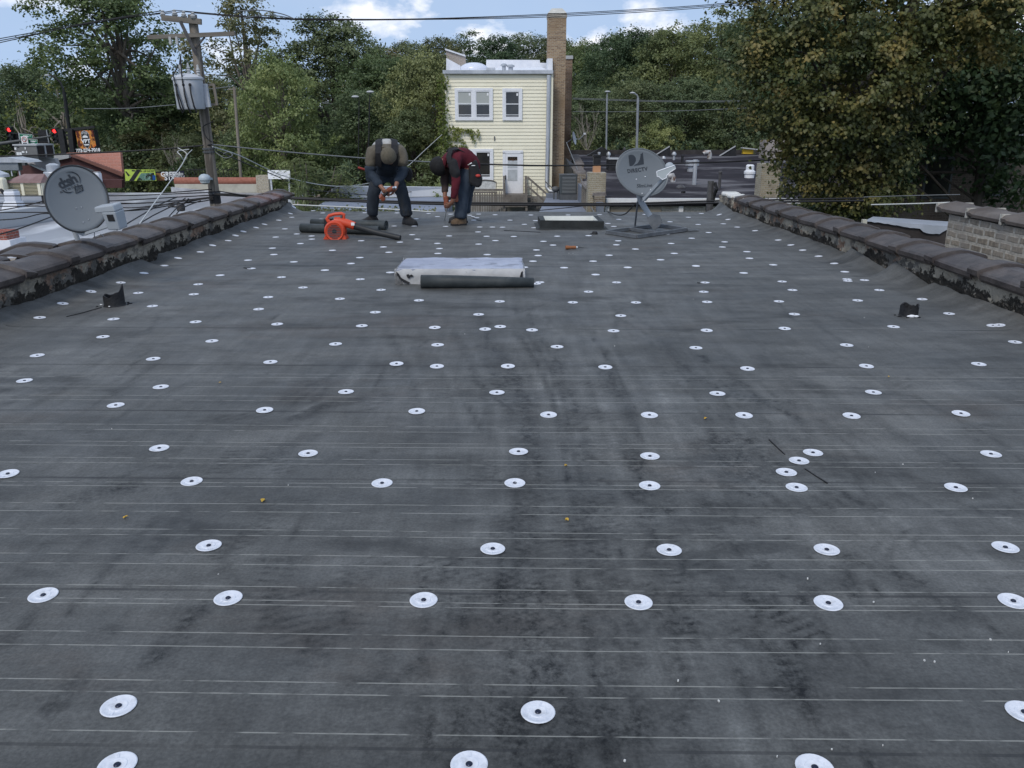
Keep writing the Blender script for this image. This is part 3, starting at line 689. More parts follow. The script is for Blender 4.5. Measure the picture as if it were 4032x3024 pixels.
# back parapet in cream stucco with a red coping
yB = 43.2; a = P(690, 712, yB); b = P(1024, 704, yB); zt = a.z
mb = MB(); mb.box(((a.x + b.x) / 2, yB, (SZ + zt - .1) / 2 - .5), (b.x - a.x, 0.3, zt - .1 - SZ + 1.0)); mb.build('parapet', M_STUC, sb)
mb = MB(); mb.tube([(a.x, yB, zt - .02), (b.x, yB, zt - .02)], 0.2, 10); mb.build('coping', M_REDC, sb, smooth=True)
mb = MB(); mb.prism([(0, 0), (3.4, 0.0), (0, .30)], .25, Matrix.Translation((a.x - .1, yB - .15, SZ)) @ Matrix.Rotation(R(90), 4, 'X')); mb.build('cant', M_SILVER, sb)
pr = P(1036, 690, 43.1); mb = MB(); mb.box((pr.x, 43.15, (pr.z) / 2), (0.62, .6, pr.z)); mb.build('brick_pier', brickmat('pale_brick', (0.36, 0.31, 0.23), (0.42, 0.37, 0.28), (0.4, .38, .33), axis='BOTH'), sb)
# white coated chimneys
def stub(px0, px1, ytop, ybase, lab, flare=True):
    q = onz((px0 + px1) / 2, ybase, SZ); sc = F / (q.y * .96)
    w = (px1 - px0) / sc * .70; hgt = (ybase - ytop) / sc
    t = thing('chimney_stub', lab, 'chimney', q)
    mb = MB(); mb.box((q.x, q.y, SZ + hgt / 2), (w, w, hgt)); mb.build('shaft', M_WHITEC, t, bevel=0.06)
    if flare:
        mb = MB(); k = .45; mb.hexa([(q.x - w * .85, q.y - w * .85, SZ), (q.x + w * .85, q.y - w * .85, SZ), (q.x + w * .85, q.y + w * .85, SZ), (q.x - w * .85, q.y + w * .85, SZ), (q.x - w * .53, q.y - w * .53, SZ + k), (q.x + w * .53, q.y - w * .53, SZ + k), (q.x + w * .53, q.y + w * .53, SZ + k), (q.x - w * .53, q.y + w * .53, SZ + k)]); mb.build('flashing', M_WHITEC, t)
    mb = MB(); mb.box((q.x, q.y, SZ + hgt + .02), (w * .8, w * .8, .05)); mb.build('cap', M_HVACL, t)
stub(28, 92, 752, 838, 'stubby white coated chimney in front of the cream louvred unit')
stub(370, 414, 682, 772, 'white coated chimney at the left end of the cream wall with red coping')
q = onz(20, 975, SZ)
t = thing('brick_chimney', 'low red brick chimney with white coated foot at the left picture edge', 'chimney', q)
mb = MB(); mb.box((q.x - .1, q.y, SZ + .12), (1.0, .8, .26)); mb.build('foot', M_WHITEC, t)
mb = MB(); mb.box((q.x - .12, q.y, SZ + .36), (0.8, .62, .24)); mb.build('shaft', brickmat('red_brick_a', (0.33, 0.10, 0.07), (0.26, 0.08, 0.06), (0.3, .22, .2), axis='BOTH'), t)
# low silver wall running away
p0 = onz(0, 930, SZ); p1 = onz(240, 862, SZ)
mb = MB(); mb.bar((p0.x - 1.5, p0.y - 1.0, SZ + .28), (p1.x, p1.y, SZ + .28), .3, .56); tag(mb.build('low_parapet_wall', M_HVACL, bevel=.03), 'low silver painted wall crossing the silver roof behind the lettered grey dish', 'wall')
# galvanised vent
q = P(215, 700, 40); t = thing('roof_exhaust_fan', 'round galvanised exhaust fan above the cream louvred unit', 'exhaust fan', (q.x, 40, SZ))
s_ = 40 * .96 / F; mb = MB(); zt = P(215, 668, 40).z; zb = P(215, 690, 40).z
mb.lathe([(30 * s_, SZ), (30 * s_, zb)], Matrix.Translation((q.x, 40, 0)), 20); mb.build('curb', M_HVACL, t, smooth=True)
mb = MB(); mb.lathe([(36 * s_, zb - .1), (37 * s_, zb + .1), (37 * s_, zt - .12), (36 * s_, zt - .1)], Matrix.Translation((q.x, 40, 0)), 24); mb.build('drum', M_GALV, t, smooth=True)
mb = MB(); mb.lathe([(24 * s_, zt - .12), (24 * s_, P(215, 650, 40).z), (10 * s_, P(215, 643, 40).z), (.01, P(215, 643, 40).z)], Matrix.Translation((q.x, 40, 0)), 24); mb.build('cap', M_GALV, t, smooth=True)
# cream louvred unit
D = 37.0; a = P(20, 720, D); b = P(165, 770, D); c = P(190, 705, D + 1.6)
t = thing('louvred_cooling_unit', 'cream louvred cooling unit with a rusty brown top on the silver roof', 'hvac unit', (a.x, D, SZ))
w = b.x - a.x; h = a.z - b.z; zb = b.z
mb = MB(); mb.box((a.x + w / 2, D + .32, zb + h / 2), (w, .56, h)); mb.build('housing', M_CREAMD, t)
mb = MB(); mb.box((a.x + w + .02, D + .32, zb + h / 2), (.05, .6, h)); 
mb.build('side_panel', M_CREAM, t)
for xx in (a.x + .05, a.x + w * .48, a.x + w - .06): mb = MB(); mb.box((xx, D + .03, zb + h / 2), (.12, .12, h)); mb.build('frame_post', M_CREAM, t)
mb = MB(); n = 9
for i in range(n): mb.hexa([(a.x, D + .02, zb + h * (i + .05) / n), (a.x + w, D + .02, zb + h * (i + .05) / n), (a.x + w, D + .10, zb + h * (i + .05) / n), (a.x, D + .10, zb + h * (i + .05) / n), (a.x, D - .03, zb + h * (i + .58) / n), (a.x + w, D - .03, zb + h * (i + .58) / n), (a.x + w, D + .07, zb + h * (i + .62) / n), (a.x, D + .07, zb + h * (i + .62) / n)])
mb.build('louvres', M_CREAM, t)
tz = a.z; mb = MB(); mb.hexa([(a.x - .1, D - .08, tz), (a.x + w + .1, D - .08, tz), (a.x + w + .1, D + .7, tz), (a.x - .1, D + .7, tz), (a.x - .06, D - .05, tz + .04), (a.x + w + .08, D - .05, tz + .04), (a.x + w - .1, D + .7, tz + .34), (a.x + .5, D + .7, tz + .34)]); mb.build('top', M_RUST, t)
mb = MB(); 
for xx in (a.x + .2, a.x + w): 
    for yy in (D + .1, D + .5): mb.box((xx, yy, (SZ + zb) / 2), (.12, .12, zb - SZ))
mb.build('stand', M_BLACK, t)
# neighbour unit cut by the picture edge
a = P(-30, 700, 36.4); t = thing('duct_box', 'rounded cream duct box at the left picture edge beside the louvred unit', 'hvac unit', (a.x, 36.4, SZ))
mb = MB(); zb = P(0, 765, 36.4).z; mb.box((a.x - .3, 36.7, (zb + a.z) / 2), (1.3, .4, a.z - zb)); mb.build('housing', M_CREAM, t, bevel=.12)
mb = MB(); mb.lathe([(.62, a.z), (.6, a.z + .12), (.3, a.z + .26), (.01, a.z + .28)], Matrix.Translation((a.x - .3, 37, 0)), 20); mb.build('top', M_GALV, t, smooth=True)
mb = MB(); mb.bar((a.x + .2, 36.5, zb + .2), (a.x + .75, 36.3, SZ + .05), .1, .1); mb.build('leg', M_BLACK, t)
mb = MB(); mb.bar((a.x, 37.2, zb + .2), (a.x + .5, 37.2, SZ + .05), .1, .1); mb.build('leg', M_BLACK, t)
# grey sheet cabinet on legs
a = P(-40, 640, 46); b = P(75, 672, 46); t = thing('metal_cabinet', 'grey sheet metal cabinet on thin legs at the left picture edge', 'cabinet', (a.x, 46, SZ))
mb = MB(); mb.box(((a.x + b.x) / 2, 46.2, (a.z + b.z) / 2), (b.x - a.x, .4, a.z - b.z)); mb.build('housing', mat('grey_sheet', (0.20, 0.22, 0.24), (0.28, 0.30, 0.32), scale=1.5, rough=.5, metal=.3), t, bevel=.03)
mb = MB(); mb.prism([(-.2, 0), (1.9, 0), (1.7, .12), (.7, .3), (-.2, .25)], 1.4, Matrix.Translation((a.x + .2, 47.3, a.z)) @ Matrix.Rotation(R(90), 4, 'X')); mb.build('top', M_GALV, t)
mb = MB()
for px in (45, 76): e = P(px, 694, 46); mb.bar((P(px - 4, 672, 46).x, 46.1, b.z), (e.x, 46.1, e.z), .06, .06)
mb.build('leg', M_GALV, t)
# ============================================================ maroon and brick restaurant block further left
D = 52.0
rb = thing('maroon_gabled_building', 'building with maroon gables and an orange brick end wall on the left', 'building', (P(250, 650, D).x, D, 0))
def poly(pts, D, t, m, name, par):
    q = [P(x, y, D) for x, y in pts]; mb = MB()
    n = len(q); vv = [tuple(v) for v in q] + [(v.x, v.y + t, v.z) for v in q]
    mb.add(vv, [tuple(range(n - 1, -1, -1)), tuple(range(n, 2 * n))] + [(k, (k + 1) % n, n + (k + 1) % n, n + k) for k in range(n)])
    return mb.build(name, m, par)
poly([(262, 602), (473, 597), (482, 688), (470, 720), (300, 720)], D + 2.5, .3, M_ORB, 'brick_wall', rb)
poly([(212, 625), (262, 612), (480, 684), (480, 705), (420, 712), (200, 712), (200, 640)], D + 1.2, .5, M_MAR, 'front_gable', rb)
poly([(272, 612), (284, 608), (486, 682), (482, 696)], D + .9, .25, M_MARB, 'roof_edge', rb)
poly([(212, 612), (270, 608), (272, 622), (214, 634)], D + 1.0, .4, M_HVACL, 'flashing', rb)
poly([(70, 660), (78, 648), (105, 646), (185, 680), (200, 698), (200, 712), (70, 712)], D - 1.0, .6, M_MAR, 'side_gable', rb)
poly([(108, 646), (118, 644), (192, 676), (186, 681)], D - 1.2, .2, M_HVACL, 'gable_edge', rb)
poly([(95, 622), (215, 624), (225, 650), (215, 690), (150, 662), (95, 650)], D - .4, .4, mat('pale_flat_roof', (0.36, .36, .37), (.44, .44, .45), scale=1, rough=.7), 'upper_roof', rb)
poly([(270, 652), (300, 650), (368, 672), (335, 680)], D - 1.5, .2, M_DGREY, 'skylight', rb)
poly([(60, 700), (480, 708), (480, 740), (60, 740)], D - .8, .4, M_MAR, 'lower_wall', rb)
# rooftop air unit
D = 50.0; a = P(54, 573, D); b = P(150, 617, D); c = P(208, 575, D)
t = thing('rooftop_air_unit', 'long grey rooftop air unit with dark coil panels and white stickers', 'hvac unit', (a.x, D, 4))
mb = MB(); w = b.x - a.x; h = a.z - b.z; mb.box((a.x + w / 2, D + .9, b.z + h / 2), (w, 1.8, h)); mb.build('housing', M_HVAC, t, bevel=.02)
mb = MB(); mb.box((a.x + w / 2, D + .9, a.z + .03), (w + .1, 1.9, .08)); mb.box((a.x + w + .02, D + .85, b.z + h / 2), (.06, .14, h)); mb.box((a.x + w + .02, D + 1.78, b.z + h / 2), (.06, .08, h)); mb.build('trim', M_HVACL, t)
for x0, x1 in ((.04, .42), (.53, .96)):
    mb = MB(); mb.box((a.x + w + .012, D + 1.8 * (x0 + x1) / 2, b.z + h * .5), (.03, 1.8 * (x1 - x0), h * .86)); mb.build('coil_panel', M_BLACK, t)
for fx, fz, sx, sz in ((.06, .72, .1, .2), (.13, .25, .13, .3), (.25, .25, .13, .3), (.38, .42, .14, .14), (.5, .75, .06, .2), (.53, .42, .06, .18), (.18, .85, .12, .05)):
    mb = MB(); mb.box((a.x + w * fx, D - .015, b.z + h * fz), (w * sx * .8, .03, h * sz)); mb.build('sticker', M_WHITES if sx != .12 else M_BLACK, t)
mb = MB(); mb.box((a.x + w / 2, D + .9, b.z - .06), (w * .98, 1.7, .10)); e = P(85, 645, D); mb.box((e.x, D + .2, (e.z + b.z) / 2 - .1), (.32, .3, b.z - e.z)); mb.build('base_rail', M_DGREY, t)
# ============================================================ flame sign on a black post
D = 58.0; t = thing('pole_sign', 'black box sign with orange flames and a shield, phone number along its foot', 'sign', (P(250, 560, D).x, D, 0))
a, b = P(231, 508, D), P(258, 604, D); mb = MB(); mb.bar((a.x + .15, D, a.z), (b.x, D, 3.2), .36, .36); mb.build('post', M_BLACK, t)
A, B_, C_, E_ = P(300, 515, D), P(371, 512, D), P(382, 598, D), P(308, 600, D)
ux = (B_ - A).normalized(); uz = (A - E_).normalized(); ctr = (A + B_ + C_ + E_) / 4; sw = (B_ - A).length; sh = (A - E_).length
SM = frame_at(ctr, ux, ux.cross(uz))
def sp(x, y, z=0): return SM @ Vector((x * sw, y * sh, z))
sgn = -1 if (SM.to_3x3() @ Vector((0, 0, 1))).y > 0 else 1
mb = MB(); mb.box((0, 0, 0), (1, 1, 1)); mb.v = [tuple(SM @ Vector((x * sw * 1.04, y * sh * 1.04, z * .5 - .27 * sgn))) for x, y, z in mb.v]; mb.build('cabinet', M_BLACK, t)
M_FLAME = mat('flame_print', (0.55, 0.10, 0.02), (0.85, 0.50, 0.10), scale=2.6, rough=.5, c3=(0.10, 0.02, 0.012), scale3=2.6, lo3=.48, hi3=.54, stretch=(1, 1, .55))
mb = MB(); mb.add([sp(-.5, -.22, .02 * sgn), sp(-.3, -.34, .02 * sgn), sp(.3, -.34, .02 * sgn), sp(.5, -.22, .02 * sgn), sp(.48, .5, .02 * sgn), sp(-.5, .5, .02 * sgn)], [(0, 1, 2, 3, 4, 5)]); mb.build('flame_print', M_FLAME, t)
def shield(s, z): return [sp(x * s, y * s + .06, z * sgn) for x, y in ((0, -.42), (.14, -.28), (.22, -.05), (.22, .28), (.14, .4), (0, .44), (-.14, .4), (-.22, .28), (-.22, -.05), (-.14, -.28))]
mb = MB(); mb.add(shield(1.0, .04), [tuple(range(10))]); mb.build('shield_rim', M_HVACL, t)
mb = MB(); mb.add(shield(.92, .05), [tuple(range(10))]); mb.build('shield', M_BLACK, t)
mb = MB(); mb.add([sp(.15 * math.cos(a_), .18 + .10 * math.sin(a_), .06 * sgn) for a_ in np.linspace(-.15, math.pi + .15, 12)], [tuple(range(12))]); mb.add([sp(x, y, .06 * sgn) for x, y in ((-.15, -.12), (-.11, -.19), (.11, -.19), (.15, -.12), (.1, -.13), (-.1, -.13))], [tuple(range(6))]); mb.build('emblem', M_WHITES, t)
TM = SM if sgn == 1 else SM @ Matrix.Rotation(math.pi, 4, 'X')
def face_text(s, x, y, size, m, nm='lettering', sc=1.0):
    M_ = frame_at(sp(x, y, .07 * sgn), ux, Vector((0, -1, 0))); return text_mesh(nm, s, size, M_, m, t, .004, bold=.012)
face_text('VPT', 0, .0, .34, M_WHITES); face_text('773-274-7018', 0.02, -.42, .29, M_WHITES, 'phone_number'); face_text('BTG', 0, .36, .18, M_HVACL)
mb = MB(); mb.bar(P(246, 513, D), P(372, 500, D), .12, .16); mb.bar(P(250, 532, D), P(282, 533, D), .1, .16); a, b = P(281, 508, D), P(290, 600, D); mb.bar(a, b, .5, .3); mb.build('bracket', M_BLACK, t)
# ============================================================ traffic lights, mast and street signs
M_RED = mat('red_signal_lens', (0.5, 0.01, 0.01), rough=.3, emis=((1.0, 0.03, 0.03), 2.5))
def signal(px, py, D, lab):
    q = P(px, py, D); t = thing('traffic_light', lab, 'traffic light', (q.x, D, q.z))
    mb = MB(); mb.box((q.x, D + .15, q.z - .33), (.40, .3, 1.2)); mb.build('housing', M_BLACK, t, bevel=.04)
    mb = MB(); mb.sphere((q.x, D - .01, q.z + .02), (.15, .06, .15), 16, 8); mb.build('lit_lens', M_RED, t, smooth=True)
    mb = MB()
    for k in range(3):
        zz = q.z + .02 - k * .37
        vv = [(q.x + .18 * math.cos(a_), yy, zz + .18 * math.sin(a_)) for yy in (D - .22, D) for a_ in np.linspace(-.3, math.pi + .3, 9)]
        mb.add(vv, [(i, i + 1, i + 10, i + 9) for i in range(8)])
    mb.build('visor', M_BLACK, t)
    for k in (1, 2):
        mb = MB(); mb.sphere((q.x, D - .01, q.z + .02 - k * .37), (.14, .05, .14), 12, 6); mb.build('dark_lens', M_DGREY, t, smooth=True)
signal(36, 512, 70, 'red traffic light at the far left above the green street signs')
signal(215, 517, 70, 'red traffic light beside the black post of the flame sign')
t = thing('signal_mast', 'dark mast arm reaching in from the left with small signs on it', 'mast arm', (P(-60, 570, 68).x, 68, 0))
mb = MB(); mb.tube([P(-160, 590, 67), P(0, 566, 67.5), P(110, 550, 68), P(200, 536, 68)], [.17, .14, .10, .07], 10); mb.tube([P(-160, 590, 67), (P(-160, 590, 67).x, 67, 0)], .2, 10); mb.build('arm', M_DGREY, t, smooth=True)
mb = MB(); mb.bar(P(40, 524, 70), P(215, 532, 70), .1, .1); mb.build('rear_arm', M_BLACK, t)
for (x0, y0, x1, y1) in ((74, 522, 80, 572), (183, 510, 193, 562)):
    mb = MB(); mb.bar(P(x0, y0, 68.6), P(x1, y1, 68.6), .07, .05); mb.build('bracket', M_GALV, t)
for x, y, w_, h_ in ((56, 545, 44, 40), (172, 545, 36, 60)):
    a = P(x, y, 70.4); mb = MB(); mb.box((a.x, 70.5, a.z), (w_ * 70 / F, .3, h_ * 70 / F)); mb.build('back_plate', M_BLACK, t)
def street_sign(x0, y0, x1, y1, D, lab, bars):
    a, b = P(x0, y0, D), P(x1, y1, D); t = thing('street_sign', lab, 'street sign', ((a.x + b.x) / 2, D, b.z))
    w_, h_ = b.x - a.x, a.z - b.z; c = Vector(((a.x + b.x) / 2, D, (a.z + b.z) / 2))
    Mx = Matrix.Rotation(R(-3), 3, 'Y')
    mb = MB(); mb.box(c, (w_, .04, h_), M=Matrix.Rotation(R(4), 3, 'Y')); mb.build('border', M_WHITES, t)
    mb = MB(); mb.box(c + Vector((0, -.022, 0)), (w_ * .96, .03, h_ * .9), M=Matrix.Rotation(R(4), 3, 'Y')); mb.build('panel', M_GREEN, t)
    for zrow in sorted({q[1] for q in bars}):
        mb = MB()
        for fx, fz, sx, sz in bars:
            if fz == zrow: mb.box(c + Vector((w_ * fx, -.045, h_ * fz - w_ * fx * .07)), (w_ * sx, .02, h_ * sz))
        mb.build('lettering', M_WHITES, t)
    return t
def bars(seed, rows_):
    r_ = random.Random(seed); o = []
    for z, x0, x1, hgt in rows_:
        x = x0
        while x < x1: w_ = r_.uniform(.025, .05); o.append((x + w_ / 2, z, w_, hgt * r_.uniform(.75, 1.15))); x += w_ + .014
    return o
street_sign(76, 528, 130, 548, 68, 'longer green street sign with white border on the mast, the upper one', bars(1, [(.1, -.2, .2, .3), (.2, .3, .4, .16)]))
street_sign(112, 549, 150, 571, 67.6, 'smaller green street sign hanging below the longer one, two lines of lettering', bars(2, [(.16, -.28, .22, .26), (-.24, -.2, .16, .22), (.24, .3, .4, .14)]))
q = P(97, 553, 67.3); t = thing('turn_sign', 'small white square sign with a black turn arrow in a ring over the green signs', 'sign', q)
mb = MB(); mb.box((q.x, q.y, q.z), (.5, .03, .62)); mb.build('panel', M_WHITES, t)
mb = MB(); mb.lathe([(.15, 0), (.19, 0), (.19, .012), (.15, .012)], Matrix.Translation((q.x, q.y - .018, q.z + .08)) @ Matrix.Rotation(R(90), 4, 'X'), 20, True); mb.build('ring', mat('sign_red', (.4, .02, .02), rough=.5), t)
mb = MB(); mb.tube([(q.x + .06, q.y - .03, q.z - .05), (q.x + .06, q.y - .03, q.z + .10), (q.x - .02, q.y - .03, q.z + .15), (q.x - .07, q.y - .03, q.z + .08)], .025, 6); mb.box((q.x, q.y - .03, q.z - .22), (.3, .02, .1)); mb.build('arrow', M_BLACK, t)
# ============================================================ banners behind the wall, fence, white sign
D = 49.0; M_LIME = mat('lime_print', (0.46, 0.60, 0.10), rough=.6); M_NAVY = mat('navy_print', (0.010, 0.012, 0.03), rough=.6)
def flat(pts, D, m, name, par, off=0.0):
    q = [P(x, y, D) for x, y in pts]; mb = MB(); mb.add([(v.x, v.y - off, v.z) for v in q], [tuple(range(len(q)))]); return mb.build(name, m, par)
t = thing('lime_banner', 'lime green and black printed banner standing behind the red coped wall', 'banner', P(550, 700, D))
poly([(490, 667), (609, 668), (616, 712), (494, 712)], D, .04, M_LIME, 'sheet', t)
flat([(538, 667.5), (556, 668), (527, 712), (508, 712)], D, M_BLACK, 'dark_print', t, .012)
flat([(493, 676), (497, 674), (512, 690), (505, 694)], D, M_BLACK, 'dark_print', t, .013)
flat([(520, 669), (534, 670), (530, 675), (518, 674)], D, M_BLACK, 'dark_print', t, .013)
flat([(575, 669), (609, 668.5), (609, 671), (573, 672)], D, M_LIME, 'edge_print', t, .02)
flat([(556, 682), (606, 680), (612, 710), (538, 711)], D, mat('green_photo_print', (.03, .13, .05), (.25, .38, .36), scale=2.4, rough=.6, c3=(.02, .03, .02), scale3=2.0, lo3=.5, hi3=.55), 'photo_print', t, .016)
flat([(601, 690), (612, 690), (613, 708), (602, 709)], D, mat('blue_print', (.01, .08, .30), rough=.6), 'blue_print', t, .022)
text_mesh('lettering', 'SIGN UP NOW', .16, frame_at(P(572, 674, D) + Vector((0, -.02, 0)), (1, 0, 0), (0, -1, 0)), M_BLACK, t, .003)
t = thing('navy_banner', 'dark navy banner lettered in white right of the lime banner', 'banner', P(670, 700, D))
poly([(610, 678), (725, 672), (727, 712), (618, 712)], D + .3, .04, M_NAVY, 'sheet', t)
flat([(614, 682), (648, 680), (650, 710), (618, 711)], D + .3, mat('brown_photo_print', (.10, .04, .02), (.40, .20, .08), scale=3, rough=.6), 'photo_print', t, .014)
for s_, x, y, sz in (('GREEN', 672, 687, .36), ('STAR', 677, 701, .36), ('TV', 714, 701, .34)):
    text_mesh('lettering', s_, sz, frame_at(P(x, y, D + .3) + Vector((0, -.02, 0)), (1, 0, 0), (0, -1, 0)), M_WHITES if s_ != 'TV' else M_HVACL, t, .003, bold=.012)
for y in (683, 688): mb = MB(); a = P(705, y, D + .3); mb.box((a.x, a.y - .02, a.z), (.5, .01, .05)); mb.build('lettering', M_HVACL, t)
t = thing('iron_fence', 'dark iron fence among the trees behind the banners and utility pole', 'fence', (P(860, 690, 52).x, 52, 0))
mb = MB(); x0, x1 = P(735, 690, 52).x, P(1010, 690, 52).x; zt = P(850, 660, 52).z
for z in (zt - .12, zt - 1.4): mb.box(((x0 + x1) / 2, 52, z), (x1 - x0, .05, .05))
mb.build('rail', M_BLACK, t)
mb = MB(); x = x0
while x < x1: mb.box((x, 52, zt - 1.0), (.03, .03, 2.0)); x += .16
mb.build('picket', M_BLACK, t)
t = thing('white_board_sign', 'plain white board sign with faint lines at the left end of the shed', 'sign', P(1092, 690, 40))
a, b = P(1054, 670, 40), P(1144, 705, 40); mb = MB(); mb.box(((a.x + b.x) / 2, 40, (a.z + b.z) / 2), (b.x - a.x, .05, a.z - b.z)); mb.build('panel', M_WHITES, t)
mb = MB()
for k in range(2): mb.box(((a.x + b.x) / 2, 39.97, a.z - (.12 + k * .1)), ((b.x - a.x) * .75, .01, .025))
mb.build('lettering', M_HVACL, t)
mb = MB()
for xx in (a.x + .1, b.x - .1): mb.box((xx, 40.06, b.z / 2), (.07, .07, b.z))
mb.build('post', M_GALV, t)
# ============================================================ yellow house
D = 45.0
hs = thing('yellow_house', 'two storey pale yellow clapboard house with a white flat roof and tall brick chimney', 'house', (P(1960, 700, D).x, D, 0))
M_YEL = mat('pale_yellow_vinyl', (0.80, 0.755, 0.59), (0.84, 0.795, 0.63), scale=1.5, rough=0.5, spec=.35)
xl = P(1760, 560, D).x; xr = P(2170, 560, D).x; zt = P(1960, 292, D).z; zb = P(1900, 772, D).z
mb = MB(); ch = 0.172; z = zb
while z < zt:
    z2 = min(z + ch, zt); vv = [(xl, D - .034, z), (xr, D - .034, z), (xr, D - .004, z2), (xl, D - .004, z2), (xl, D, z), (xr, D, z)]
    mb.add(vv, [(0, 1, 2, 3), (4, 5, 1, 0)]); z = z2
mb.box(((xl + xr) / 2, D + .13, (zb + zt) / 2), (xr - xl, .25, zt - zb))
mb.box((xl + .12, D + 6.2, (zt) / 2), (.24, 11.8, zt)); mb.build('siding', M_YEL, hs)
mb = MB(); 
for xx in (xl, xr): mb = MB(); mb.box((xx, D - .02, (zb + zt) / 2), (.12, .1, zt - zb)); mb.build('corner_trim', M_YEL, hs)
mb = MB(); mb.box(((xl + xr) / 2, D + .1, zb / 2), (xr - xl, .3, zb)); mb.build('foundation', mat('foundation_stone', (.20, .195, .185), (.36, .35, .335), scale=2, rough=.9), hs)
zr1 = P(1960, 262, D + 12).z - .05
mb = MB(); mb.hexa([(xl, D - .05, zt + .02), (xr, D - .05, zt + .02), (xr, D + 12, zr1 - .2), (xl, D + 12, zr1 - .2), (xl, D - .05, zt + .12), (xr, D - .05, zt + .12), (xr, D + 12, zr1), (xl, D + 12, zr1)]); mb.build('roof', M_WHITEC, hs)
poly([(1757, 228), (1812, 258), (1812, 290), (1757, 285)], D + 3.5, .3, M_WHITEC, 'side_parapet', hs)
poly([(1754, 196), (1832, 222), (1834, 250), (1812, 262), (1760, 232)], D + 8, .4, brickmat('pale_old_brick', (.36, .30, .26), (.30, .25, .21), (.42, .40, .38), axis='BOTH'), 'side_wall_top', hs)
poly([(1752, 190), (1832, 217), (1832, 223), (1752, 197)], D + 7.9, .6, M_WHITEC, 'wall_coping', hs)
poly([(1915, 235), (2125, 236), (2127, 247), (2157, 248), (2157, 285), (1800, 285), (1820, 262), (1914, 262)], D + 11.5, .3, M_WHITEC, 'front_parapet', hs)
poly([(2156, 230), (2176, 230), (2176, 284), (2156, 284)], D + .6, 1.2, M_WHITEC, 'corner_parapet', hs)
a = P(1866, 268, D + 5); mb = MB(); mb.sphere((a.x, D + 5, a.z - .12), (.85, .8, .42), 20, 10); mb.build('skylight_dome', mat('milky_plastic', (.62, .65, .74), rough=.25, spec=.6), hs, smooth=True)
a = P(1932, 272, D + 2.5); mb = MB(); mb.box((a.x, D + 2.5, a.z), (.5, .5, .12)); mb.build('roof_hatch', M_GALV, hs)
for px, yt, yb, r_ in ((1984, 250, 277, .10), (2011, 254, 277, .12)):
    a, b = P(px, yt, D + 1.2), P(px, yb, D + 1.2); mb = MB(); mb.lathe([(r_, b.z - .1), (r_, a.z - .14), (r_ * 1.7, a.z - .12), (r_ * 1.7, a.z - .05), (r_ * .9, a.z), (.01, a.z)], Matrix.Translation((a.x, D + 1.2, 0)), 14); mb.build('roof_vent', M_GALV, hs, smooth=True)
g0, g1 = P(1744, 284, D), P(2177, 290, D)
mb = MB(); mb.bar((g0.x, D - .12, g0.z), (g1.x, D - .12, g0.z), .2, .17); mb.build('gutter', M_GALV, hs)
mb = MB(); mb.tube([(P(2160, 300, D).x, D - .15, zt - .05), (P(2157, 500, D).x, D - .12, P(2157, 500, D).z), (P(2152, 765, D).x, D - .12, 3.15), (P(2162, 775, D).x, D - .3, 2.95), (P(2290, 778, D).x, D - .35, 2.88)], .105, 10); mb.build('downspout', M_GALV, hs, smooth=True)
M_GLASS = mat('dark_window_glass', (0.020, 0.021, 0.022), (0.045, 0.043, 0.038), scale=.9, rough=.06, spec=.6)
M_BLIND = mat('roller_blind', (0.40, .42, .40), rough=.8)
def window(x0, y0, x1, y1, panes, blind=0.0, screen=True):
    a, b = P(x0, y0, D), P(x1, y1, D); w_, h_ = b.x - a.x, a.z - b.z; cx, cz = (a.x + b.x) / 2, (a.z + b.z) / 2
    fr = .13; mb = MB()
    for xx in (a.x + fr / 2, b.x - fr / 2): mb.box((xx, D - .05, cz), (fr, .10, h_))
    for zz in (a.z - fr / 2, b.z + fr / 2): mb.box((cx, D - .05, zz), (w_ - 2 * fr, .10, fr))
    n = panes; pw = (w_ - 2 * fr) / n
    for i in range(1, n): mb.box((a.x + fr + i * pw, D - .05, cz), (.16, .10, h_ - 2 * fr))
    o = mb.build('window', M_WHITE, hs)
    for i in range(n):
        l_ = a.x + fr + i * pw + (.08 if i else 0); r_ = a.x + fr + (i + 1) * pw - (.08 if i < n - 1 else 0); z0, z1 = b.z + fr, a.z - fr; zm = (z0 + z1) / 2 + .02
        mb = MB(); mb.box(((l_ + r_) / 2, D - .042, (z0 + z1) / 2), (r_ - l_ - .1, .012, z1 - z0 - .1)); mb.build('pane', M_GLASS, o)
        mb = MB(); s_ = .055
        for xx in (l_ + s_ / 2, r_ - s_ / 2): mb.box((xx, D - .062, (z0 + z1) / 2), (s_, .05, z1 - z0))
        for zz in (z0 + s_ / 2, zm, z1 - s_ / 2): mb.box(((l_ + r_) / 2, D - .0615, zz), (r_ - l_ - 2 * s_, .05, s_ * .8))
        mb.box(((l_ + r_) / 2, D - .0605, z0 + .14), (r_ - l_ - 2 * s_, .03, .03)); mb.build('sash', M_WHITE, o)
        if blind:
            bz = z1 - (z1 - z0) * blind; mb = MB(); mb.box(((l_ + r_) / 2, D - .05, (bz + z1) / 2 - .02), (r_ - l_ - .11, .012, z1 - bz - .06)); mb.build('blind', M_BLIND, o)
        mb = MB(); mb.box((r_ - .13, D - .055, z1 - .17), (.09, .01, .12)); mb.build('sticker', M_WHITES, o)
window(1790, 347, 1941, 474, 2, .54); window(1978, 348, 2056, 474, 1); window(1790, 586, 1943, 709, 2)
a, b = P(1988, 605, D), P(2050, 762, D); w_, h_ = b.x - a.x, a.z - b.z; cx = (a.x + b.x) / 2
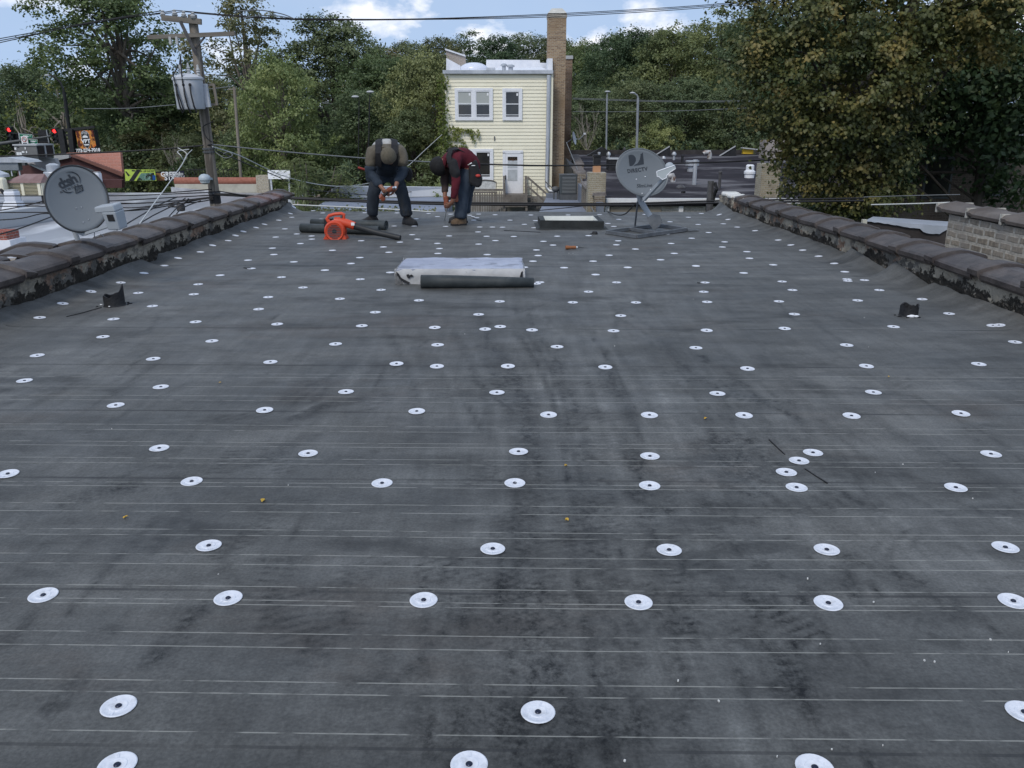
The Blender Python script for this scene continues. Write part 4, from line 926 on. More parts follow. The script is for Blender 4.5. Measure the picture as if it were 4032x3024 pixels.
mb = MB(); mb.box((a.x - .05, D - .04, (a.z + b.z) / 2), (.14, .1, h_ + .1)); mb.box((b.x + .05, D - .04, (a.z + b.z) / 2), (.14, .1, h_ + .1)); mb.box((cx, D - .04, a.z + .09), (w_ + .24, .1, .16)); dfr = mb.build('door_frame', M_WHITE, hs)
mb = MB(); mb.box((cx, D - .045, (a.z + b.z) / 2), (w_ - .04, .05, h_)); dr = mb.build('door', M_WHITE, hs)
for x0, y0, x1, y1, m_ in ((1999, 617, 2037, 632, M_GLASS), (1999, 634, 2037, 662, mat('door_curtain', (.50, .53, .55), (.40, .42, .43), scale=6, rough=.3)), (1999, 667, 2037, 712, MATS['door_curtain'] if 'door_curtain' in MATS else M_BLIND)):
    p0, p1 = P(x0, y0, D), P(x1, y1, D); mb = MB(); mb.box(((p0.x + p1.x) / 2, D - .074, (p0.z + p1.z) / 2), (p1.x - p0.x, .01, p0.z - p1.z)); mb.build('pane', m_, dr)
p0 = P(2018, 632, D); mb = MB()
for k in range(5): a_ = R(20 + k * 35); mb.bar((p0.x, D - .084, p0.z), (p0.x + .24 * math.cos(a_), D - .084, p0.z + .19 * math.sin(a_)), .02, .01)
mb.build('fanlight_rays', mat('brass', (.3, .16, .08), rough=.4, metal=.6), dr)
p0 = P(1991, 698, D); mb = MB(); mb.box((p0.x, D - .09, p0.z), (.05, .04, .22)); mb.build('handle', M_DGREY, dr)
mb = MB(); p0 = P(1947, 545, D); mb.box((p0.x, D - .05, p0.z), (.05, .06, .22)); mb.build('wall_hook', M_DGREY, hs)
# brick side wall and chimney
M_CHIM = brickmat('buff_chimney_brick', (0.40, 0.285, 0.18), (0.20, 0.13, 0.085), (0.38, 0.33, 0.26), axis='BOTH', dirt=(.27, .19, .12), dscale=.7)
M_CHIM2 = brickmat('brown_side_brick', (0.29, 0.19, 0.12), (0.17, 0.11, 0.075), (0.30, 0.25, 0.20), axis='BOTH', dirt=(.12, .075, .05), dscale=.8)
a, b = P(2158, 52, D + .9), P(2231, 52, D + .9); cz = a.z; cw = b.x - a.x; cxc = (a.x + b.x) / 2
mb = MB(); mb.box((cxc, D + .9 + cw / 2, cz / 2), (cw, cw, cz)); chm = mb.build('chimney', M_CHIM, hs)
zt2 = P(2195, 30, D + .9).z; mb = MB(); mb.hexa([(cxc - cw * .52, D + .86, cz), (cxc + cw * .52, D + .86, cz), (cxc + cw * .52, D + .94 + cw, cz), (cxc - cw * .52, D + .94 + cw, cz), (cxc - cw * .28, D + .9 + cw * .28, zt2), (cxc + cw * .28, D + .9 + cw * .28, zt2), (cxc + cw * .28, D + .9 + cw * .72, zt2), (cxc - cw * .28, D + .9 + cw * .72, zt2)]); mb.build('cap', mat('cement_cap', (.45, .44, .40), (.55, .54, .50), scale=3, rough=.9), chm)
mb = MB(); mb.box((cxc, D + .9 + cw / 2, P(2190, 62, D + .9).z), (cw * 1.06, cw * 1.06, .16)); mb.build('collar', mat('pale_cement', (.42, .38, .32), (.5, .46, .4), scale=4, rough=.9), chm)
a, b = P(2222, 225, D + 4), P(2255, 225, D + 4); zt3 = P(2240, 232, D + 4).z
mb = MB(); mb.box(((xr + b.x) / 2, D + 4.9, zt3 / 2), (b.x - xr, 1.6, zt3)); mb.build('side_wall', M_CHIM2, hs)
mb = MB(); mb.box(((a.x + b.x) / 2 - .1, D + 4.9, zt3 + .09), (b.x - a.x + .25, 1.7, .18)); mb.build('side_coping', M_HVACL, hs)
# small dish on the side wall
q = P(2255, 545, D + 3.8); t = thing('small_satellite_dish', 'small pale satellite dish on the brick side of the yellow house', 'satellite dish', q)
Mx = frame_at(q, (0, .35, 1), (.93, -.30, .2)); mb = MB(); mb.lathe([(.02, 0), (.22, .03), (.36, .09), (.36, .105), (.22, .045), (.02, .015)], Mx, 20); mb.build('reflector', M_HVACL, t, smooth=True)
mb = MB(); mb.tube([q, q + Vector((.35, -.2, -.05)), q + Vector((.62, -.25, .22))], .025, 6); mb.build('arm', M_GALV, t); mb = MB(); mb.box(q + Vector((.64, -.25, .26)), (.12, .1, .1)); mb.build('receiver', M_WHITE, t)
mb = MB(); mb.tube([q, q + Vector((-.35, .05, -.25))], .03, 6); mb.build('bracket', M_GALV, t)
# ============================================================ porch and stairs
M_WOOD = mat('weathered_wood', (0.13, 0.115, 0.10), (0.21, 0.19, 0.17), scale=5, rough=.85, stretch=(1, 1, .3))
t = thing('wooden_porch', 'grey weathered wooden porch and stair in front of the yellow house door', 'porch', (P(2020, 765, 44).x, 44, 0))
lz = P(2020, 764, 44.4).z
x0, x1 = P(1982, 760, 44).x, P(2076, 760, 44).x
mb = MB(); mb.box(((x0 + x1) / 2, 44.3, lz - .06), (x1 - x0, 1.2, .12)); mb.box(((x0 + x1) / 2, 43.66, lz - .35), (x1 - x0, .06, .5)); mb.build('landing', M_WOOD, t)
mb = MB()
for xx, yt in ((x0 + .05, 692), (x1 - .05, 692)):
    tz = P(2000, yt, 44.8).z; mb.box((xx, 44.8, (tz) / 2), (.12, .12, tz)); tz2 = P(2000, 725, 43.7).z; mb.box((xx, 43.72, tz2 / 2), (.12, .12, tz2))
mb.build('post', M_WOOD, t)
mb = MB()
for xx, s_ in ((x0 + .05, -1), (x1 - .05, 1)):
    mb = MB()
    for dz in (.0, .35, .62): mb.bar((xx, 44.75, P(2000, 698, 44.8).z - dz), (xx, 43.72, P(2000, 727, 43.7).z - dz), .05, .13)
    mb.build('side_rail', M_WOOD, t)
mb = MB()   # stair flight down to the right
for i in range(7):
    xx = x1 + .1 + i * .25; mb.box((xx, 44.2, lz - .1 - i * .2), (.28, 1.0, .05))
mb.build('step', M_WOOD, t)
mb = MB(); e = P(2170, 838, 43.6)
for dz in (.9, .45): mb.bar((x1, 43.66, lz + dz), (x1 + 1.9, 43.66, lz - 1.6 + dz), .05, .1)
for i in range(6): xx = x1 + .2 + i * .3; mb.box((xx, 43.66, lz - .1 - i * .25 + .2), (.04, .04, 1.1))
mb.build('stair_rail', M_WOOD, t)
t = thing('balustrade', 'long wooden balustrade with thin uprights left of the porch stair', 'railing', (P(1900, 765, 42).x, 42, 0))
a, b = P(1842, 748, 42), P(1985, 748, 42)
mb = MB(); 
for dz, h_ in ((0, .1), (-.25, .07), (-1.15, .08)): mb.box(((a.x + b.x) / 2, 42, a.z + dz), (b.x - a.x, .08, h_))
mb.build('rail', M_WOOD, t)
k = 0; x = a.x
while x <= b.x + .01:
    mb = MB(); mb.box((x, 42.0, a.z - .62 - (.35 if k % 5 == 0 else 0)), (.09 if k % 5 == 0 else .045, .05, 1.1 + (.7 if k % 5 == 0 else 0))); mb.build('post' if k % 5 == 0 else 'baluster', M_WOOD, t); x += (b.x - a.x) / 15; k += 1
mb = MB(); p0, p1 = P(1945, 830, 41.9), P(2005, 790, 41.9); mb.bar(p0, p1, .06, .16); mb.build('stair_stringer', M_WOOD, t)
a = P(1910, 728, 43.6); t = thing('patio_bench', 'pale lattice backed patio bench against the yellow wall', 'bench', (a.x, 43.6, a.z - .8))
mb = MB(); w_ = .58
arch = [(-w_, -.25), (w_, -.25), (w_, .14), (w_ * .6, .22), (0, .25), (-w_ * .6, .22), (-w_, .14)]
mb.prism([(x * .94, z * .92) for x, z in arch], .03, Matrix.Translation((a.x, 43.62, a.z)) @ Matrix.Rotation(R(90), 4, 'X')); mb.build('backrest', mat('floral_back', (.42, .43, .42), (.66, .67, .66), scale=9, rough=.8), t)
mb = MB(); pts = [(a.x + x, 43.57, a.z + z) for x, z in arch]; mb.tube(pts + [pts[0]], .03, 6)
mb.build('frame', M_WOOD, t); mb = MB(); mb.box((a.x, 43.35, a.z - .35), (1.16, .5, .06)); mb.build('seat', M_WOOD, t)
mb = MB()
for xx in (-.54, .54):
    for yy in (43.15, 43.58): mb.box((a.x + xx, yy, a.z - .6), (.05, .05, .5))
mb.build('leg', M_WOOD, t)
# ============================================================ annex roof, condenser
t = thing('flat_annex', 'low grey flat roofed annex in front of the brick chimney with raised edges', 'annex', (P(2200, 800, 36).x, 36, 0))
z = 2.85; q = [onz(2150, 778, z), onz(2292, 778, z), onz(2330, 840, z), onz(2120, 840, z)]
mb = MB(); mb.hexa([(v.x, v.y, 0) for v in (q[3], q[2], q[1], q[0])] + [(v.x, v.y, z) for v in (q[3], q[2], q[1], q[0])]); mb.build('roof', M_GREYR, t)
mb = MB(); mb.bar((q[1].x, q[1].y, z + .1), (q[2].x, q[2].y, z + .1), .25, .22); mb.bar((q[0].x, q[0].y, z + .1), (q[1].x + .1, q[1].y, z + .1), .25, .22); mb.build('kerb', mat('blue_grey_edge', (.16, .18, .22), (.2, .22, .26), scale=2, rough=.5), t)
e0, e1 = onz(2290, 790, z), onz(2344, 845, z)
mb = MB(); a, b = P(2258, 700, 42), P(2352, 800, 31)
mb.hexa([(a.x + .1, 42, 0), (b.x, 31, 0), (b.x + .25, 31, 0), (a.x + .4, 42, 0), (a.x + .1, 42, a.z - .15), (b.x, 31, b.z), (b.x + .25, 31, b.z), (a.x + .4, 42, a.z - .15)]); mb.build('side_wall', MATS['blue_grey_edge'], t)
q = P(2238, 762, 40.5); a, b = P(2206, 691, 40.5), P(2273, 765, 40.5)
t = thing('air_conditioner', 'dark grey louvred air conditioner condenser beside the brick chimney foot', 'air conditioner', (q.x, 40.5, b.z))
w_ = b.x - a.x; h_ = a.z - b.z; mb = MB(); mb.box((q.x, 40.9, (a.z + b.z) / 2), (w_, .8, h_)); mb.build('housing', mat('condenser_grey', (.065, .075, .08), rough=.5), t, bevel=.03)
mb = MB()
for i in range(12): mb.box((q.x + .02, 40.485, b.z + h_ * (.07 + i * .075)), (w_ * .78, .05, h_ * .038), M=Matrix.Rotation(R(-25), 3, 'X'))
mb.build('louvres', mat('condenser_louvre', (.12, .13, .135), rough=.5), t)
mb = MB(); mb.box((q.x, 40.9, a.z + .02), (w_ * 1.03, .84, .05)); mb.build('top', M_DGREY, t)
mb = MB(); mb.box((q.x, 40.9, (b.z + z) / 2), (w_, .8, b.z - z + .004)); mb.build('base', M_DGREY, t)
a = P(2188, 745, 41); t = thing('gas_meter', 'small grey pipe fitting on legs left of the condenser', 'meter', (a.x, 41, z)); mb = MB(); mb.sphere((a.x, 41, a.z), (.2, .15, .14), 12, 8); mb.build('body', M_DGREY, t, smooth=True)
mb = MB(); mb.box((a.x - .08, 41, (z + a.z) / 2), (.07, .07, a.z - z)); mb.box((a.x + .1, 41, (z + a.z) / 2), (.07, .07, a.z - z)); mb.tube([(a.x - .1, 41, a.z), (a.x - .5, 41.2, a.z + .35)], .03, 6); mb.build('pipe', M_DGREY, t)
# stepped parapet between annex and the dark roof
t = thing('stepped_parapet_wall', 'stepped brick parapet with grey ridged clay coping between annex and dark roof', 'wall', (P(2300, 700, 38).x, 38, 0))
M_PARB = brickmat('parapet_brick', (.24, .20, .15), (.15, .12, .09), (.30, .27, .23), axis='BOTH', dirt=(.05, .045, .04), dscale=.9)
M_RIDGE = mat('grey_clay_ridge', (.14, .125, .12), (.24, .22, .21), scale=3, rough=.7)
def step_run(p0, p1, n, tall):
    mb = MB(); mb.hexa([(p0.x - .2, p0.y, 0), (p0.x + .2, p0.y, 0), (p1.x + .2, p1.y, 0), (p1.x - .2, p1.y, 0), (p0.x - .2, p0.y, p0.z), (p0.x + .2, p0.y, p0.z), (p1.x + .2, p1.y, p1.z), (p1.x - .2, p1.y, p1.z)]); mb.build('brick_run', M_PARB, t)
    for i in range(n):
        f = (i + .5) / n; c = p0.lerp(p1, f); mb = MB(); d = (p1 - p0) / n * .62
        mb.hexa([(c.x - .26, c.y - d.y / 2, c.z + .0), (c.x + .26, c.y - d.y / 2, c.z + .0), (c.x + .26, c.y + d.y / 2, c.z + .0), (c.x - .26, c.y + d.y / 2, c.z + .0), (c.x - .22, c.y - d.y / 2, c.z + .10), (c.x + .22, c.y - d.y / 2, c.z + .12), (c.x + .22, c.y + d.y / 2, c.z + .12), (c.x - .22, c.y + d.y / 2, c.z + .10)]); mb.build('coping_tile', M_RIDGE, t)
step_run(P(2262, 614, 52), P(2283, 654, 46), 8, 0); step_run(P(2268, 660, 43), P(2290, 686, 40.5), 6, 0); step_run(P(2308, 722, 38), P(2362, 772, 31.5), 10, 0)
mb = MB(); a, b = P(2228, 622, 44), P(2262, 690, 42); mb.hexa([(a.x, 44, 0), (b.x, 42, 0), (b.x + .3, 43, 0), (a.x, 45, 0), (a.x, 44, a.z), (b.x, 42, b.z), (b.x + .3, 43, b.z + .3), (a.x, 45, a.z)]); mb.build('tar_skirt', M_BLACK, t)
# ============================================================ dark roofed building on the right
M_DKFELT = mat('dark_felt', (.030, .027, .027), (.055, .050, .050), scale=2, rough=.85)
RY0 = 32.0; zg = P(2700, 780, RY0).z; zbk = P(2700, 612, 58).z
db = thing('dark_roofed_building', 'long low building on the right with a dark patched roof and white gutter', 'building', (8, 44, 0))
XL = P(2384, 790, RY0).x; XR = 26.0
mb = MB(); mb.hexa([(XL, RY0, zg - .3), (XR, RY0, zg - .3), (XR, 60, zbk - .3), (XL - .3, 60, zbk - .3), (XL, RY0, zg), (XR, RY0, zg), (XR, 60, zbk), (XL - .3, 60, zbk)]); mb.build('roof', M_FLAG, db)
M_PAINTB = brickmat('peeling_white_brick', (.52, .51, .48), (.45, .43, .39), (.46, .45, .42), axis='XZ', dirt=(.26, .21, .16), dscale=1.3)
mb = MB(); mb.box(((XL + XR) / 2, RY0 + .3, (zg - .3) / 2), (XR - XL, .3, zg - .3)); mb.build('wall', M_PAINTB, db)
mb = MB(); mb.box(((XL + XR) / 2, RY0 - .06, zg - .10), (XR - XL, .16, .2)); mb.build('gutter', M_WHITE, db)
for px in (2392, 2684): a = P(px, 800, RY0); mb = MB(); mb.box((a.x, RY0 + .08, (zg - .2) / 2), (.17, .1, zg - .2)); mb.build('downpipe', M_WHITE, db)
a, b = P(2405, 815, RY0), P(2604, 860, RY0); mb = MB(); mb.box(((a.x + b.x) / 2, RY0 + .12, a.z / 2), (b.x - a.x, .08, a.z)); mb.build('garage_door', mat('tan_door', (.24, .21, .17), (.28, .25, .21), scale=2, rough=.8), db)
zrp = P(2700, 591, 60).z; mb = MB(); mb.box((12, 60.2, zrp - .7), (30, .3, 1.4)); mb.build('rear_parapet', M_DKFELT, db)
for px, pk, D_ in ((2360, 577, 58.6), (2605, 577, 58.8), (2862, 576, 58.8)):
    q = P(px, pk, D_); mb = MB(); w_ = 1.0 if px < 2500 else .55
    mb.prism([(-w_ * 1.2, -1.0), (w_ * 1.2, -1.0), (w_ * 1.0, -.55), (w_ * .15 if px < 2500 else w_ * .9, 0), (-w_ * .9, -.6)], .5, Matrix.Translation((q.x, D_, q.z)) @ Matrix.Rotation(R(90), 4, 'X')); mb.build('light_well_hood', M_BLACK, db)
    if px > 2500: mb = MB(); mb.bar((q.x - w_ * 1.1, D_ - .55, q.z - .62), (q.x + w_ * .8, D_ - .55, q.z + .03), .05, .07); mb.build('metal_strip', M_HVACL, db)
def roofz(y): return zg + (zbk - zg) * (y - RY0) / (60 - RY0)
def onR(x, y):
    d = ray(x, y); s_ = (zbk - zg) / (60 - RY0); t_ = (zg - s_ * RY0 - ZC) / (d.z - s_ * d.y); return CL + d * t_
def pipe(px, yb, yt, wpx, m, cap='flat', nm='vent_pipe'):
    q = onR(px, yb); s_ = q.y * .96 / F; r_ = wpx / 2 * s_; zt_ = P(px, yt, q.y).z; mb = MB()
    if cap == 'mush': prof = [(r_, q.z - .1), (r_, zt_ - .22), (r_ * 1.75, zt_ - .2), (r_ * 1.8, zt_ - .1), (r_ * .9, zt_), (.01, zt_ + .01)]
    else: prof = [(r_, q.z - .1), (r_, zt_ - .1), (r_ * 1.3, zt_ - .09), (r_ * 1.3, zt_ - .01), (r_ * 1.1, zt_), (.01, zt_)]
    mb.lathe(prof, Matrix.Translation((q.x, q.y, 0)), 14); return mb.build(nm, m, db, smooth=True)
M_DKP = mat('tarred_pipe', (.05, .048, .052), (.10, .098, .10), scale=5, rough=.6)
pipe(2357, 662, 599, 9, M_GALV); pipe(2395, 646, 598, 9, M_GALV, 'mush'); pipe(2457, 620, 580, 6, M_DKP, 'mush'); pipe(2653, 630, 598, 10, M_GALV, 'mush'); pipe(2686, 640, 611, 10, M_BLACK); pipe(2613, 625, 615, 9, M_GALV, 'mush')
pipe(2733, 727, 629, 16, M_GALV); pipe(2832, 742, 673, 12, M_DKP); pipe(2690, 760, 751, 14, M_BLACK); pipe(2680, 740, 728, 22, M_DKP, 'mush', 'roof_drain')
q = onR(2724, 675); mb = MB(); s_ = q.y * .96 / F; mb.lathe([(18 * s_, q.z - .1), (18 * s_, q.z + .25), (27 * s_, q.z + .3), (27 * s_, P(2724, 632, q.y).z), (.01, P(2724, 631, q.y).z)], Matrix.Translation((q.x, q.y, 0)), 20); mb.build('exhaust_fan', M_GALV, db, smooth=True)
q = onR(2950, 700); s_ = q.y * .96 / F; zz = lambda y: P(2950, y, q.y).z
mb = MB(); mb.lathe([(19 * s_, q.z - .1), (19 * s_, zz(687)), (22 * s_, zz(684)), (22 * s_, zz(674)), (16 * s_, zz(671)), (16 * s_, zz(652)), (12 * s_, zz(648)), (.01, zz(648))], Matrix.Translation((q.x, q.y, 0)), 20); mb.build('turbine_vent', M_WHITE, db, smooth=True)
for px, yb, yt, wp in ((2785, 626, 592, 17), (2640, 716, 684, 20)):
    q = onR(px, yb); s_ = q.y * .96 / F; zt_ = P(px, yt, q.y).z; r_ = wp / 2 * s_; hgt = zt_ - q.z
    mb = MB(); mb.tube([(q.x + r_, q.y, q.z - .1), (q.x + r_, q.y, q.z + hgt * .55), (q.x + r_ * .7, q.y, q.z + hgt * .8), (q.x, q.y, zt_ - r_ * .9), (q.x - r_ * 1.2, q.y, zt_ - r_ * .9), (q.x - r_ * 2.0, q.y, zt_ - r_ * 1.5)], r_ * 1.05, 12); mb.build('gooseneck_vent', mat('rusty_galvanised', (.30, .29, .28), (.48, .48, .48), scale=4, rough=.5, metal=.2, c3=(.16, .09, .06), scale3=5, lo3=.5, hi3=.6), db, smooth=True)
q = onR(2418, 672); s_ = q.y * .96 / F; zt_ = P(2418, 628, q.y).z; mb = MB(); mb.box((q.x, q.y + .5, (q.z + zt_) / 2), (46 * s_, 1.0, zt_ - q.z)); mb.build('skylight_box', M_BLACK, db); mb = MB(); mb.box((q.x, q.y + .5, zt_ + .03), (48 * s_, 1.1, .06)); mb.build('skylight_lid', M_HVACL, db)
def bchim(x0, x1, yt, yb, D_, m, pot=True, ext=0):
    a, b = P(x0, yt, D_), P(x1, yb, D_); cx = (a.x + b.x) / 2; w_ = b.x - a.x
    mb = MB(); mb.box((cx, D_ + w_ / 2, (a.z + b.z) / 2 - ext / 2), (w_, w_, a.z - b.z + ext)); o = mb.build('chimney', m, db)
    if pot:
        k = w_ * .42; mb = MB(); mb.box((cx, D_ + w_ / 2, a.z + .13), (k, k, .27)); mb.build('flue', mat('terracotta', (.50, .27, .15), rough=.8) if 'terracotta' not in MATS else MATS['terracotta'], o)
        mb = MB(); mb.box((cx, D_ + w_ / 2, a.z + .42), (k * .95, k * .95, .32)); mb.box((cx, D_ + w_ / 2, a.z + .6), (k * 1.1, k * 1.1, .07)); mb.build('cap', M_BLACK, o)
M_CH3 = brickmat('cream_chimney_brick', (.40, .36, .27), (.33, .28, .20), (.40, .38, .33), axis='BOTH', dirt=(.24, .21, .16), dscale=1.4)
bchim(2318, 2383, 680, 800, 31.9, M_CH3, True, 3.0); bchim(3002, 3062, 645, 790, 32.2, M_CH3, False, 3.0)
bchim(3015, 3085, 552, 610, 55, brickmat('grey_chimney_brick', (.34, .30, .27), (.26, .23, .21), (.38, .36, .34), axis='BOTH'), False, 1.5)
a = P(2944, 597, 59.3); mb = MB(); mb.box((a.x, 59.3, a.z), (.72, .3, .30)); mb.build('yellow_sign', mat('yellow_paint', (.55, .36, .03), rough=.5), db)
a = P(2950, 585, 59.2); mb = MB(); mb.box((a.x, 59.2, a.z), (1.05, .5, .07), M=Matrix.Rotation(R(6), 3, 'Y')); mb.build('sign_cover', M_HVACL, db)
# old timber post by the far right corner of our roof
a, b = P(2800, 712, 24), P(2792, 850, 24); t = thing('timber_post', 'rotten dark timber post behind the far right corner of the roof', 'post', (b.x, 24, 0)); mb = MB(); mb.tube([(b.x - .05, 24, 0), b, P(2796, 780, 24), a], [.13, .11, .10, .09], 7); mb.build('shaft', M_DKP, t); mb = MB(); mb.tube([P(2815, 720, 24), P(2822, 745, 23.9), P(2812, 770, 24), P(2806, 795, 24)], .05, 6); mb.build('iron_strap', M_BLACK, t)
# ============================================================ garage with pale back wall
D = 33.0
t = thing('flat_garage', 'low garage with a grey flat roof and a whitewashed upstand behind the workers', 'garage', (P(1500, 790, 30).x, 31, 0))
z = 3.35; q = [onz(1290, 786, z), onz(1782, 772, z), onz(1760, 838, z), onz(1205, 838, z)]
mb = MB(); mb.hexa([(v.x, v.y, 0) for v in (q[3], q[2], q[1], q[0])] + [(v.x, v.y, z) for v in (q[3], q[2], q[1], q[0])]); mb.build('roof', M_GREYR, t)
p = [P(1268, 782, q[0].y), P(1795, 772, q[1].y), P(1795, 738, q[1].y), P(1330, 733, q[0].y), P(1300, 745, q[0].y)]
mb = MB(); vv = [(v.x, v.y + .02, v.z) for v in p] + [(v.x, v.y + .3, v.z) for v in p]; n = 5; mb.add(vv, [tuple(range(n - 1, -1, -1)), tuple(range(n, 2 * n))] + [(k, (k + 1) % n, n + (k + 1) % n, n + k) for k in range(n)]); mb.build('upstand', mat('whitewash', (.52, .54, .57), (.66, .67, .69), scale=1.2, rough=.8, c3=(.40, .41, .43), scale3=.8, lo3=.6, hi3=.8), t)
# ============================================================ right side: shed with metal lid, brick parapet wall, brown building behind the tree
D = 11.5
t = thing('metal_topped_shed', 'dark felt covered shed with a torn silver metal top beyond the right parapet', 'shed', (P(3570, 930, D).x, D, 0))
a, b, c, d = P(3405, 868, D), P(3735, 890, D), P(3720, 1040, D - .2), P(3405, 935, D)
wl = [P(3405, 869, D), P(3738, 893, D)]; wb = [P(3440, 856, D + .5), P(3742, 876, D + .5)]
mb = MB(); mb.hexa([(wl[0].x, D, 2), (wl[1].x, D, 2), (wb[1].x, D + .48, 2), (wb[0].x, D + .48, 2), tuple(wl[0]), tuple(wl[1]), (wb[1].x, D + .48, wb[1].z - .02), (wb[0].x, D + .48, wb[0].z - .02)]); mb.build('wall', mat('brown_felt', (.030, .025, .024), (.050, .042, .040), scale=3, rough=.85, bump=.3), t)
r_ = random.Random(9); n = 26; fr = []; tp = []; bk = []
ex, ey = (3405, 3470, 3530, 3590, 3622, 3632, 3660, 3700, 3738), (871, 878, 888, 898, 901, 912, 920, 921, 900)
for i in range(n + 1):
    f = i / n; px = 3405 + 333 * f; e = P(px, float(np.interp(px, ex, ey)) + r_.uniform(-1.5, 1.5), D - .03); fr.append(tuple(e))
    q = wl[0].lerp(wl[1], f); tp.append((q.x, D - .025, q.z + .006)); q = wb[0].lerp(wb[1], f); bk.append((q.x, D + .52, q.z + .01))
mb = MB(); mb.add(fr + tp + bk, [(i, i + 1, n + 2 + i, n + 1 + i) for i in range(n)] + [(n + 1 + i, n + 2 + i, 2 * n + 3 + i, 2 * n + 2 + i) for i in range(n)]); so = mb.build('metal_top', mat('silver_sheet', (.30, .32, .355), (.40, .42, .46), scale=2, rough=.4, metal=.2), t)
sd = so.modifiers.new('solid', 'SOLIDIFY'); sd.thickness = .006
p0 = P(3402, 880, D - .1); mb = MB(); mb.box((p0.x, D - .1, p0.z), (.06, .05, .11)); mb.build('end_block', M_STUC, t)
t = thing('brick_parapet_wall', 'pale mortar smeared brick wall with dark coping beyond the right parapet', 'wall', (5.3, 7, 0))
xw = 5.05; yf = 9.1; M_BW = brickmat('smeared_brick', (.31, .265, .21), (.22, .185, .145), (.45, .415, .355), 0.20, 0.085, 0.020, 'YZ', dirt=(.27, .245, .215), dscale=2.2)
f0 = P(3745, 800, yf); f1 = P(4032, 862, 6.9)
xw = f0.x
zt0 = f0.z - .12
mb = MB(); mb.box((xw + .16, 5.6, zt0 / 2), (.32, 7.0, zt0)); mb.v = [tuple(v) for v in mb.v]; mb.build('brickwork', M_BW, t)
for i in range(9):
    y = 8.98 - i * .62; mb = MB(); mb.add([], [])
    prof = [(-.19, -.03), (-.195, .0), (-.16, .03), (0, .06), (.16, .03), (.195, 0), (.19, -.03)]
    vv = []; 
    for yy, s_, dz in ((y - .31, 1, 0), (y + .24, 1, 0), (y + .26, 1.06, .015), (y + .33, 1.06, .015)):
        for x, z_ in prof: vv.append((xw + .16 + x * s_, yy, zt0 + .05 + z_ + dz))
    mb.add(vv, [(r * 7 + k, r * 7 + k + 1, (r + 1) * 7 + k + 1, (r + 1) * 7 + k) for r in range(3) for k in range(6)] + [tuple(range(7)), tuple(range(21, 28))]); mb.build('coping_tile', mat('brown_grey_coping', (.075, .062, .055), (.13, .112, .10), scale=4, rough=.6, bump=.3) if 'brown_grey_coping' not in MATS else MATS['brown_grey_coping'], t, smooth=True)
    mb = MB(); mb.box((xw + .16, y + .34, zt0 + .055), (.40, .035, .10)); mb.build('mortar_joint', M_MORTAR, t)
bb = thing('brown_brick_building', 'dim brown brick building half hidden behind the foliage on the right', 'building', (P(3750, 700, 27).x, 27, 0))
a, b = P(3330, 540, 27), P(4200, 860, 27)
mb = MB(); mb.box(((a.x + b.x) / 2, 28.5, a.z / 2), (b.x - a.x, 3, a.z)); mb.build('wall', brickmat('dark_brown_brick', (.13, .10, .08), (.10, .075, .06), (.15, .125, .105), axis='BOTH', dirt=(.17, .14, .12), dscale=.6), bb)
mb = MB(); mb.box(((a.x + b.x) / 2, 26.96, a.z + .05), (b.x - a.x, .2, .12)); mb.build('eave', M_HVACL, bb)
for px, py in ((3690, 700), (3900, 690)):
    a = P(px, py, 27); mb = MB(); mb.box((a.x, 26.98, a.z), (.9, .1, 1.3)); wn = mb.build('window', M_DGREY, bb); mb = MB(); mb.box((a.x, 26.93, a.z), (.76, .02, 1.15)); mb.build('pane', M_GLASS, wn)
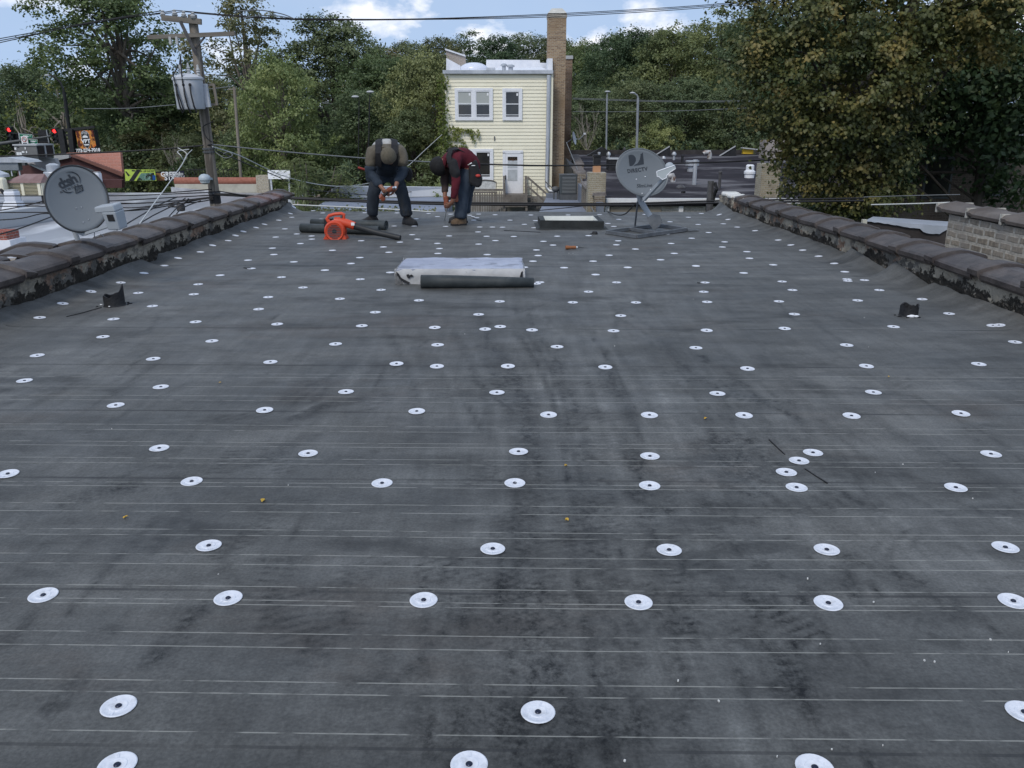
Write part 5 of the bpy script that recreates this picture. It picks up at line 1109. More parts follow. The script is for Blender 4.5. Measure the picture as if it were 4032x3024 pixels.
# ============================================================ trees and plants
def leafmat(name, c1, c2, c3, tw=0.36, huev=0.03, cl=0.35):
    m, nt, b = NM(name); N = nt.nodes; L = nt.links
    geo = N.new('ShaderNodeNewGeometry'); oi = N.new('ShaderNodeObjectInfo')
    r = N.new('ShaderNodeValToRGB'); e = r.color_ramp.elements
    e[0].position = 0.0; e[0].color = c4(c1); e[1].position = 1.0; e[1].color = c4(c3)
    k = e.new(0.55); k.color = c4(c2)
    tc = N.new('ShaderNodeTexCoord'); nz = N.new('ShaderNodeTexNoise'); nz.inputs['Scale'].default_value = cl; nz.inputs['Detail'].default_value = 3
    L.new(tc.outputs['Object'], nz.inputs['Vector'])
    a = N.new('ShaderNodeMath'); a.operation = 'MULTIPLY_ADD'; L.new(geo.outputs['Random Per Island'], a.inputs[0]); a.inputs[1].default_value = 0.30
    mr = N.new('ShaderNodeMapRange'); mr.inputs[1].default_value = .3; mr.inputs[2].default_value = .7; mr.inputs[3].default_value = 0; mr.inputs[4].default_value = .72
    L.new(nz.outputs[0], mr.inputs[0]); L.new(mr.outputs[0], a.inputs[2]); L.new(a.outputs[0], r.inputs[0])
    hs_ = N.new('ShaderNodeHueSaturation'); L.new(r.outputs[0], hs_.inputs['Color'])
    h = N.new('ShaderNodeMath'); h.operation = 'MULTIPLY_ADD'; L.new(oi.outputs['Random'], h.inputs[0]); h.inputs[1].default_value = huev * 2; h.inputs[2].default_value = 0.5 - huev
    v = N.new('ShaderNodeMath'); v.operation = 'MULTIPLY_ADD'; L.new(oi.outputs['Random'], v.inputs[0]); v.inputs[1].default_value = -0.4; v.inputs[2].default_value = 1.2
    L.new(h.outputs[0], hs_.inputs['Hue']); L.new(v.outputs[0], hs_.inputs['Value'])
    N.remove(b); out = [n for n in N if n.type == 'OUTPUT_MATERIAL'][0]
    d = N.new('ShaderNodeBsdfDiffuse'); t = N.new('ShaderNodeBsdfTranslucent'); g = N.new('ShaderNodeBsdfGlossy'); g.inputs['Roughness'].default_value = .45; g.inputs['Color'].default_value = (.6, .65, .6, 1)
    mx = N.new('ShaderNodeMixShader'); mx.inputs[0].default_value = tw; m2 = N.new('ShaderNodeMixShader'); m2.inputs[0].default_value = 0.035
    L.new(hs_.outputs[0], d.inputs[0]); L.new(hs_.outputs[0], t.inputs[0]); L.new(d.outputs[0], mx.inputs[1]); L.new(t.outputs[0], mx.inputs[2])
    L.new(mx.outputs[0], m2.inputs[1]); L.new(g.outputs[0], m2.inputs[2]); L.new(m2.outputs[0], out.inputs[0])
    return m
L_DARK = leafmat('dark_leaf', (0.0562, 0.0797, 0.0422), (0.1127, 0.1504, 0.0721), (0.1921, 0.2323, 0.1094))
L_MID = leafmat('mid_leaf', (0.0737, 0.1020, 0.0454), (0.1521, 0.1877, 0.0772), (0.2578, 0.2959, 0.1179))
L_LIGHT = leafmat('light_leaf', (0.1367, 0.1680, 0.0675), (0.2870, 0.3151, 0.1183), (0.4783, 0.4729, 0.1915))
L_OLIVE = leafmat('olive_leaf', (0.0745, 0.0966, 0.0471), (0.1538, 0.1638, 0.0771), (0.2679, 0.2414, 0.1158))
L_YEL = leafmat('yellowish_leaf', (.10, .12, .03), (.20, .21, .05), (.34, .32, .10))
L_MAPLE = leafmat('maple_leaf', (0.0246, 0.0381, 0.0157), (0.0896, 0.0986, 0.0314), (0.2688, 0.2072, 0.0694), .25, .012, 1.1)  # brown tinge, with warm highlights of lit tips put into its brightest tone
L_MAPLED = leafmat('shaded_maple_leaf', (0.0216, 0.0396, 0.0202), (0.0396, 0.0684, 0.0302), (0.0756, 0.1080, 0.0370), .2, .01, .5)  # darker copy of the maple green, deep shade put into the colour
L_IVY = leafmat('ivy_leaf', (.05, .075, .015), (.11, .14, .025), (.20, .22, .05), .25, .01, 2)
M_BARK = mat('grey_bark', (.085, .072, .060), (.17, .15, .125), scale=4, rough=.95, stretch=(1, 1, .2), bump=.5)
M_BARKD = mat('dark_bark', (.035, .030, .026), (.075, .065, .055), scale=4, rough=.95, stretch=(1, 1, .2), bump=.5)
M_BARKP = mat('pale_bark', (.19, .165, .135), (.30, .27, .23), scale=4, rough=.95, stretch=(1, 1, .2), bump=.3)
RHOMB = np.array([(0, -.5), (.30, -.05), (0, .5), (-.30, -.05)])
_s = [(0, -.42), (.10, -.30), (.42, -.34), (.30, -.10), (.50, .12), (.22, .12), (.24, .30), (0, .55), (-.24, .30), (-.22, .12), (-.50, .12), (-.30, -.10), (-.42, -.34), (-.10, -.30)]
STAR = np.array(_s)
def leaf_mesh(name, C, Nn, S, shape, rs_, droop=None):
    n = len(C); K = len(shape)
    Nn = Nn / (np.linalg.norm(Nn, axis=1, keepdims=True) + 1e-9)
    t = rs_.randn(n, 3) if droop is None else droop + 0.35 * rs_.randn(n, 3)
    u = np.cross(Nn, t); u /= np.linalg.norm(u, axis=1, keepdims=True) + 1e-9; v = np.cross(Nn, u)
    if droop is not None: v = -v
    V = C[:, None, :] + S[:, None, None] * (u[:, None, :] * shape[None, :, 0, None] + v[:, None, :] * shape[None, :, 1, None])
    me = bpy.data.meshes.new(name); V = V.reshape(-1, 3)
    me.vertices.add(len(V)); me.vertices.foreach_set('co', V.ravel().astype(np.float32))
    me.loops.add(len(V)); me.loops.foreach_set('vertex_index', np.arange(len(V), dtype=np.int32))
    me.polygons.add(n); me.polygons.foreach_set('loop_start', np.arange(0, len(V), K, dtype=np.int32)); me.update()
    return me
def lobes_to_leaves(lobes, rs_, per_area, leaf, clump_r, per_clump, flat=.6, upb=.5, drop=0.0):
    Cs, Ns, Ss = [], [], []
    for c, r in lobes:
        c = np.array(c); r = np.array(r if hasattr(r, '__len__') else (r, r, r), float)
        nc = max(4, int(per_area * (r[0] * r[1] + r[0] * r[2] + r[1] * r[2]) / 3 * 4))
        d = rs_.randn(nc, 3); d /= np.linalg.norm(d, axis=1, keepdims=True)
        d = d[(d[:, 2] > -.75) | (rs_.rand(nc) < .4)]; nc = len(d)
        rad = 0.62 + 0.42 * rs_.rand(nc, 1) ** .6
        cc = c + d * r * rad
        k = np.maximum(3, (per_clump * (0.5 + rs_.rand(nc))).astype(int))
        ci = np.repeat(np.arange(nc), k); m = len(ci)
        sz = clump_r * (0.6 + 0.8 * rs_.rand(nc, 1))
        off = rs_.randn(m, 3) * sz[ci] * np.array([1, 1, flat]) * .55
        p = cc[ci] + off; p[:, 2] -= drop * (off[:, 0] ** 2 + off[:, 1] ** 2) / (clump_r + 1e-6)
        Cs.append(p); Ns.append(d[ci] * .55 + off / (np.linalg.norm(off, axis=1, keepdims=True) + 1e-6) * .35 + np.array([0, 0, upb]) + .55 * rs_.randn(m, 3))
        Ss.append(leaf * (0.6 + 0.8 * rs_.rand(m)))
    return np.concatenate(Cs), np.concatenate(Ns), np.concatenate(Ss)
def limbs(mb, lobes, base, trunk_top, r0, rr, n=8):
    for c, r in lobes:
        c = Vector(c); a = Vector((base[0], base[1], trunk_top * rr.uniform(.55, 1.0)))
        mid = a.lerp(c, .5) + Vector((rr.uniform(-.3, .3), rr.uniform(-.3, .3), rr.uniform(.1, .6)))
        mb.tube([a, a.lerp(mid, .5), mid, c], [r0 * .55, r0 * .42, r0 * .3, r0 * .08], 6)
PROTO = {}
def tree_proto(kind, seed, H, Rr, base, nl, lmat, bark, leaf=.20, per_area=2.9, clump=.52, per_clump=48, lob=(.28, .45), trunk_r=.20, airy=0.0, top=1.0):
    rs_ = np.random.RandomState(seed); rr = random.Random(seed); lobes = []
    for i in range(nl):
        f = (i + .5) / nl; z = base + (H - base) * (f ** .85) * .93
        w = math.sin(math.pi * min(1, .18 + .80 * f) ** top) ** .7 * Rr
        a = i * 2.4 + rr.uniform(-.5, .5); rad = w * rr.uniform(.35, .78) * (1 if i < nl - 2 else .25)
        r_ = Rr * rr.uniform(*lob); lobes.append(((rad * math.cos(a), rad * math.sin(a), min(z, H - r_ * .7)), (r_, r_, r_ * rr.uniform(.62, .9))))
    C, Nn, S = lobes_to_leaves(lobes, rs_, per_area, leaf, clump, per_clump)
    if airy:
        q = np.sin(C[:, 0] * 1.7 + seed) * np.sin(C[:, 1] * 1.9) * np.sin(C[:, 2] * 1.6 + 1); k = q < airy; C, Nn, S = C[k], Nn[k], S[k]
    crown = leaf_mesh('crown', C, Nn, S, RHOMB, rs_); crown.materials.append(lmat)
    mb = MB(); tt = base + (H - base) * .55
    mb.tube([(0, 0, -.6), (0.02, 0, .3), (rr.uniform(-.15, .15), rr.uniform(-.15, .15), base * .6 + .3), (rr.uniform(-.3, .3), 0, tt), (0, 0, H * .86)], [trunk_r * 1.35, trunk_r, trunk_r * .85, trunk_r * .5, .03], 9)
    limbs(mb, lobes, (0, 0), tt, trunk_r, rr)
    o = mb.build('trunk', bark, smooth=True); tm = o.data; bpy.data.objects.remove(o)
    PROTO[kind] = (crown, tm, H, Rr * 2.0)
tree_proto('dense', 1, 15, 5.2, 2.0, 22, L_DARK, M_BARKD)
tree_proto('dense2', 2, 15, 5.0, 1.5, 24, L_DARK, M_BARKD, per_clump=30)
tree_proto('mid', 3, 14, 5.0, 1.8, 22, L_MID, M_BARK)
tree_proto('mid2', 4, 15, 4.6, 2.5, 20, L_MID, M_BARKD, lob=(.24, .40))
tree_proto('light', 5, 12, 4.8, 1.2, 26, L_LIGHT, M_BARK, leaf=.19, per_area=3.4, lob=(.24, .38))
tree_proto('olive', 6, 14, 5.0, 2.0, 22, L_OLIVE, M_BARK)
tree_proto('airy', 7, 15, 5.2, 5.0, 30, L_MID, M_BARK, leaf=.20, per_area=3.2, clump=.60, per_clump=46, lob=(.20, .34), trunk_r=.24, airy=.42)
tree_proto('airy2', 8, 16, 4.2, 4.0, 26, L_OLIVE, M_BARK, leaf=.20, per_area=3.0, per_clump=46, lob=(.20, .34), trunk_r=.2, airy=.45)
tree_proto('sparse', 9, 8, 2.6, 1.5, 12, L_YEL, M_BARKP, leaf=.20, per_area=1.0, per_clump=9, clump=.6, lob=(.2, .35), trunk_r=.12)
tree_proto('shrub', 10, 4, 2.6, .1, 14, L_DARK, M_BARKD, leaf=.22, per_area=3.0, clump=.35, per_clump=22, trunk_r=.08)
tree_proto('shrub2', 11, 4, 2.4, .1, 14, L_MID, M_BARKD, leaf=.20, per_area=3.2, clump=.35, per_clump=22, trunk_r=.08)
def put_tree(kind, x, ytop, D, wpx, nm, label, cat='tree', group=None, base=None, yaw=None):
    cr, tr, H0, W0 = PROTO[kind]; q = P(x, ytop, D); zb = gz(q.x, D) if base is None else base
    t = thing(nm, label, cat, (q.x, D, zb), rnd.uniform(0, 6.28) if yaw is None else yaw, group)
    sx = wpx * D * .96 / F / W0; sz = (q.z - zb) / H0; t.scale = (sx, sx, sz)
    for n_, m_ in (('trunk', tr), ('crown', cr)):
        o = bpy.data.objects.new(n_, m_); COL.objects.link(o); o.parent = t
    return t
G1 = 'trees of the far wooded slope'
for i, (x, y, D, w, k) in enumerate([(-130, 250, 112, 330, 'dense'), (70, 262, 118, 300, 'dense2'), (250, 300, 116, 300, 'mid2'), (430, 300, 112, 300, 'dense'), (620, 285, 118, 300, 'mid'), (800, 300, 116, 290, 'dense2'), (980, 250, 112, 300, 'dense'), (1150, 260, 118, 300, 'mid2'),
    (1330, 240, 120, 300, 'dense2'), (1490, 185, 116, 280, 'olive'), (1610, 160, 118, 270, 'dense'), (1730, 148, 112, 270, 'olive'), (1850, 132, 120, 270, 'mid2'), (1965, 140, 114, 260, 'dense'), (2080, 122, 120, 250, 'dense2'), (2190, 150, 116, 250, 'olive'), (2310, 150, 112, 260, 'mid'), (2440, 140, 116, 270, 'dense'), (2580, 120, 118, 280, 'olive'), (2740, 100, 114, 280, 'mid2'), (2900, 90, 118, 290, 'dense'), (3080, 80, 116, 300, 'dense2'), (3290, 90, 114, 300, 'dense'), (3500, 110, 116, 300, 'mid2'), (3720, 100, 114, 300, 'dense2'), (3950, 110, 116, 300, 'dense'), (4170, 110, 114, 320, 'mid')]):
    put_tree(k, x, y, D, w * 1.25, 'woodland_tree', 'green woodland tree far behind the houses, its crown merging into the tree line', 'tree', G1)
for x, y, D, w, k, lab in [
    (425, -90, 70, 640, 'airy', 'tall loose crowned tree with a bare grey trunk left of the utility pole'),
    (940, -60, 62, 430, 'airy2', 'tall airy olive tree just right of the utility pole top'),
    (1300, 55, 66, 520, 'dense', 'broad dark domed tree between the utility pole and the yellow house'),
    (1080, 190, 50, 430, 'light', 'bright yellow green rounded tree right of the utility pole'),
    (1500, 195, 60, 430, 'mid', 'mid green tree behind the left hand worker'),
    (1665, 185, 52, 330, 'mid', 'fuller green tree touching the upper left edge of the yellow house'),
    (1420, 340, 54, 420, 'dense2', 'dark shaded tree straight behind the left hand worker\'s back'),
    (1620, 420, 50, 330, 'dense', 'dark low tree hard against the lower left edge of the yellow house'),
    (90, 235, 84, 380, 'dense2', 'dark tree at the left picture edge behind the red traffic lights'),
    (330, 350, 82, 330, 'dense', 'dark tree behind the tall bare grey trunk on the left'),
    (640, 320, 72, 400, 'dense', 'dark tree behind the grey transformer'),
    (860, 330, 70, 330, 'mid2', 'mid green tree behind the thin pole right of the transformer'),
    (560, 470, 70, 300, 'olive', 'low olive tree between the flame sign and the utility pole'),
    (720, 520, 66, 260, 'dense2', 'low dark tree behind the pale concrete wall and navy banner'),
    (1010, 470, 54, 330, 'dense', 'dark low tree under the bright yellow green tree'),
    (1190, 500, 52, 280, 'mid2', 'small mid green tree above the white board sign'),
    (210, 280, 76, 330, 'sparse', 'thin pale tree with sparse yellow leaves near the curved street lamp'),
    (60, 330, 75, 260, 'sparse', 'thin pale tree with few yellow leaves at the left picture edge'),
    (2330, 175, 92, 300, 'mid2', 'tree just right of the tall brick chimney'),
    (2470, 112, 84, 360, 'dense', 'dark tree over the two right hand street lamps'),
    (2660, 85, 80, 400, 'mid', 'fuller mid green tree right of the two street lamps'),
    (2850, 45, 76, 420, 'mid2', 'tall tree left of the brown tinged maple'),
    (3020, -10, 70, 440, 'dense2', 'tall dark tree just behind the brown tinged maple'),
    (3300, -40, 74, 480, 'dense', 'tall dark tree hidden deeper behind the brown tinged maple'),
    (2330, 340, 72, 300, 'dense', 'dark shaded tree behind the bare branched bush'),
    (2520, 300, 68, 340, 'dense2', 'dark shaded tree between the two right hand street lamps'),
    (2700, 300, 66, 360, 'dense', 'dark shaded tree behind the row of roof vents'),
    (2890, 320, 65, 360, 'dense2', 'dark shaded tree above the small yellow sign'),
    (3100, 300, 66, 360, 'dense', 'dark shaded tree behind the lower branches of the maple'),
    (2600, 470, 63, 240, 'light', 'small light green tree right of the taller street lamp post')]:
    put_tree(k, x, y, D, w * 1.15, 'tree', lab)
for x, y, D, w, k in [(40, 430, 78, 380, 'shrub'), (330, 455, 76, 340, 'shrub2'), (500, 540, 68, 300, 'shrub'), (640, 590, 66, 300, 'shrub2'), (760, 600, 56, 280, 'shrub'), (900, 600, 57, 300, 'shrub2'), (1040, 610, 56, 280, 'shrub'), (2290, 520, 63, 260, 'shrub2'), (2440, 540, 63.5, 260, 'shrub'), (2560, 545, 62.5, 260, 'shrub2'), (2700, 530, 63, 280, 'shrub'), (2830, 535, 63.5, 280, 'shrub2'), (2980, 520, 63, 300, 'shrub'), (3140, 520, 63, 300, 'shrub')]:
    put_tree(k, x, y, D, w * 1.15, 'undergrowth_shrub', 'low shrub in the dark undergrowth at the foot of the woodland', 'shrub', 'shrubs at the foot of the woodland')
put_tree('shrub2', 1180, 690, 26, 190, 'shrub', 'leafy bush filling the gap between the left parapet\'s end and the garage', 'shrub')
put_tree('shrub', 1300, 640, 36, 300, 'shrub', 'dark bush behind the whitewashed upstand of the garage', 'shrub')
put_tree('shrub2', 1560, 640, 38, 360, 'shrub', 'dark green bush behind the legs of the left hand worker', 'shrub')
# ferny sapling with long drooping compound leaves
def ferny():
    rs_ = np.random.RandomState(5); rr = random.Random(5); D = 35.0
    c0 = P(1235, 680, D); t = thing('ferny_sapling', 'green sapling with long drooping ferny leaves left of the standing worker', 'sapling', (c0.x, D, 0))
    C, Nn, S, DR = [], [], [], []; mb = MB(); zb = 0
    for i in range(7):
        px, py = rr.uniform(1150, 1350), rr.uniform(600, 700); q = P(px, py, D + rr.uniform(-1, 1)); b = Vector((c0.x + rr.uniform(-.3, .3), D, 0)); mb.tube([b, b.lerp(q, .5) + Vector((0, 0, .4)), q], [.07, .05, .015], 6)
        for j in range(20):
            a = rr.uniform(0, 6.28); st = b.lerp(q, rr.uniform(.72, 1.0)); l_ = rr.uniform(.7, 1.25); lift = rr.uniform(.05, .5)
            for k in range(14):
                f = (k + 1) / 14; p = st + Vector((math.cos(a) * l_ * f, math.sin(a) * l_ * f, lift * f - .75 * f * f * l_)); 
                for sgn in (-1, 1):
                    sd = Vector((-math.sin(a), math.cos(a), 0)) * sgn
                    C.append(p + sd * .09); Nn.append((rr.uniform(-.2, .2), rr.uniform(-.3, .1), 1)); S.append(.20); DR.append(sd * .8 + Vector((math.cos(a) * .4, math.sin(a) * .4, -.2)))
    me = leaf_mesh('crown', np.array([tuple(v) for v in C]), np.array(Nn), np.array(S), np.array([(0, -.5), (.17, -.1), (0, .5), (-.17, -.1)]), rs_, np.array([tuple(v) for v in DR]))
    me.materials.append(L_MID); link('crown', me, t); mb.build('trunk', M_BARK, t)
ferny()
# bare branched bush by the house
def bare(x, y0, y1, D, lab, n=9, spread=1.2, m=M_BARKP):
    rr = random.Random(int(x)); b = P(x, y1, D); tp = P(x, y0, D).z; t = thing('bare_bush', lab, 'bush', (b.x, D, b.z)); mb = MB()
    def br(p, d, l_, r_, lv):
        pts = [p]; q = p.copy()
        for k in range(4): d = (d + Vector((rr.uniform(-.22, .22), rr.uniform(-.22, .22), rr.uniform(-.05, .18)))).normalized(); q = q + d * l_ / 4; pts.append(q.copy())
        mb.tube(pts, [r_ * (1 - .15 * i) for i in range(5)], 5)
        if lv:
            for _ in range(3): i = rr.randint(1, 4); br(pts[i], (d + Vector((rr.uniform(-.8, .8), rr.uniform(-.8, .8), rr.uniform(0, .5)))).normalized(), l_ * .55, r_ * .6, lv - 1)
    mb.tube([(b.x, D, -.2), b], .06, 6)
    for i in range(n):
        a = rr.uniform(0, 6.28); br(b.copy(), Vector((math.cos(a) * .5, math.sin(a) * .5, 1)).normalized(), (tp - b.z) * rr.uniform(.6, .95), .028, 2)
    mb.build('branches', m, t)
bare(2310, 470, 600, 61.5, 'bare pale branched bush between the brick chimney and the street lamps', 9)
bare(700, 560, 690, 57, 'bare twiggy bush behind the navy banner', 5)
# ivy
def ivy(nm, lab, paths, r_, n_per, leaf, D0_=None, cat='ivy', m=L_IVY):
    rs_ = np.random.RandomState(8); C, Nn, S = [], [], []; mb = MB(); t = None
    for pth in paths:
        pts = [P(*q) for q in pth]
        if t is None: t = thing(nm, lab, cat, pts[0])
        mb.tube(pts, .012, 5)
        for a, b in zip(pts[:-1], pts[1:]):
            n = max(2, int((b - a).length * n_per)); f = rs_.rand(n, 1); p = np.array(a) * (1 - f) + np.array(b) * f + rs_.randn(n, 3) * np.array([r_, r_ * .35, r_])
            p[:, 1] = np.minimum(p[:, 1], max(a.y, b.y) + .02)
            C.append(p); Nn.append(np.array([0, -1, .4]) + .5 * rs_.randn(n, 3)); S.append(leaf * (.6 + .8 * rs_.rand(n)))
    me = leaf_mesh('leaves', np.concatenate(C), np.concatenate(Nn), np.concatenate(S), RHOMB, rs_); me.materials.append(m); link('leaves', me, t); mb.build('stems', M_BARK, t)
hy = 44.85
ivy('wall_ivy', 'ivy creeping over the yellow clapboards above the red-shirted worker', [
    [(1752, 520, hy), (1756, 580, hy), (1760, 640, hy), (1764, 730, hy)], [(1760, 512, hy), (1800, 508, hy), (1840, 518, hy), (1880, 520, hy), (1884, 540, hy)], [(1775, 520, hy), (1795, 538, hy), (1810, 530, hy), (1808, 510, hy)],
    [(1850, 516, hy), (1868, 560, hy)], [(1762, 545, hy), (1800, 548, hy), (1828, 556, hy), (1826, 570, hy)], [(1758, 565, hy), (1785, 578, hy), (1830, 580, hy), (1845, 588, hy)], [(1800, 512, hy), (1790, 530, hy)]], .07, 60, .13)
ivy('corner_ivy', 'thick column of ivy on the left corner of the yellow house', [[(1744, 420, hy - .1), (1744, 520, hy - .1), (1748, 620, hy - .1), (1752, 720, hy - .1), (1750, 840, hy - .1)], [(1738, 300, hy), (1742, 420, hy)]], .16, 110, .15)
ivy('garage_ivy', 'ivy and moss growing along the near edge of the garage roof', [[(1160, 842, 26), (1300, 846, 26), (1450, 846, 26.2), (1600, 850, 26.4), (1720, 852, 26.6)], [(1180, 838, 26.3), (1400, 843, 26.5), (1700, 848, 26.8)]], .10, 190, .10, m=L_OLIVE)
ivy('fence_vine', 'tangled vine between the garage and the wooden balustrade', [[(1750, 700, 38), (1740, 760, 37), (1730, 830, 36)], [(1765, 720, 38.5), (1775, 780, 38), (1780, 830, 37)], [(1720, 800, 36), (1800, 826, 36)]], .28, 120, .13, m=L_MID)
# ---- the big maple and the deep shade tree beside it
def maple():
    rs_ = np.random.RandomState(21); rr = random.Random(21)
    def lob(x, y, D, r, fy=.8): q = P(x, y, D); k = r * D * .96 / F; return (tuple(q), (k, k * fy, k * .8))
    t = thing('maple_tree', 'big maple with brown tinged green leaves filling the upper right corner', 'maple tree', (P(3560, 800, 23.5).x, 23.5, 0))
    lobes = [lob(*a) for a in [(3120, 60, 22, 190), (2990, 190, 21.5, 130), (3050, 320, 21.5, 150), (3200, 230, 21, 190), (3330, 80, 21, 220), (3560, 40, 20.5, 230), (3780, 30, 20, 220), (3980, 60, 19.5, 210), (3120, 450, 21.5, 130), (3010, 470, 22, 90), (3260, 420, 21, 170), (3450, 300, 20.5, 190), (3620, 210, 20, 140), (3420, 460, 21, 140), (3560, 400, 21, 110), (3200, 560, 21.5, 130),
        (3380, 600, 21.5, 130), (3140, 640, 22, 90), (3280, 720, 21.8, 120), (3430, 730, 21.5, 110), (3180, 760, 22, 90), (3320, 820, 22, 110), (3450, 830, 22, 80), (3520, 620, 22, 90), (3540, 780, 22, 70), (3060, 600, 22.2, 60), (3230, 840, 22.4, 60), (3530, 520, 21.3, 110), (3600, 300, 20.5, 130), (3470, 620, 21.5, 110), (3330, 500, 21.2, 150), (3200, 680, 22, 120), (3400, 780, 21.8, 120), (3080, 530, 22, 90), (3880, 160, 20.5, 120), (2900, 250, 22.5, 60), (3000, -60, 22, 160), (3300, -120, 21.5, 220), (3700, -150, 21, 250), (4080, -60, 20, 220)]]
    C, Nn, S = lobes_to_leaves(lobes, rs_, 9.5, .088, .32, 58, .50, .75, .35)
    dr = np.stack([np.zeros(len(C)), np.full(len(C), -.5), np.full(len(C), -1.0)], 1)
    me = leaf_mesh('crown', C, Nn + np.array([0, -.35, 0]), S, STAR, rs_, dr); me.materials.append(L_MAPLE); link('crown', me, t)
    mb = MB(); bx = t.location.x; mb.tube([(bx, 25.5, -.3), (bx, 25.5, 2), (bx - .2, 25.2, 5), (bx - .3, 24.4, 8), (bx - .5, 22.5, 12)], [.38, .32, .26, .20, .06], 10)
    for c, r in lobes:
        a = Vector((bx - .25, 25.0, rr.uniform(3.5, 8.5))); c = Vector(c); mid = a.lerp(c, .55) + Vector((0, .3, .5)); mb.tube([a, a.lerp(mid, .5), mid, c, c + (c - mid) * .3], [.09, .06, .04, .02, .006], 6)
    mb.build('trunk', M_BARKD, t)
    print('maple leaves', len(C))
    rs_ = np.random.RandomState(22)
    t = thing('shade_tree', 'dark deeply shaded tree at the right picture edge behind the maple', 'tree', (P(3850, 800, 25).x, 25, 0))
    lobes = [lob(*a) for a in [(3700, 330, 25, 200), (3900, 330, 24.5, 220), (3980, 520, 24.5, 170), (3800, 480, 25, 150), (3660, 520, 25.5, 110), (4050, 350, 24, 220), (4060, 620, 24, 130), (3930, 640, 25, 90), (3940, 740, 25, 70), (3600, 350, 25.5, 140), (3760, 180, 25, 200), (3990, 200, 24.5, 200), (3540, 520, 26, 120), (3480, 680, 26, 110), (3620, 640, 26, 70), (3380, 400, 26, 220), (3250, 300, 26, 220), (3450, 200, 26, 220), (3250, 600, 26, 160), (3300, 780, 26, 130), (3080, 380, 26, 110), (3120, 180, 26, 150), (3850, -30, 26, 220), (3960, 100, 26, 200), (3650, 60, 26, 220), (4000, 420, 25.5, 190), (3860, 580, 25.5, 130), (3740, 420, 25.8, 150), (3580, 700, 26, 90), (4000, 760, 25, 90)]]
    C, Nn, S = lobes_to_leaves(lobes, rs_, 8.0, .13, .34, 30, .6, .5, .2)
    me = leaf_mesh('crown', C, Nn, S, RHOMB * 1.3, rs_); me.materials.append(L_MAPLED); link('crown', me, t)
    bx = t.location.x; mb = MB(); mb.tube([(bx + .3, 25.5, -.3), (bx + .3, 25.5, 2), (bx + .1, 25.3, 5), (bx, 25, 10)], [.2, .17, .14, .06], 9)
    for c, r in lobes:
        a = Vector((bx + .1, 25.3, rr.uniform(3, 8))); c = Vector(c); mid = a.lerp(c, .55) + Vector((0, .2, .4)); mb.tube([a, mid, c], [.05, .03, .01], 5)
    mb.build('trunk', M_BARKD, t)
maple()
# ============================================================ utility pole
PD = 20.0
def pp(x, y, d=0.0): return P(x, y, PD + d)
t = thing('utility_pole', 'leaning wooden utility pole with two crossarms, a grey transformer and a lamp', 'utility pole', P(848, 800, PD))
t.location = (pp(852, 850).x + .3, PD, 0)
M_POLE = mat('weathered_pole', (.16, .135, .11), (.27, .24, .205), scale=6, rough=.9, stretch=(1, 1, .08), bump=.5, c3=(.09, .078, .066), scale3=3)
a, b = pp(757, 58), pp(848, 800); e = b + (b - a) * (b.z / (a.z - b.z))
mb = MB(); mb.tube([e, b, (a + b) / 2, a], [.135, .125, .112, .098], 12); mb.build('pole', M_POLE, t, smooth=True)
mb = MB(); mb.tube([pp(843, 752), pp(849, 800)], [.128, .132], 12); mb.build('sheath', M_BLACK, t)
M_ARM = mat('crossarm_wood', (.12, .105, .09), (.21, .19, .165), scale=5, rough=.9, stretch=(.15, 1, 1), bump=.4)
mb = MB(); mb.bar(pp(637, 70, -.17), pp(793, 86, -.10), .10, .115); mb.build('crossarm', M_ARM, t)
mb = MB(); mb.bar(pp(583, 147, -.16), pp(926, 132, -.16), .09, .085); mb.build('crossarm', M_ARM, t)
mb = MB(); mb.bar(pp(710, 84, -.22), pp(774, 216, -.16), .05, .07); mb.build('brace', M_DKP, t)
mb = MB(); mb.bar(pp(806, 146, -.16), pp(770, 190, -.12), .03, .035); mb.build('brace', M_DKP, t)
for x, y in ((640, 49), (687, 46), (723, 52), (759, 57)):
    q = pp(x, y, -.14); mb = MB(); mb.lathe([(.02, -.10), (.055, -.085), (.07, -.06), (.04, -.05), (.06, -.03), (.03, .0), (.045, .03), (.01, .05)], Matrix.Translation(q), 12); mb.build('insulator', M_HVACL, t, smooth=True)
for x in (671, 697):
    q = pp(x, 160, -.2); mb = MB(); mb.box(q, (.05, .06, .16)); mb.build('cutout', M_HVACL, t)
ax = (a - b).normalized(); c = pp(754, 430, -.36); M_TR = mat('transformer_paint', (.44, .46, .50), (.52, .54, .58), scale=3, rough=.45, c3=(.30, .31, .33), scale3=5, lo3=.62, hi3=.75)
Mx = frame_at(c, (1, 0, .12), ax); mb = MB(); mb.lathe([(.29, 0), (.30, .02), (.315, .60), (.335, .62), (.335, .66), (.25, .72), (.01, .76)], Mx, 28); tr = mb.build('transformer', M_TR, t, smooth=True)
for i, (x, z) in enumerate(((-.12, .72), (.06, .74), (.27, .70))):
    mb = MB(); mb.lathe([(.045, 0), (.03, .05), (.05, .07), (.03, .10), (.045, .12), (.025, .16), (.02, .22), (.001, .23)], Mx @ Matrix.Translation((x, -.05, z)), 10); mb.build('bushing', M_HVACL, tr, smooth=True)
for x in (-.17, .0, .14):
    mb = MB(); p = Mx @ Vector((x, -.30, .50)); mb.sphere(p, .035, 8, 6); pts = [p, Mx @ Vector((x + .02, -.36, .3)), Mx @ Vector((x + .05, -.35, .05)), Mx @ Vector((x + .07, -.28, -.08))]; mb.tube(pts, .018, 6); mb.build('secondary_lead', M_BLACK, tr)
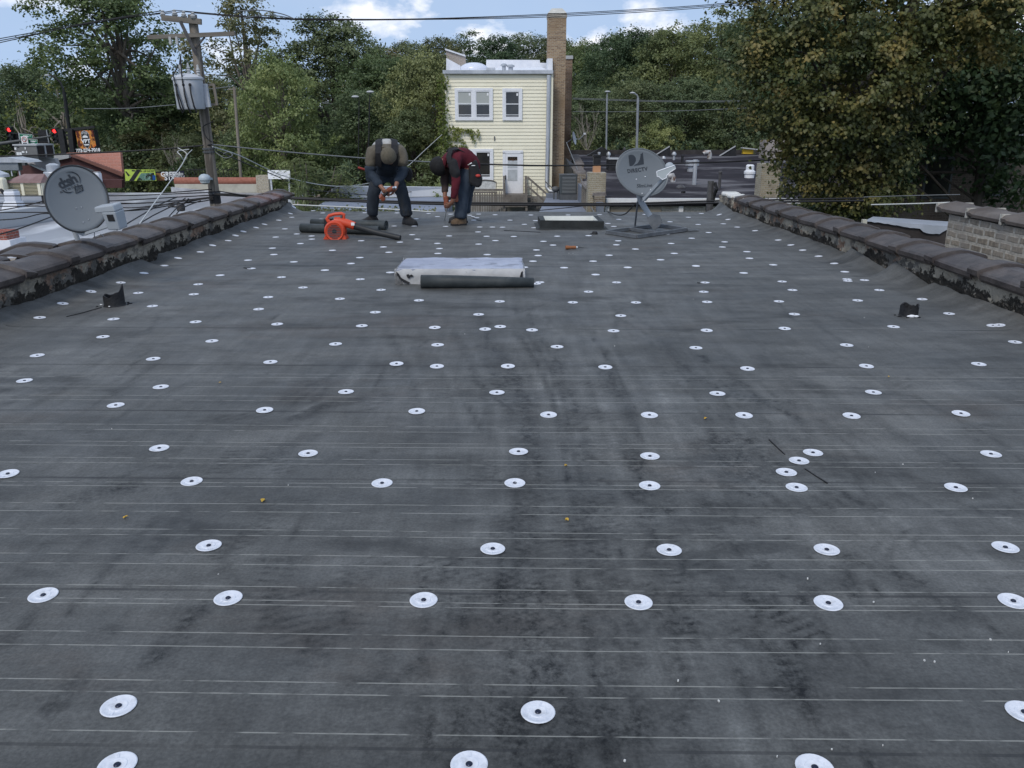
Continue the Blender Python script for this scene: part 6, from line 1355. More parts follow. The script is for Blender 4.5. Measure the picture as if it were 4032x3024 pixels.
mb = MB(); mb.tube([Mx @ Vector((-.12, -.05, .93)), Mx @ Vector((-.02, -.2, 1.1)), Mx @ Vector((.0, -.32, .75)), Mx @ Vector((0, -.33, .5))], .015, 6); mb.tube([Mx @ Vector((-.14, -.1, .9)), Mx @ Vector((-.2, -.3, .7)), Mx @ Vector((-.12, -.36, .3)), Mx @ Vector((-.05, -.33, -.05))], .015, 6); mb.build('jumper', M_BLACK, tr)
mb = MB(); mb.bar(pp(806, 330, -.25), pp(822, 422, -.25), .09, .1); mb.build('bracket_plate', M_TR, t)
mb = MB(); mb.bar(pp(815, 335, -.1), pp(843, 333, -.1), .04, .05); mb.bar(pp(841, 331, -.1), pp(855, 414, -.1), .05, .05); mb.bar(pp(826, 412, -.1), pp(857, 411, -.1), .04, .05); mb.build('side_frame', M_POLE, t)
q = pp(806, 704, -.35); mb = MB(); Mx = Matrix.Translation(q); mb.lathe([(.13, -.03), (.135, 0), (.12, .06), (.07, .10), (.01, .11)], Mx, 16); mb.bar(q + Vector((.05, 0, .03)), pp(838, 706, -.05), .05, .05); la = mb.build('lamp_hood', mat('lamp_grey', (.40, .46, .50), rough=.4), t, smooth=True)
mb = MB(); mb.lathe([(.115, -.03), (.10, -.09), (.05, -.12), (.01, -.125)], Mx, 16); mb.build('lamp_lens', mat('clear_lens', (.45, .50, .52), rough=.15), la, smooth=True)
for y in (585, 598, 760):
    mb = MB(); q = pp(822 + (y - 590) * .13, y); mb.tube([q - ax * .02, q + ax * .02], .14, 12); mb.build('clamp', M_DGREY, t)
# splice box hanging in the cables
q = P(712, 818, 19.0); t = thing('splice_box', 'dark grey cable splice box hanging in the wire tangle by the pole', 'box', q); mb = MB(); mb.box(q, (.17, .12, .15)); mb.build('case', mat('splice_grey', (.06, .055, .055), rough=.6), t, bevel=.03)
mb = MB(); mb.tube([q + Vector((-.28, 0, .03)), q + Vector((-.1, 0, .02)), q + Vector((.1, 0, .1)), q + Vector((.2, 0, .2))], .02, 6); mb.build('cable_tail', M_BLACK, t)
# second pole, street lamps
def thinpole(x0, y0, x1, y1, D, r, m, lab, nm='service_pole', cat='pole', head=None):
    a, b = P(x0, y0, D), P(x1, y1, D); e = b + (b - a) * (b.z / (a.z - b.z)); t = thing(nm, lab, cat, (e.x, D, 0)); mb = MB(); mb.tube([e, a], [r * 1.15, r], 10); mb.build('pole', m, t, smooth=True)
    if head:
        pts = [P(*h, D) for h in head]; mb = MB(); mb.tube([a] + pts, r * .6, 6); mb.build('arm', m, t, smooth=True)
        mb = MB(); p = pts[-1]; mb.sphere(p + Vector((-.1, 0, 0)), (.20, .12, .07), 12, 6); mb.build('lamp_head', M_HVACL, t, smooth=True)
    else:
        mb = MB(); mb.bar(a + Vector((-.35, 0, -.12)), a + Vector((.1, 0, -.12)), .06, .06); mb.build('crossarm', m, t)
    return t
thinpole(922, 342, 948, 690, 47, .075, M_POLE, 'thin grey wooden pole right of the transformer')
M_LAMP = mat('lamp_post_grey', (.22, .24, .26), (.28, .30, .32), scale=2, rough=.5); M_LAMPD = mat('lamp_post_dark', (.014, .015, .016), rough=.6)
thinpole(2512, 385, 2507, 592, 60.8, .085, M_LAMP, 'pale street lamp post right of the tall brick chimney, the right hand one', 'street_lamp', 'street lamp', [(2508, 374), (2496, 366)])
thinpole(2390, 375, 2387, 590, 60.9, .06, M_LAMP, 'slimmer pale street lamp post between the chimney and the taller lamp', 'street_lamp', 'street lamp', [(2392, 364), (2398, 361)])
thinpole(1455, 388, 1452, 560, 46, .035, M_LAMPD, 'dark street lamp post with a pale curved head behind the left hand worker', 'street_lamp', 'street lamp', [(1457, 372), (1465, 362)])
thinpole(1414, 395, 1412, 560, 46.5, .028, M_LAMPD, 'fainter dark street lamp post left of the curved headed one', 'street_lamp', 'street lamp', [(1412, 386), (1406, 381)])
thinpole(252, 360, 272, 505, 59, .11, M_LAMPD, 'dark curved street lamp post above the flame sign', 'street_lamp', 'street lamp', [(238, 325), (215, 303), (192, 297)])
# ============================================================ cables
M_CAB = mat('black_cable', (.018, .018, .020), rough=.6); M_CABG = mat('grey_cable', (.16, .17, .18), rough=.6); M_CABW = mat('white_cable', (.50, .51, .50), rough=.6)
def cable(pts, r, m, lab, group=None, nm='overhead_cable', sub=6):
    v = [P(*p) for p in pts]; out = []
    for i in range(len(v) - 1):
        p0 = v[max(i - 1, 0)]; p1 = v[i]; p2 = v[i + 1]; p3 = v[min(i + 2, len(v) - 1)]
        for k in range(sub):
            s_ = k / sub; out.append(0.5 * ((2 * p1) + (p2 - p0) * s_ + (2 * p0 - 5 * p1 + 4 * p2 - p3) * s_ * s_ + (3 * p1 - p0 - 3 * p2 + p3) * s_ ** 3))
    out.append(v[-1]); mb = MB(); mb.tube(out, r, 5); o = mb.build(nm, m, smooth=True)
    return tag(o, lab, 'cable', group)
GW = 'power lines over the alley'; LW = 'dark power line spanning high across the alley through the pole top'
for dy, x0 in ((0, 640), (8, 687)):
    cable([(-250, 196 + dy, 21), (0, 152 + dy, 20.6), (330, 92 + dy * .8, 20.2), (x0, 42, 19.9)], .010, M_CAB, LW, GW)
cable([(-250, 222, 21), (0, 168, 20.6), (400, 82, 20.1), (723, 46, 19.9)], .010, M_CAB, LW, GW)
for (xa, ya), k in (((687, 40), 0), ((723, 46), 5), ((759, 51), 11)):
    cable([(xa, ya, 19.9), (1000, 66 + k * .4, 20), (1250, 74 + k * .5, 20.2), (1640, 74 + k * .3, 20.5), (2150, 56 + k, 21), (2770, 20 + k, 21.5), (3400, -40 + k, 22)], .0085, M_CAB, LW, GW)
cable([(930, 45, 19.7), (1020, 40, 19.8), (1110, 55, 20), (1160, 75, 20.1)], .012, M_CABG, 'loose grey cable loop at the right of the pole top', None)
cable([(960, 70, 19.8), (1060, 60, 19.9), (1150, 72, 20)], .012, M_CABG, 'second loose grey cable loop hanging lower right of the pole top', None)
cable([(-100, 620, 20.2), (300, 605, 20.1), (600, 590, 20), (757, 577, 20), (837, 569, 19.85)], .018, M_CAB, 'dark cable running level from the left edge to the middle of the pole', None)
cable([(837, 569, 19.85), (1000, 586, 20), (1150, 600, 20.2), (1441, 623, 20.5), (1700, 638, 20.8)], .014, M_CABG, 'grey cable from the pole passing behind the heads of both workers', None)
cable([(1700, 638, 20.8), (1882, 646, 21), (2200, 652, 21.5), (2625, 644, 22), (3050, 630, 22.5), (3500, 610, 23)], .020, M_CAB, 'thick dark cable sagging across the yellow house and behind the grey lettered dish', None)
cable([(837, 578, 19.85), (936, 610, 21), (1020, 650, 23), (1100, 687, 26), (1190, 714, 29), (1276, 729, 32), (1353, 733, 34), (1453, 721, 36), (1530, 696, 38), (1600, 658, 40), (1670, 594, 42.5), (1740, 530, 44.6)], .014, M_CABW, 'white twisted drop cable sagging from the pole to the yellow house corner', None)
cable([(850, 592, 19.9), (960, 640, 22), (1080, 690, 26), (1200, 740, 30), (1330, 758, 32), (1480, 768, 34), (1620, 755, 36), (1770, 728, 39)], .015, M_CAB, 'thin dark drop cable sagging just under the white twisted one', None)
cable([(756, 590, 19.8), (735, 612, 18), (715, 650, 16.5), (650, 742, 13.5), (600, 810, 11.5), (545, 888, 9.4)], .009, M_CABW, 'white drop cable running down steeply to the left parapet', None)
cable([(700, 582, 19.7), (735, 605, 19.6), (725, 632, 19.6), (712, 612, 19.5), (700, 596, 19.7), (745, 588, 19.8)], .010, M_CABW, 'small loop of white cable knotted left of the pole', None)
cable([(850, 600, 19.9), (885, 622, 19.8), (915, 612, 19.8), (900, 598, 19.9), (880, 606, 19.9)], .010, M_CABG, 'small loop of grey cable knotted right of the pole', None)
cable([(837, 480, 19.7), (800, 500, 19.7), (812, 540, 19.7), (835, 560, 19.8)], .012, M_CAB, 'black cable bowed against the pole below the transformer', None)
GL = 'black cable bundle left of the pole'; LL = 'black cable in the low bundle running left from the foot of the utility pole'
for pts in ([(-200, 772, 20.5), (200, 771, 20.3), (500, 770, 20.1), (835, 757, 19.8)], [(-200, 803, 20.2), (150, 800, 20.1), (420, 792, 20), (700, 776, 19.9), (838, 768, 19.8)], [(-200, 812, 20), (100, 812, 20), (300, 809, 19.9), (640, 795, 19.9), (840, 775, 19.8)], [(-200, 850, 19.6), (0, 828, 19.7), (120, 805, 19.8), (190, 785, 19.9)],
            [(-200, 838, 19.4), (150, 836, 19.4), (400, 838, 19.5), (600, 815, 19.6), (700, 795, 19.7), (838, 780, 19.8)], [(-200, 875, 19), (60, 862, 19.2), (160, 842, 19.3), (240, 838, 19.4), (420, 803, 19.6), (560, 800, 19.7), (700, 790, 19.7)], [(380, 812, 19.6), (520, 818, 19.6), (640, 806, 19.7), (780, 795, 19.8), (840, 784, 19.8)], [(420, 832, 19.5), (560, 826, 19.6), (690, 805, 19.7), (790, 785, 19.8)],
            [(460, 905, 15), (560, 845, 17), (640, 800, 18.5), (700, 775, 19.5)], [(510, 905, 15), (600, 850, 17), (690, 805, 18.6), (730, 780, 19.5)], [(-100, 945, 14), (60, 905, 15.5), (220, 846, 18), (330, 800, 19.5)], [(650, 872, 17), (700, 815, 18.5), (740, 790, 19.5)], [(670, 880, 17), (715, 822, 18.5), (790, 790, 19.6)], [(640, 760, 19.7), (740, 753, 19.7), (835, 745, 19.8)], [(860, 752, 19.8), (960, 768, 19.7), (1100, 782, 19.6)]):
    cable(pts, .013, M_CAB, LL, GL)
GB = 'twin cables behind the roof edge'; LB_ = 'one of the twin thick black cables strung low behind the far roof edge'
cable([(845, 762, 19.8), (1000, 770, 19.7), (1160, 778, 19.5), (1700, 796, 19.2), (2400, 801, 19), (2815, 791, 19), (3400, 780, 19.3)], .020, M_CAB, LB_, GB)
cable([(845, 766, 19.8), (1000, 774, 19.7), (1160, 782, 19.4), (1700, 803, 19.1), (2400, 808, 18.9), (2815, 799, 18.9), (3400, 790, 19.2)], .024, M_CAB, LB_, GB)
cable([(1120, 800, 15.6), (1160, 806, 15.5), (1500, 822, 15.3), (1800, 840, 15.1), (2050, 846, 15)], .013, M_CABW, 'pale rope like cable along the far roof edge behind the workers', None)
cable([(2230, 560, 44), (2290, 710, 40), (2320, 800, 33), (2350, 850, 28)], .018, M_CABG, 'grey cable slanting down past the condenser to the roof edge', None)
cable([(2000, 836, 24), (2150, 826, 24), (2330, 808, 24), (2420, 806, 24)], .012, M_CAB, 'thin slack black cable crossing in front of the flat annex', None)
GF = 'faint lines before the woods'
for y0, y1, x0, x1, D in ((428, 412, 330, 690, 46), (352, 340, 690, 915, 47), (405, 430, 1260, 1740, 62), (390, 400, 2255, 3000, 62), (386, 396, 2255, 3000, 63), (440, 425, 2255, 2950, 60)):
    cable([(x0, y0, D), ((x0 + x1) / 2, (y0 + y1) / 2 + 6, D), (x1, y1, D)], .018, M_CABG, 'faint grey wire strung in front of the dark woodland', GF)
cable([(3430, 806, 16), (3600, 802, 16), (3740, 797, 16)], .012, M_CABW, 'pale straight cable right of the maple above the metal topped shed', None)
cable([(3400, 776, 20), (3600, 770, 20), (3780, 766, 20)], .010, M_CABG, 'thin grey cable right of the maple above the pale straight one', None)
# ============================================================ satellite dishes
M_DISH = mat('dish_grey', (.145, .160, .172), (.165, .180, .192), scale=1.2, rough=.45, spec=.4); M_DISHT = mat('dish_print', (.035, .04, .048), rough=.5)
M_LNB = mat('pale_plastic', (.30, .33, .36), (.34, .37, .40), scale=2, rough=.45); M_DISHB = mat('dish_rim_dark', (.03, .033, .036), rough=.5)
def reflector(t, c, xa, n, rx, ry, depth, back=None):
    Mx = frame_at(c, xa, n); mb = MB(); N_ = 48; K_ = 8; vv = []; ff = []
    for i in range(K_ + 1):
        f = i / K_
        for k in range(N_): a_ = 2 * math.pi * k / N_; vv.append(Mx @ Vector((rx * f * math.cos(a_), ry * f * math.sin(a_), depth * f * f)))
    for i in range(K_):
        for k in range(N_): k2 = (k + 1) % N_; ff.append((i * N_ + k, i * N_ + k2, (i + 1) * N_ + k2, (i + 1) * N_ + k))
    mb.add(vv, ff); o = mb.build('reflector', M_DISH, t, smooth=True)
    if sum((q.normal for q in o.data.polygons), Vector()).dot(Vector(n)) < 0: o.data.flip_normals()
    s_ = o.modifiers.new('solid', 'SOLIDIFY'); s_.thickness = .008; s_.offset = -1
    mb = MB(); pts = []; 
    ring = [Mx @ Vector((rx * math.cos(2 * math.pi * k / 48), ry * math.sin(2 * math.pi * k / 48), depth - .004)) for k in range(49)]
    mb.tube(ring, .008, 6, cap=False); mb.build('rim', M_DISH if back is None else back, o, smooth=True)
    return Mx, o
# --- the dish on the left parapet
D = 7.15; c = P(302, 785, D); t = thing('satellite_dish', 'grey oval satellite dish with dark dish lettering standing on the left parapet', 'satellite dish', (P(340, 945, D).x, D, zroof(D) + .4))
nrm = Vector((.62, -.70, .34)).normalized()
xa = Vector((.76, .62, -.22)); rot = R(0)
Mx, ro = reflector(t, c + nrm * -.03, xa, nrm, .245, .285, .05, M_DISHB)
def on_dish(Mx, x, y, z): return Mx @ Vector((x, y, z))
tilt = R(34)
def lt(x, y): return (-.065 + .72 * (x + .045), .145 + .72 * (y - .11) + .18 * (x + .045))
def dtext(s, x, y, size, nm='lettering', shear=0.0, M_=None, par=None, rot=0.0, geo=None, bold=.0, sp_=1.0):
    rx, ry, dp = geo; o = text_mesh(nm, s, size, Matrix.Translation((x, y, 0)) @ Matrix.Rotation(rot, 4, 'Z'), M_DISHT, None, .0008, shear, sp_, bold)
    for v in o.data.vertices: v.co.z += dp * ((v.co.x / rx) ** 2 + (v.co.y / ry) ** 2) + .0035
    o.data.transform(M_); m = parent_matrix(par).inverted(); o.data.transform(m); o.parent = par
    return o
G1_ = (.245, .285, .05); G2_ = (.385, .318, .06)
def onpar(Mx, geo, x, y, k=.004): return Mx @ Vector((x, y, geo[2] * ((x / geo[0]) ** 2 + (y / geo[1]) ** 2) + k))
dtext('d:sh', -.068, .145, .108, 'logo_lettering', .0, Mx, ro, tilt, G1_, .0035, .92)
dtext('NETWORK', -.050, .090, .026, 'logo_lettering', .0, Mx, ro, tilt, G1_, .0, 1.5)
mb = MB()
mb.tube([onpar(Mx, G1_, *lt(-.03 + .115 * math.cos(a_), .105 + .115 * math.sin(a_))) for a_ in np.linspace(R(-12), R(110), 14)], [.001 + .0035 * math.sin(i / 13 * math.pi) for i in range(14)], 5)
mb.tube([onpar(Mx, G1_, *lt(-.03 + .09 * math.cos(a_), .07 + .085 * math.sin(a_))) for a_ in np.linspace(R(210), R(300), 10)], [.001 + .0035 * math.sin(i / 9 * math.pi) for i in range(10)], 5)
fr = [(.03, .045), (.105, .062), (.118, .0), (.045, -.03)]
mb.tube([onpar(Mx, G1_, *lt(x, y)) for x, y in fr + fr[:1]], .004, 5); mb.build('logo_swirl', M_DISHT, ro, smooth=True)
dtext('500', *lt(.075, .018), .038, 'logo_lettering', 0, Mx, ro, tilt, G1_)
mb = MB()
for x, y in ((.0, -.07), (.04, -.055), (.09, -.16), (.05, -.19)): mb.sphere(onpar(Mx, G1_, x, y), .005, 8, 5)
mb.build('bolt', M_GALV, ro)
foot = Vector((-XW - .16, D + .08, zroof(D) + .36))
bk = Mx @ Vector((0, -.10, -.06))
mb = MB(); mb.tube([foot, foot + Vector((-.01, 0, .05)), foot + Vector((-.05, .02, .14)), bk + Vector((0, 0, -.05)), bk], .021, 10); mb.build('mast', M_LNB, t, smooth=True)
mb = MB(); mb.box(bk, (.1, .14, .05), M=Mx.to_3x3()); mb.build('bracket', M_DGREY, t)
lp = P(440, 838, D - .30)
arm0 = Mx @ Vector((.06, -.285, .0)); mb = MB(); mb.bar(arm0, P(432, 888, D - .30), .028, .022); mb.bar(Mx @ Vector((.0, -.25, -.03)), arm0, .03, .03); mb.build('feed_arm', M_LNB, t)
Ml = frame_at(lp, (.93, -.30, .05), (-.1, -.15, 1)); 
mb = MB()
def lb(pts): mb.add([Ml @ Vector(p) for p in pts], [(3, 2, 1, 0), (4, 5, 6, 7), (0, 1, 5, 4), (1, 2, 6, 5), (2, 3, 7, 6), (3, 0, 4, 7)])
lb([(-.045, -.05, -.13), (.075, -.05, -.13), (.075, .05, -.13), (-.045, .05, -.13), (-.05, -.055, .02), (.085, -.055, .02), (.085, .055, .02), (-.05, .055, .02)])
lb([(-.115, -.055, .012), (.085, -.055, .0195), (.085, .055, .0195), (-.115, .055, .012), (-.115, -.05, .06), (.075, -.05, .075), (.075, .05, .075), (-.115, .05, .06)])
mb.build('receiver', M_LNB, t, bevel=.01)
mb = MB(); mb.v = []; mb.add([Ml @ Vector(p) for p in ((-.005, -.0565, -.055), (.06, -.0565, -.055), (.06, -.0565, .0), (-.005, -.0565, .0))], [(0, 1, 2, 3)]); mb.build('port', M_BLACK, t)
mb = MB(); mb.tube([P(372, 912, D - .25), P(371, 925, D - .22), P(374, 938, D - .1), P(386, 930, D - .15), P(396, 922, D - .2), P(408, 930, D - .1)], .004, 5); mb.build('lead', M_LNB, t)
# --- the dish on the sled frame
f0 = onroof(2589, 902); D = f0.y - .30; c = P(2521, 683, D)
t = thing('satellite_dish', 'grey satellite dish with a dark emblem on a steel sled frame', 'satellite dish', f0)
nrm = Vector((.30, -.90, .32)).normalized()
Mx, ro = reflector(t, c, (.95, .26, -.22), nrm, D * .0333, D * .0276, .06, None)
def fl(pts, d0=.016): return [onpar(Mx, G2_, x, y) for x, y in pts]
er = R(19)
def erot(pts, cx=-.080, cy=.160): return [(cx + x * math.cos(er) - y * math.sin(er), cy + x * math.sin(er) + y * math.cos(er)) for x, y in pts]
mb = MB(); mb.add(fl(erot([(-.115, .07), (-.115, -.07), (-.075, -.07), (-.04, -.05), (-.012, -.015), (-.01, .02), (-.03, .05), (-.06, .068)])), [tuple(range(8))]); mb.add(fl(erot([(.06, .075), (.095, .085), (.095, -.07), (-.06, -.072), (.01, -.045), (.045, -.005), (.06, .04)])), [tuple(range(7))]); mb.build('emblem', M_DISHT, ro)
dtext('DIRECTV', -.050, .030, .066, 'logo_lettering', 0, Mx, ro, er, G2_, .002, 1.15)
dtext('SlimLine', .06, -.155, .066, 'logo_lettering', .3, Mx, ro, R(14), G2_, .001)
mb = MB()
for x, y in ((-.05, -.09), (.07, -.03), (.15, -.19), (.03, -.27)): mb.sphere(onpar(Mx, G2_, x, y), .008, 8, 5)
mb.build('bolt', M_WHITE, ro)
M_SLED = mat('sled_steel', (.10, .11, .12), (.17, .18, .195), scale=5, rough=.55, metal=.2)
cs = [onroof(x, y, .03) for x, y in ((2388, 912), (2507, 930), (2704, 902), (2594, 885))]
for i in range(4):
    mb = MB(); a_, b_ = cs[i], cs[(i + 1) % 4]; mb.bar(a_, b_, .028, .034); mb.bar(a_ + Vector((0, 0, -.02)), b_ + Vector((0, 0, -.02)), .05, .006); mb.build('frame_bar', M_SLED, t)
mb = MB(); mb.bar(cs[2], onroof(2750, 905, .015), .07, .008); mb.build('frame_tail', M_SLED, t)
mid0, mid1 = cs[0].lerp(cs[3], .42), cs[1].lerp(cs[2], .42); mb = MB(); mb.bar(mid0, mid1, .028, .034); mb.build('cross_bar', M_SLED, t)
q = cs[0].lerp(cs[3], .5).lerp(cs[1].lerp(cs[2], .5), .5)
pb = onroof(2588, 897, .05); pt = P(2521, 790, D + .12); bk = Mx @ Vector((0, -.06, -.08))
mb = MB(); mb.tube([pb, pb.lerp(pt, .97), pt, bk], [.038, .038, .037, .036], 14); mb.build('mast', M_LNB, t, smooth=True)
mb = MB(); mb.box(bk, (.14, .2, .06), M=Mx.to_3x3()); mb.build('bracket', M_SLED, t)
mb = MB(); dd = (pt - pb).normalized(); Mp = frame_at(pb + dd * .06, dd, (-.25, -1, .1)); mb.prism([(.0, -.09), (.10, -.11), (.16, -.05), (.16, .05), (.08, .06), (-.03, .05)], .01, Mp @ Matrix.Translation((-.04, 0, .035))); mb.prism([(.0, -.09), (.10, -.11), (.16, -.05), (.16, .05), (.08, .06), (-.03, .05)], .01, Mp @ Matrix.Translation((-.04, 0, -.05))); mb.build('hinge_plate', M_SLED, t)
mb = MB(); mb.tube([onroof(2500, 893, .02), P(2511, 792, D + .15)], .012, 8); mb.build('stay_rod', M_SLED, t, smooth=True)
mb = MB(); a_ = Mx @ Vector((.07, -.34, .05)); e_ = P(2614, 702, D - .42); mb.bar(a_, e_, .045, .035); mb.bar(P(2540, 778, D - .02), a_, .05, .04); mb.build('feed_arm', M_LNB, t)
def lnb(d): return [P(x, y, d) for x, y in ((2585, 676), (2654, 652), (2660, 664), (2640, 677), (2626, 690), (2624, 700), (2608, 708), (2596, 697), (2588, 695))]
f_ = lnb(D - .46); b_ = [v + Vector((.02, .07, .01)) for v in f_]; n = len(f_)
mb = MB(); mb.add(f_ + b_, [tuple(range(n - 1, -1, -1)), tuple(range(n, 2 * n))] + [(k, (k + 1) % n, n + (k + 1) % n, n + k) for k in range(n)]); mb.build('receiver', mat('receiver_grey', (.42, .46, .47), rough=.4), t, bevel=.008)
mb = MB(); mb.tube(f_ + f_[:1], .006, 5); mb.build('receiver_trim', M_WHITE, t)
mb = MB(); mb.sphere(P(2636, 655, D - .36), (.055, .04, .05), 14, 8); mb.build('receiver_cap', M_LNB, t, smooth=True)
cable([(2548, 775, D), (2535, 785, D + .2), (2500, 805, D + .4), (2478, 828, D + .6), (2462, 842, D + .8), (2440, 847, D + 1.2), (2415, 842, D + 1.8), (2390, 830, D + 3)], .009, M_CAB, 'black cable hanging from the grey dish towards the roof edge', None, 'coaxial_cable')
# ============================================================ hatch with silver top, rolls, kerb
M_HTOP = mat('silver_coated_top', (.27, .29, .37), (.38, .41, .50), scale=3.5, rough=.5, c3=(.20, .215, .27), scale3=5, lo3=.56, hi3=.62, bump=.5, bscale=6, stretch=(.6, 1, 1))
M_HSIDE = mat('silver_coated_side', (.42, .42, .42), (.52, .52, .52), scale=5, rough=.55, c3=(.06, .055, .05), scale3=4.5, lo3=.62, hi3=.66, bump=.6, bscale=9)
h_ = .135; fl_, fr_ = onroof(1556, 1119), onroof(2060, 1104); ft = [onroof(1562, 1070, h_), onroof(2057, 1070, h_)]; bt = [onroof(1581, 1013, h_), onroof(2022, 1016, h_)]
t = thing('roof_hatch', 'low roof hatch with a worn silver coated top in the middle of the roof', 'roof hatch', ((fl_.x + fr_.x) / 2, fl_.y + .4, zroof(fl_.y + .4)))
yf = fl_.y; yb = bt[0].y; x0, x1 = fl_.x, fr_.x + .01; rr = random.Random(4)
nx, ny = 30, 14; vv = []; ff = []
for j in range(ny + 1):
    for i in range(nx + 1):
        u, v = i / nx, j / ny; e = min(u, 1 - u, v, 1 - v) * 2
        xx = x0 + .01 + (x1 - x0 - .02) * u + (.02 if v > .9 and u < .1 else 0); yy = yf + .012 + (yb - yf) * v
        vv.append((xx + rr.uniform(-.004, .004), yy + rr.uniform(-.006, .006), zroof(yy) + h_ + .004 * math.sin(u * 17) * math.sin(v * 9 + 2) + rr.uniform(-.002, .002) + (-.010 if e < .02 else 0)))
ff = [(j * (nx + 1) + i, j * (nx + 1) + i + 1, (j + 1) * (nx + 1) + i + 1, (j + 1) * (nx + 1) + i) for j in range(ny) for i in range(nx)]
mb = MB(); mb.add(vv, ff); o = mb.build('lid', M_HTOP, t); s_ = o.modifiers.new('s', 'SOLIDIFY'); s_.thickness = .03; s_.offset = -1
mb = MB(); n = 26
for (pa, pb_) in (((x0, yf), (x1, yf)), ((x1, yf), (x1, yb)), ((x0, yb), (x0, yf)), ((x1, yb), (x0, yb))):
    vv = []
    for k in range(5):
        for i in range(n + 1):
            f = i / n; x_ = pa[0] + (pb_[0] - pa[0]) * f; y_ = pa[1] + (pb_[1] - pa[1]) * f; nx_ = (pb_[1] - pa[1]); ny_ = -(pb_[0] - pa[0]); l_ = math.hypot(nx_, ny_); b_ = (.0 if i in (0, n) else rr.uniform(-.008, .008)) - .012 * (k == 4)
            vv.append((x_ + nx_ / l_ * b_, y_ + ny_ / l_ * b_, zroof(y_) - .01 + (h_ + .006) * k / 4))
    mb.add(vv, [(k * (n + 1) + i, k * (n + 1) + i + 1, (k + 1) * (n + 1) + i + 1, (k + 1) * (n + 1) + i) for k in range(4) for i in range(n)])
mb.build('upstand', M_HSIDE, t, smooth=True)
def patch(pts, nm, m):   # torn felt showing on the front face
    mb = MB(); q = [onroof(x, y) for x, y in pts]; vv = []
    for x, y in pts:
        d = ray(x, y); tt_ = (yf - .006) / d.y; vv.append(CL + d * tt_)
    mb.add([tuple(v) for v in vv] + [(v.x, v.y - .006, v.z) for v in vv], [tuple(range(len(vv))), tuple(range(2 * len(vv) - 1, len(vv) - 1, -1))] + [(k, (k + 1) % len(vv), len(vv) + (k + 1) % len(vv), len(vv) + k) for k in range(len(vv))]); mb.build(nm, m, t)
patch([(1560, 1068), (1572, 1080), (1580, 1094), (1600, 1105), (1614, 1112), (1608, 1120), (1590, 1112), (1574, 1098), (1562, 1082)], 'torn_felt', M_BLACK)
patch([(1600, 1082), (1608, 1079), (1613, 1084), (1620, 1080), (1628, 1086), (1622, 1092), (1618, 1088), (1612, 1097), (1604, 1093)], 'torn_felt', M_BLACK)
patch([(1556, 1075), (1566, 1085), (1574, 1100), (1588, 1116), (1572, 1121), (1556, 1119)], 'bare_felt', mat('grey_felt', (.10, .10, .10), (.2, .2, .2), scale=20, rough=.8))
patch([(2046, 1092), (2052, 1072), (2058, 1066), (2059, 1104), (2044, 1106)], 'torn_felt', M_BLACK)
M_ROLL = mat('membrane_roll', (.026, .032, .034), (.045, .052, .054), scale=8, rough=.55, stretch=(1, .3, 1), c3=(.075, .085, .088), scale3=3, lo3=.55, hi3=.7)
def roll(p, q, r0, r1, lab):
    t = thing('membrane_roll', lab, 'roll', (p + q) / 2); d = (q - p).normalized(); mb = MB(); mb.tube([p, p.lerp(q, .3), p.lerp(q, .7), q], [r0, r0, (r0 + r1) / 2, r1], 22, cap=False); s0 = mb.build('sheet', M_ROLL, t, smooth=True); s_ = s0.modifiers.new('s', 'SOLIDIFY'); s_.thickness = .006; s_.offset = -1
    mb = MB(); n = 40
    for e, r_ in ((p, r0), (q, r1)):
        u = d.cross(Vector((0, 0, 1))).normalized(); w = u.cross(d); pts = [e + (u * math.cos(k * .45) + w * math.sin(k * .45)) * (r_ * (.94 - .7 * k / n)) - d * (.004 if e is q else -.004) for k in range(n)]
        mb.tube(pts, .003, 4)
    mb.build('coil', M_ROLL, t)
r_ = .052; a, b = onroof(1658, 1134), onroof(2102, 1132); roll(Vector((a.x, a.y, zroof(a.y) + .056)), Vector((b.x, b.y, zroof(b.y) + .042)), .055, .040, 'dark rolled membrane lying along the front of the silver topped hatch')
a, b = onroof(1188, 915), onroof(1494, 926); roll(Vector((a.x, a.y, zroof(a.y) + .058)), Vector((b.x, b.y, zroof(b.y) + .058)), .058, .056, 'front dark membrane roll lying behind the orange leaf blower')
a, b = onroof(1228, 893), onroof(1522, 905); roll(Vector((a.x, a.y + .02, zroof(a.y) + .058)), Vector((b.x, b.y, zroof(b.y) + .062)), .050, .062, 'rear membrane roll behind the orange blower, its open end nearest the worker')
# skylight kerb
h_ = .108; b0, b1 = onroof(2120, 903), onroof(2380, 897); y0 = b0.y; y1 = onroof(2240, 850, h_).y
t = thing('skylight_kerb', 'open rectangular skylight kerb wrapped in black membrane with a white inner rim', 'skylight kerb', ((b0.x + b1.x) / 2, y0 + .4, zroof(y0 + .4)))
xa_, xb_ = b0.x + .02, b1.x - .03; th = .075; y1 = max(y1, y0 + .75)
mb = MB(); ce = ((xa_, y0), (xb_, y0), (xb_, y1), (xa_, y1)); ci = ((xa_ + th, y0 + th), (xb_ - th, y0 + th), (xb_ - th, y1 - th), (xa_ + th, y1 - th)); fl2 = ((xa_ - .05, y0 - .04), (xb_ + .06, y0 - .04), (xb_ + .06, y1 + .04), (xa_ - .05, y1 + .04))
vv = [(x, y, zroof(y) + .003) for x, y in fl2] + [(x, y, zroof(y) + .02) for x, y in ce] + [(x + rr.uniform(-.006, .006), y, zroof(y) + h_ + (.012 if i == 0 else -.004)) for i, (x, y) in enumerate(ce)] + [(x, y, zroof(y) + h_) for x, y in ci]
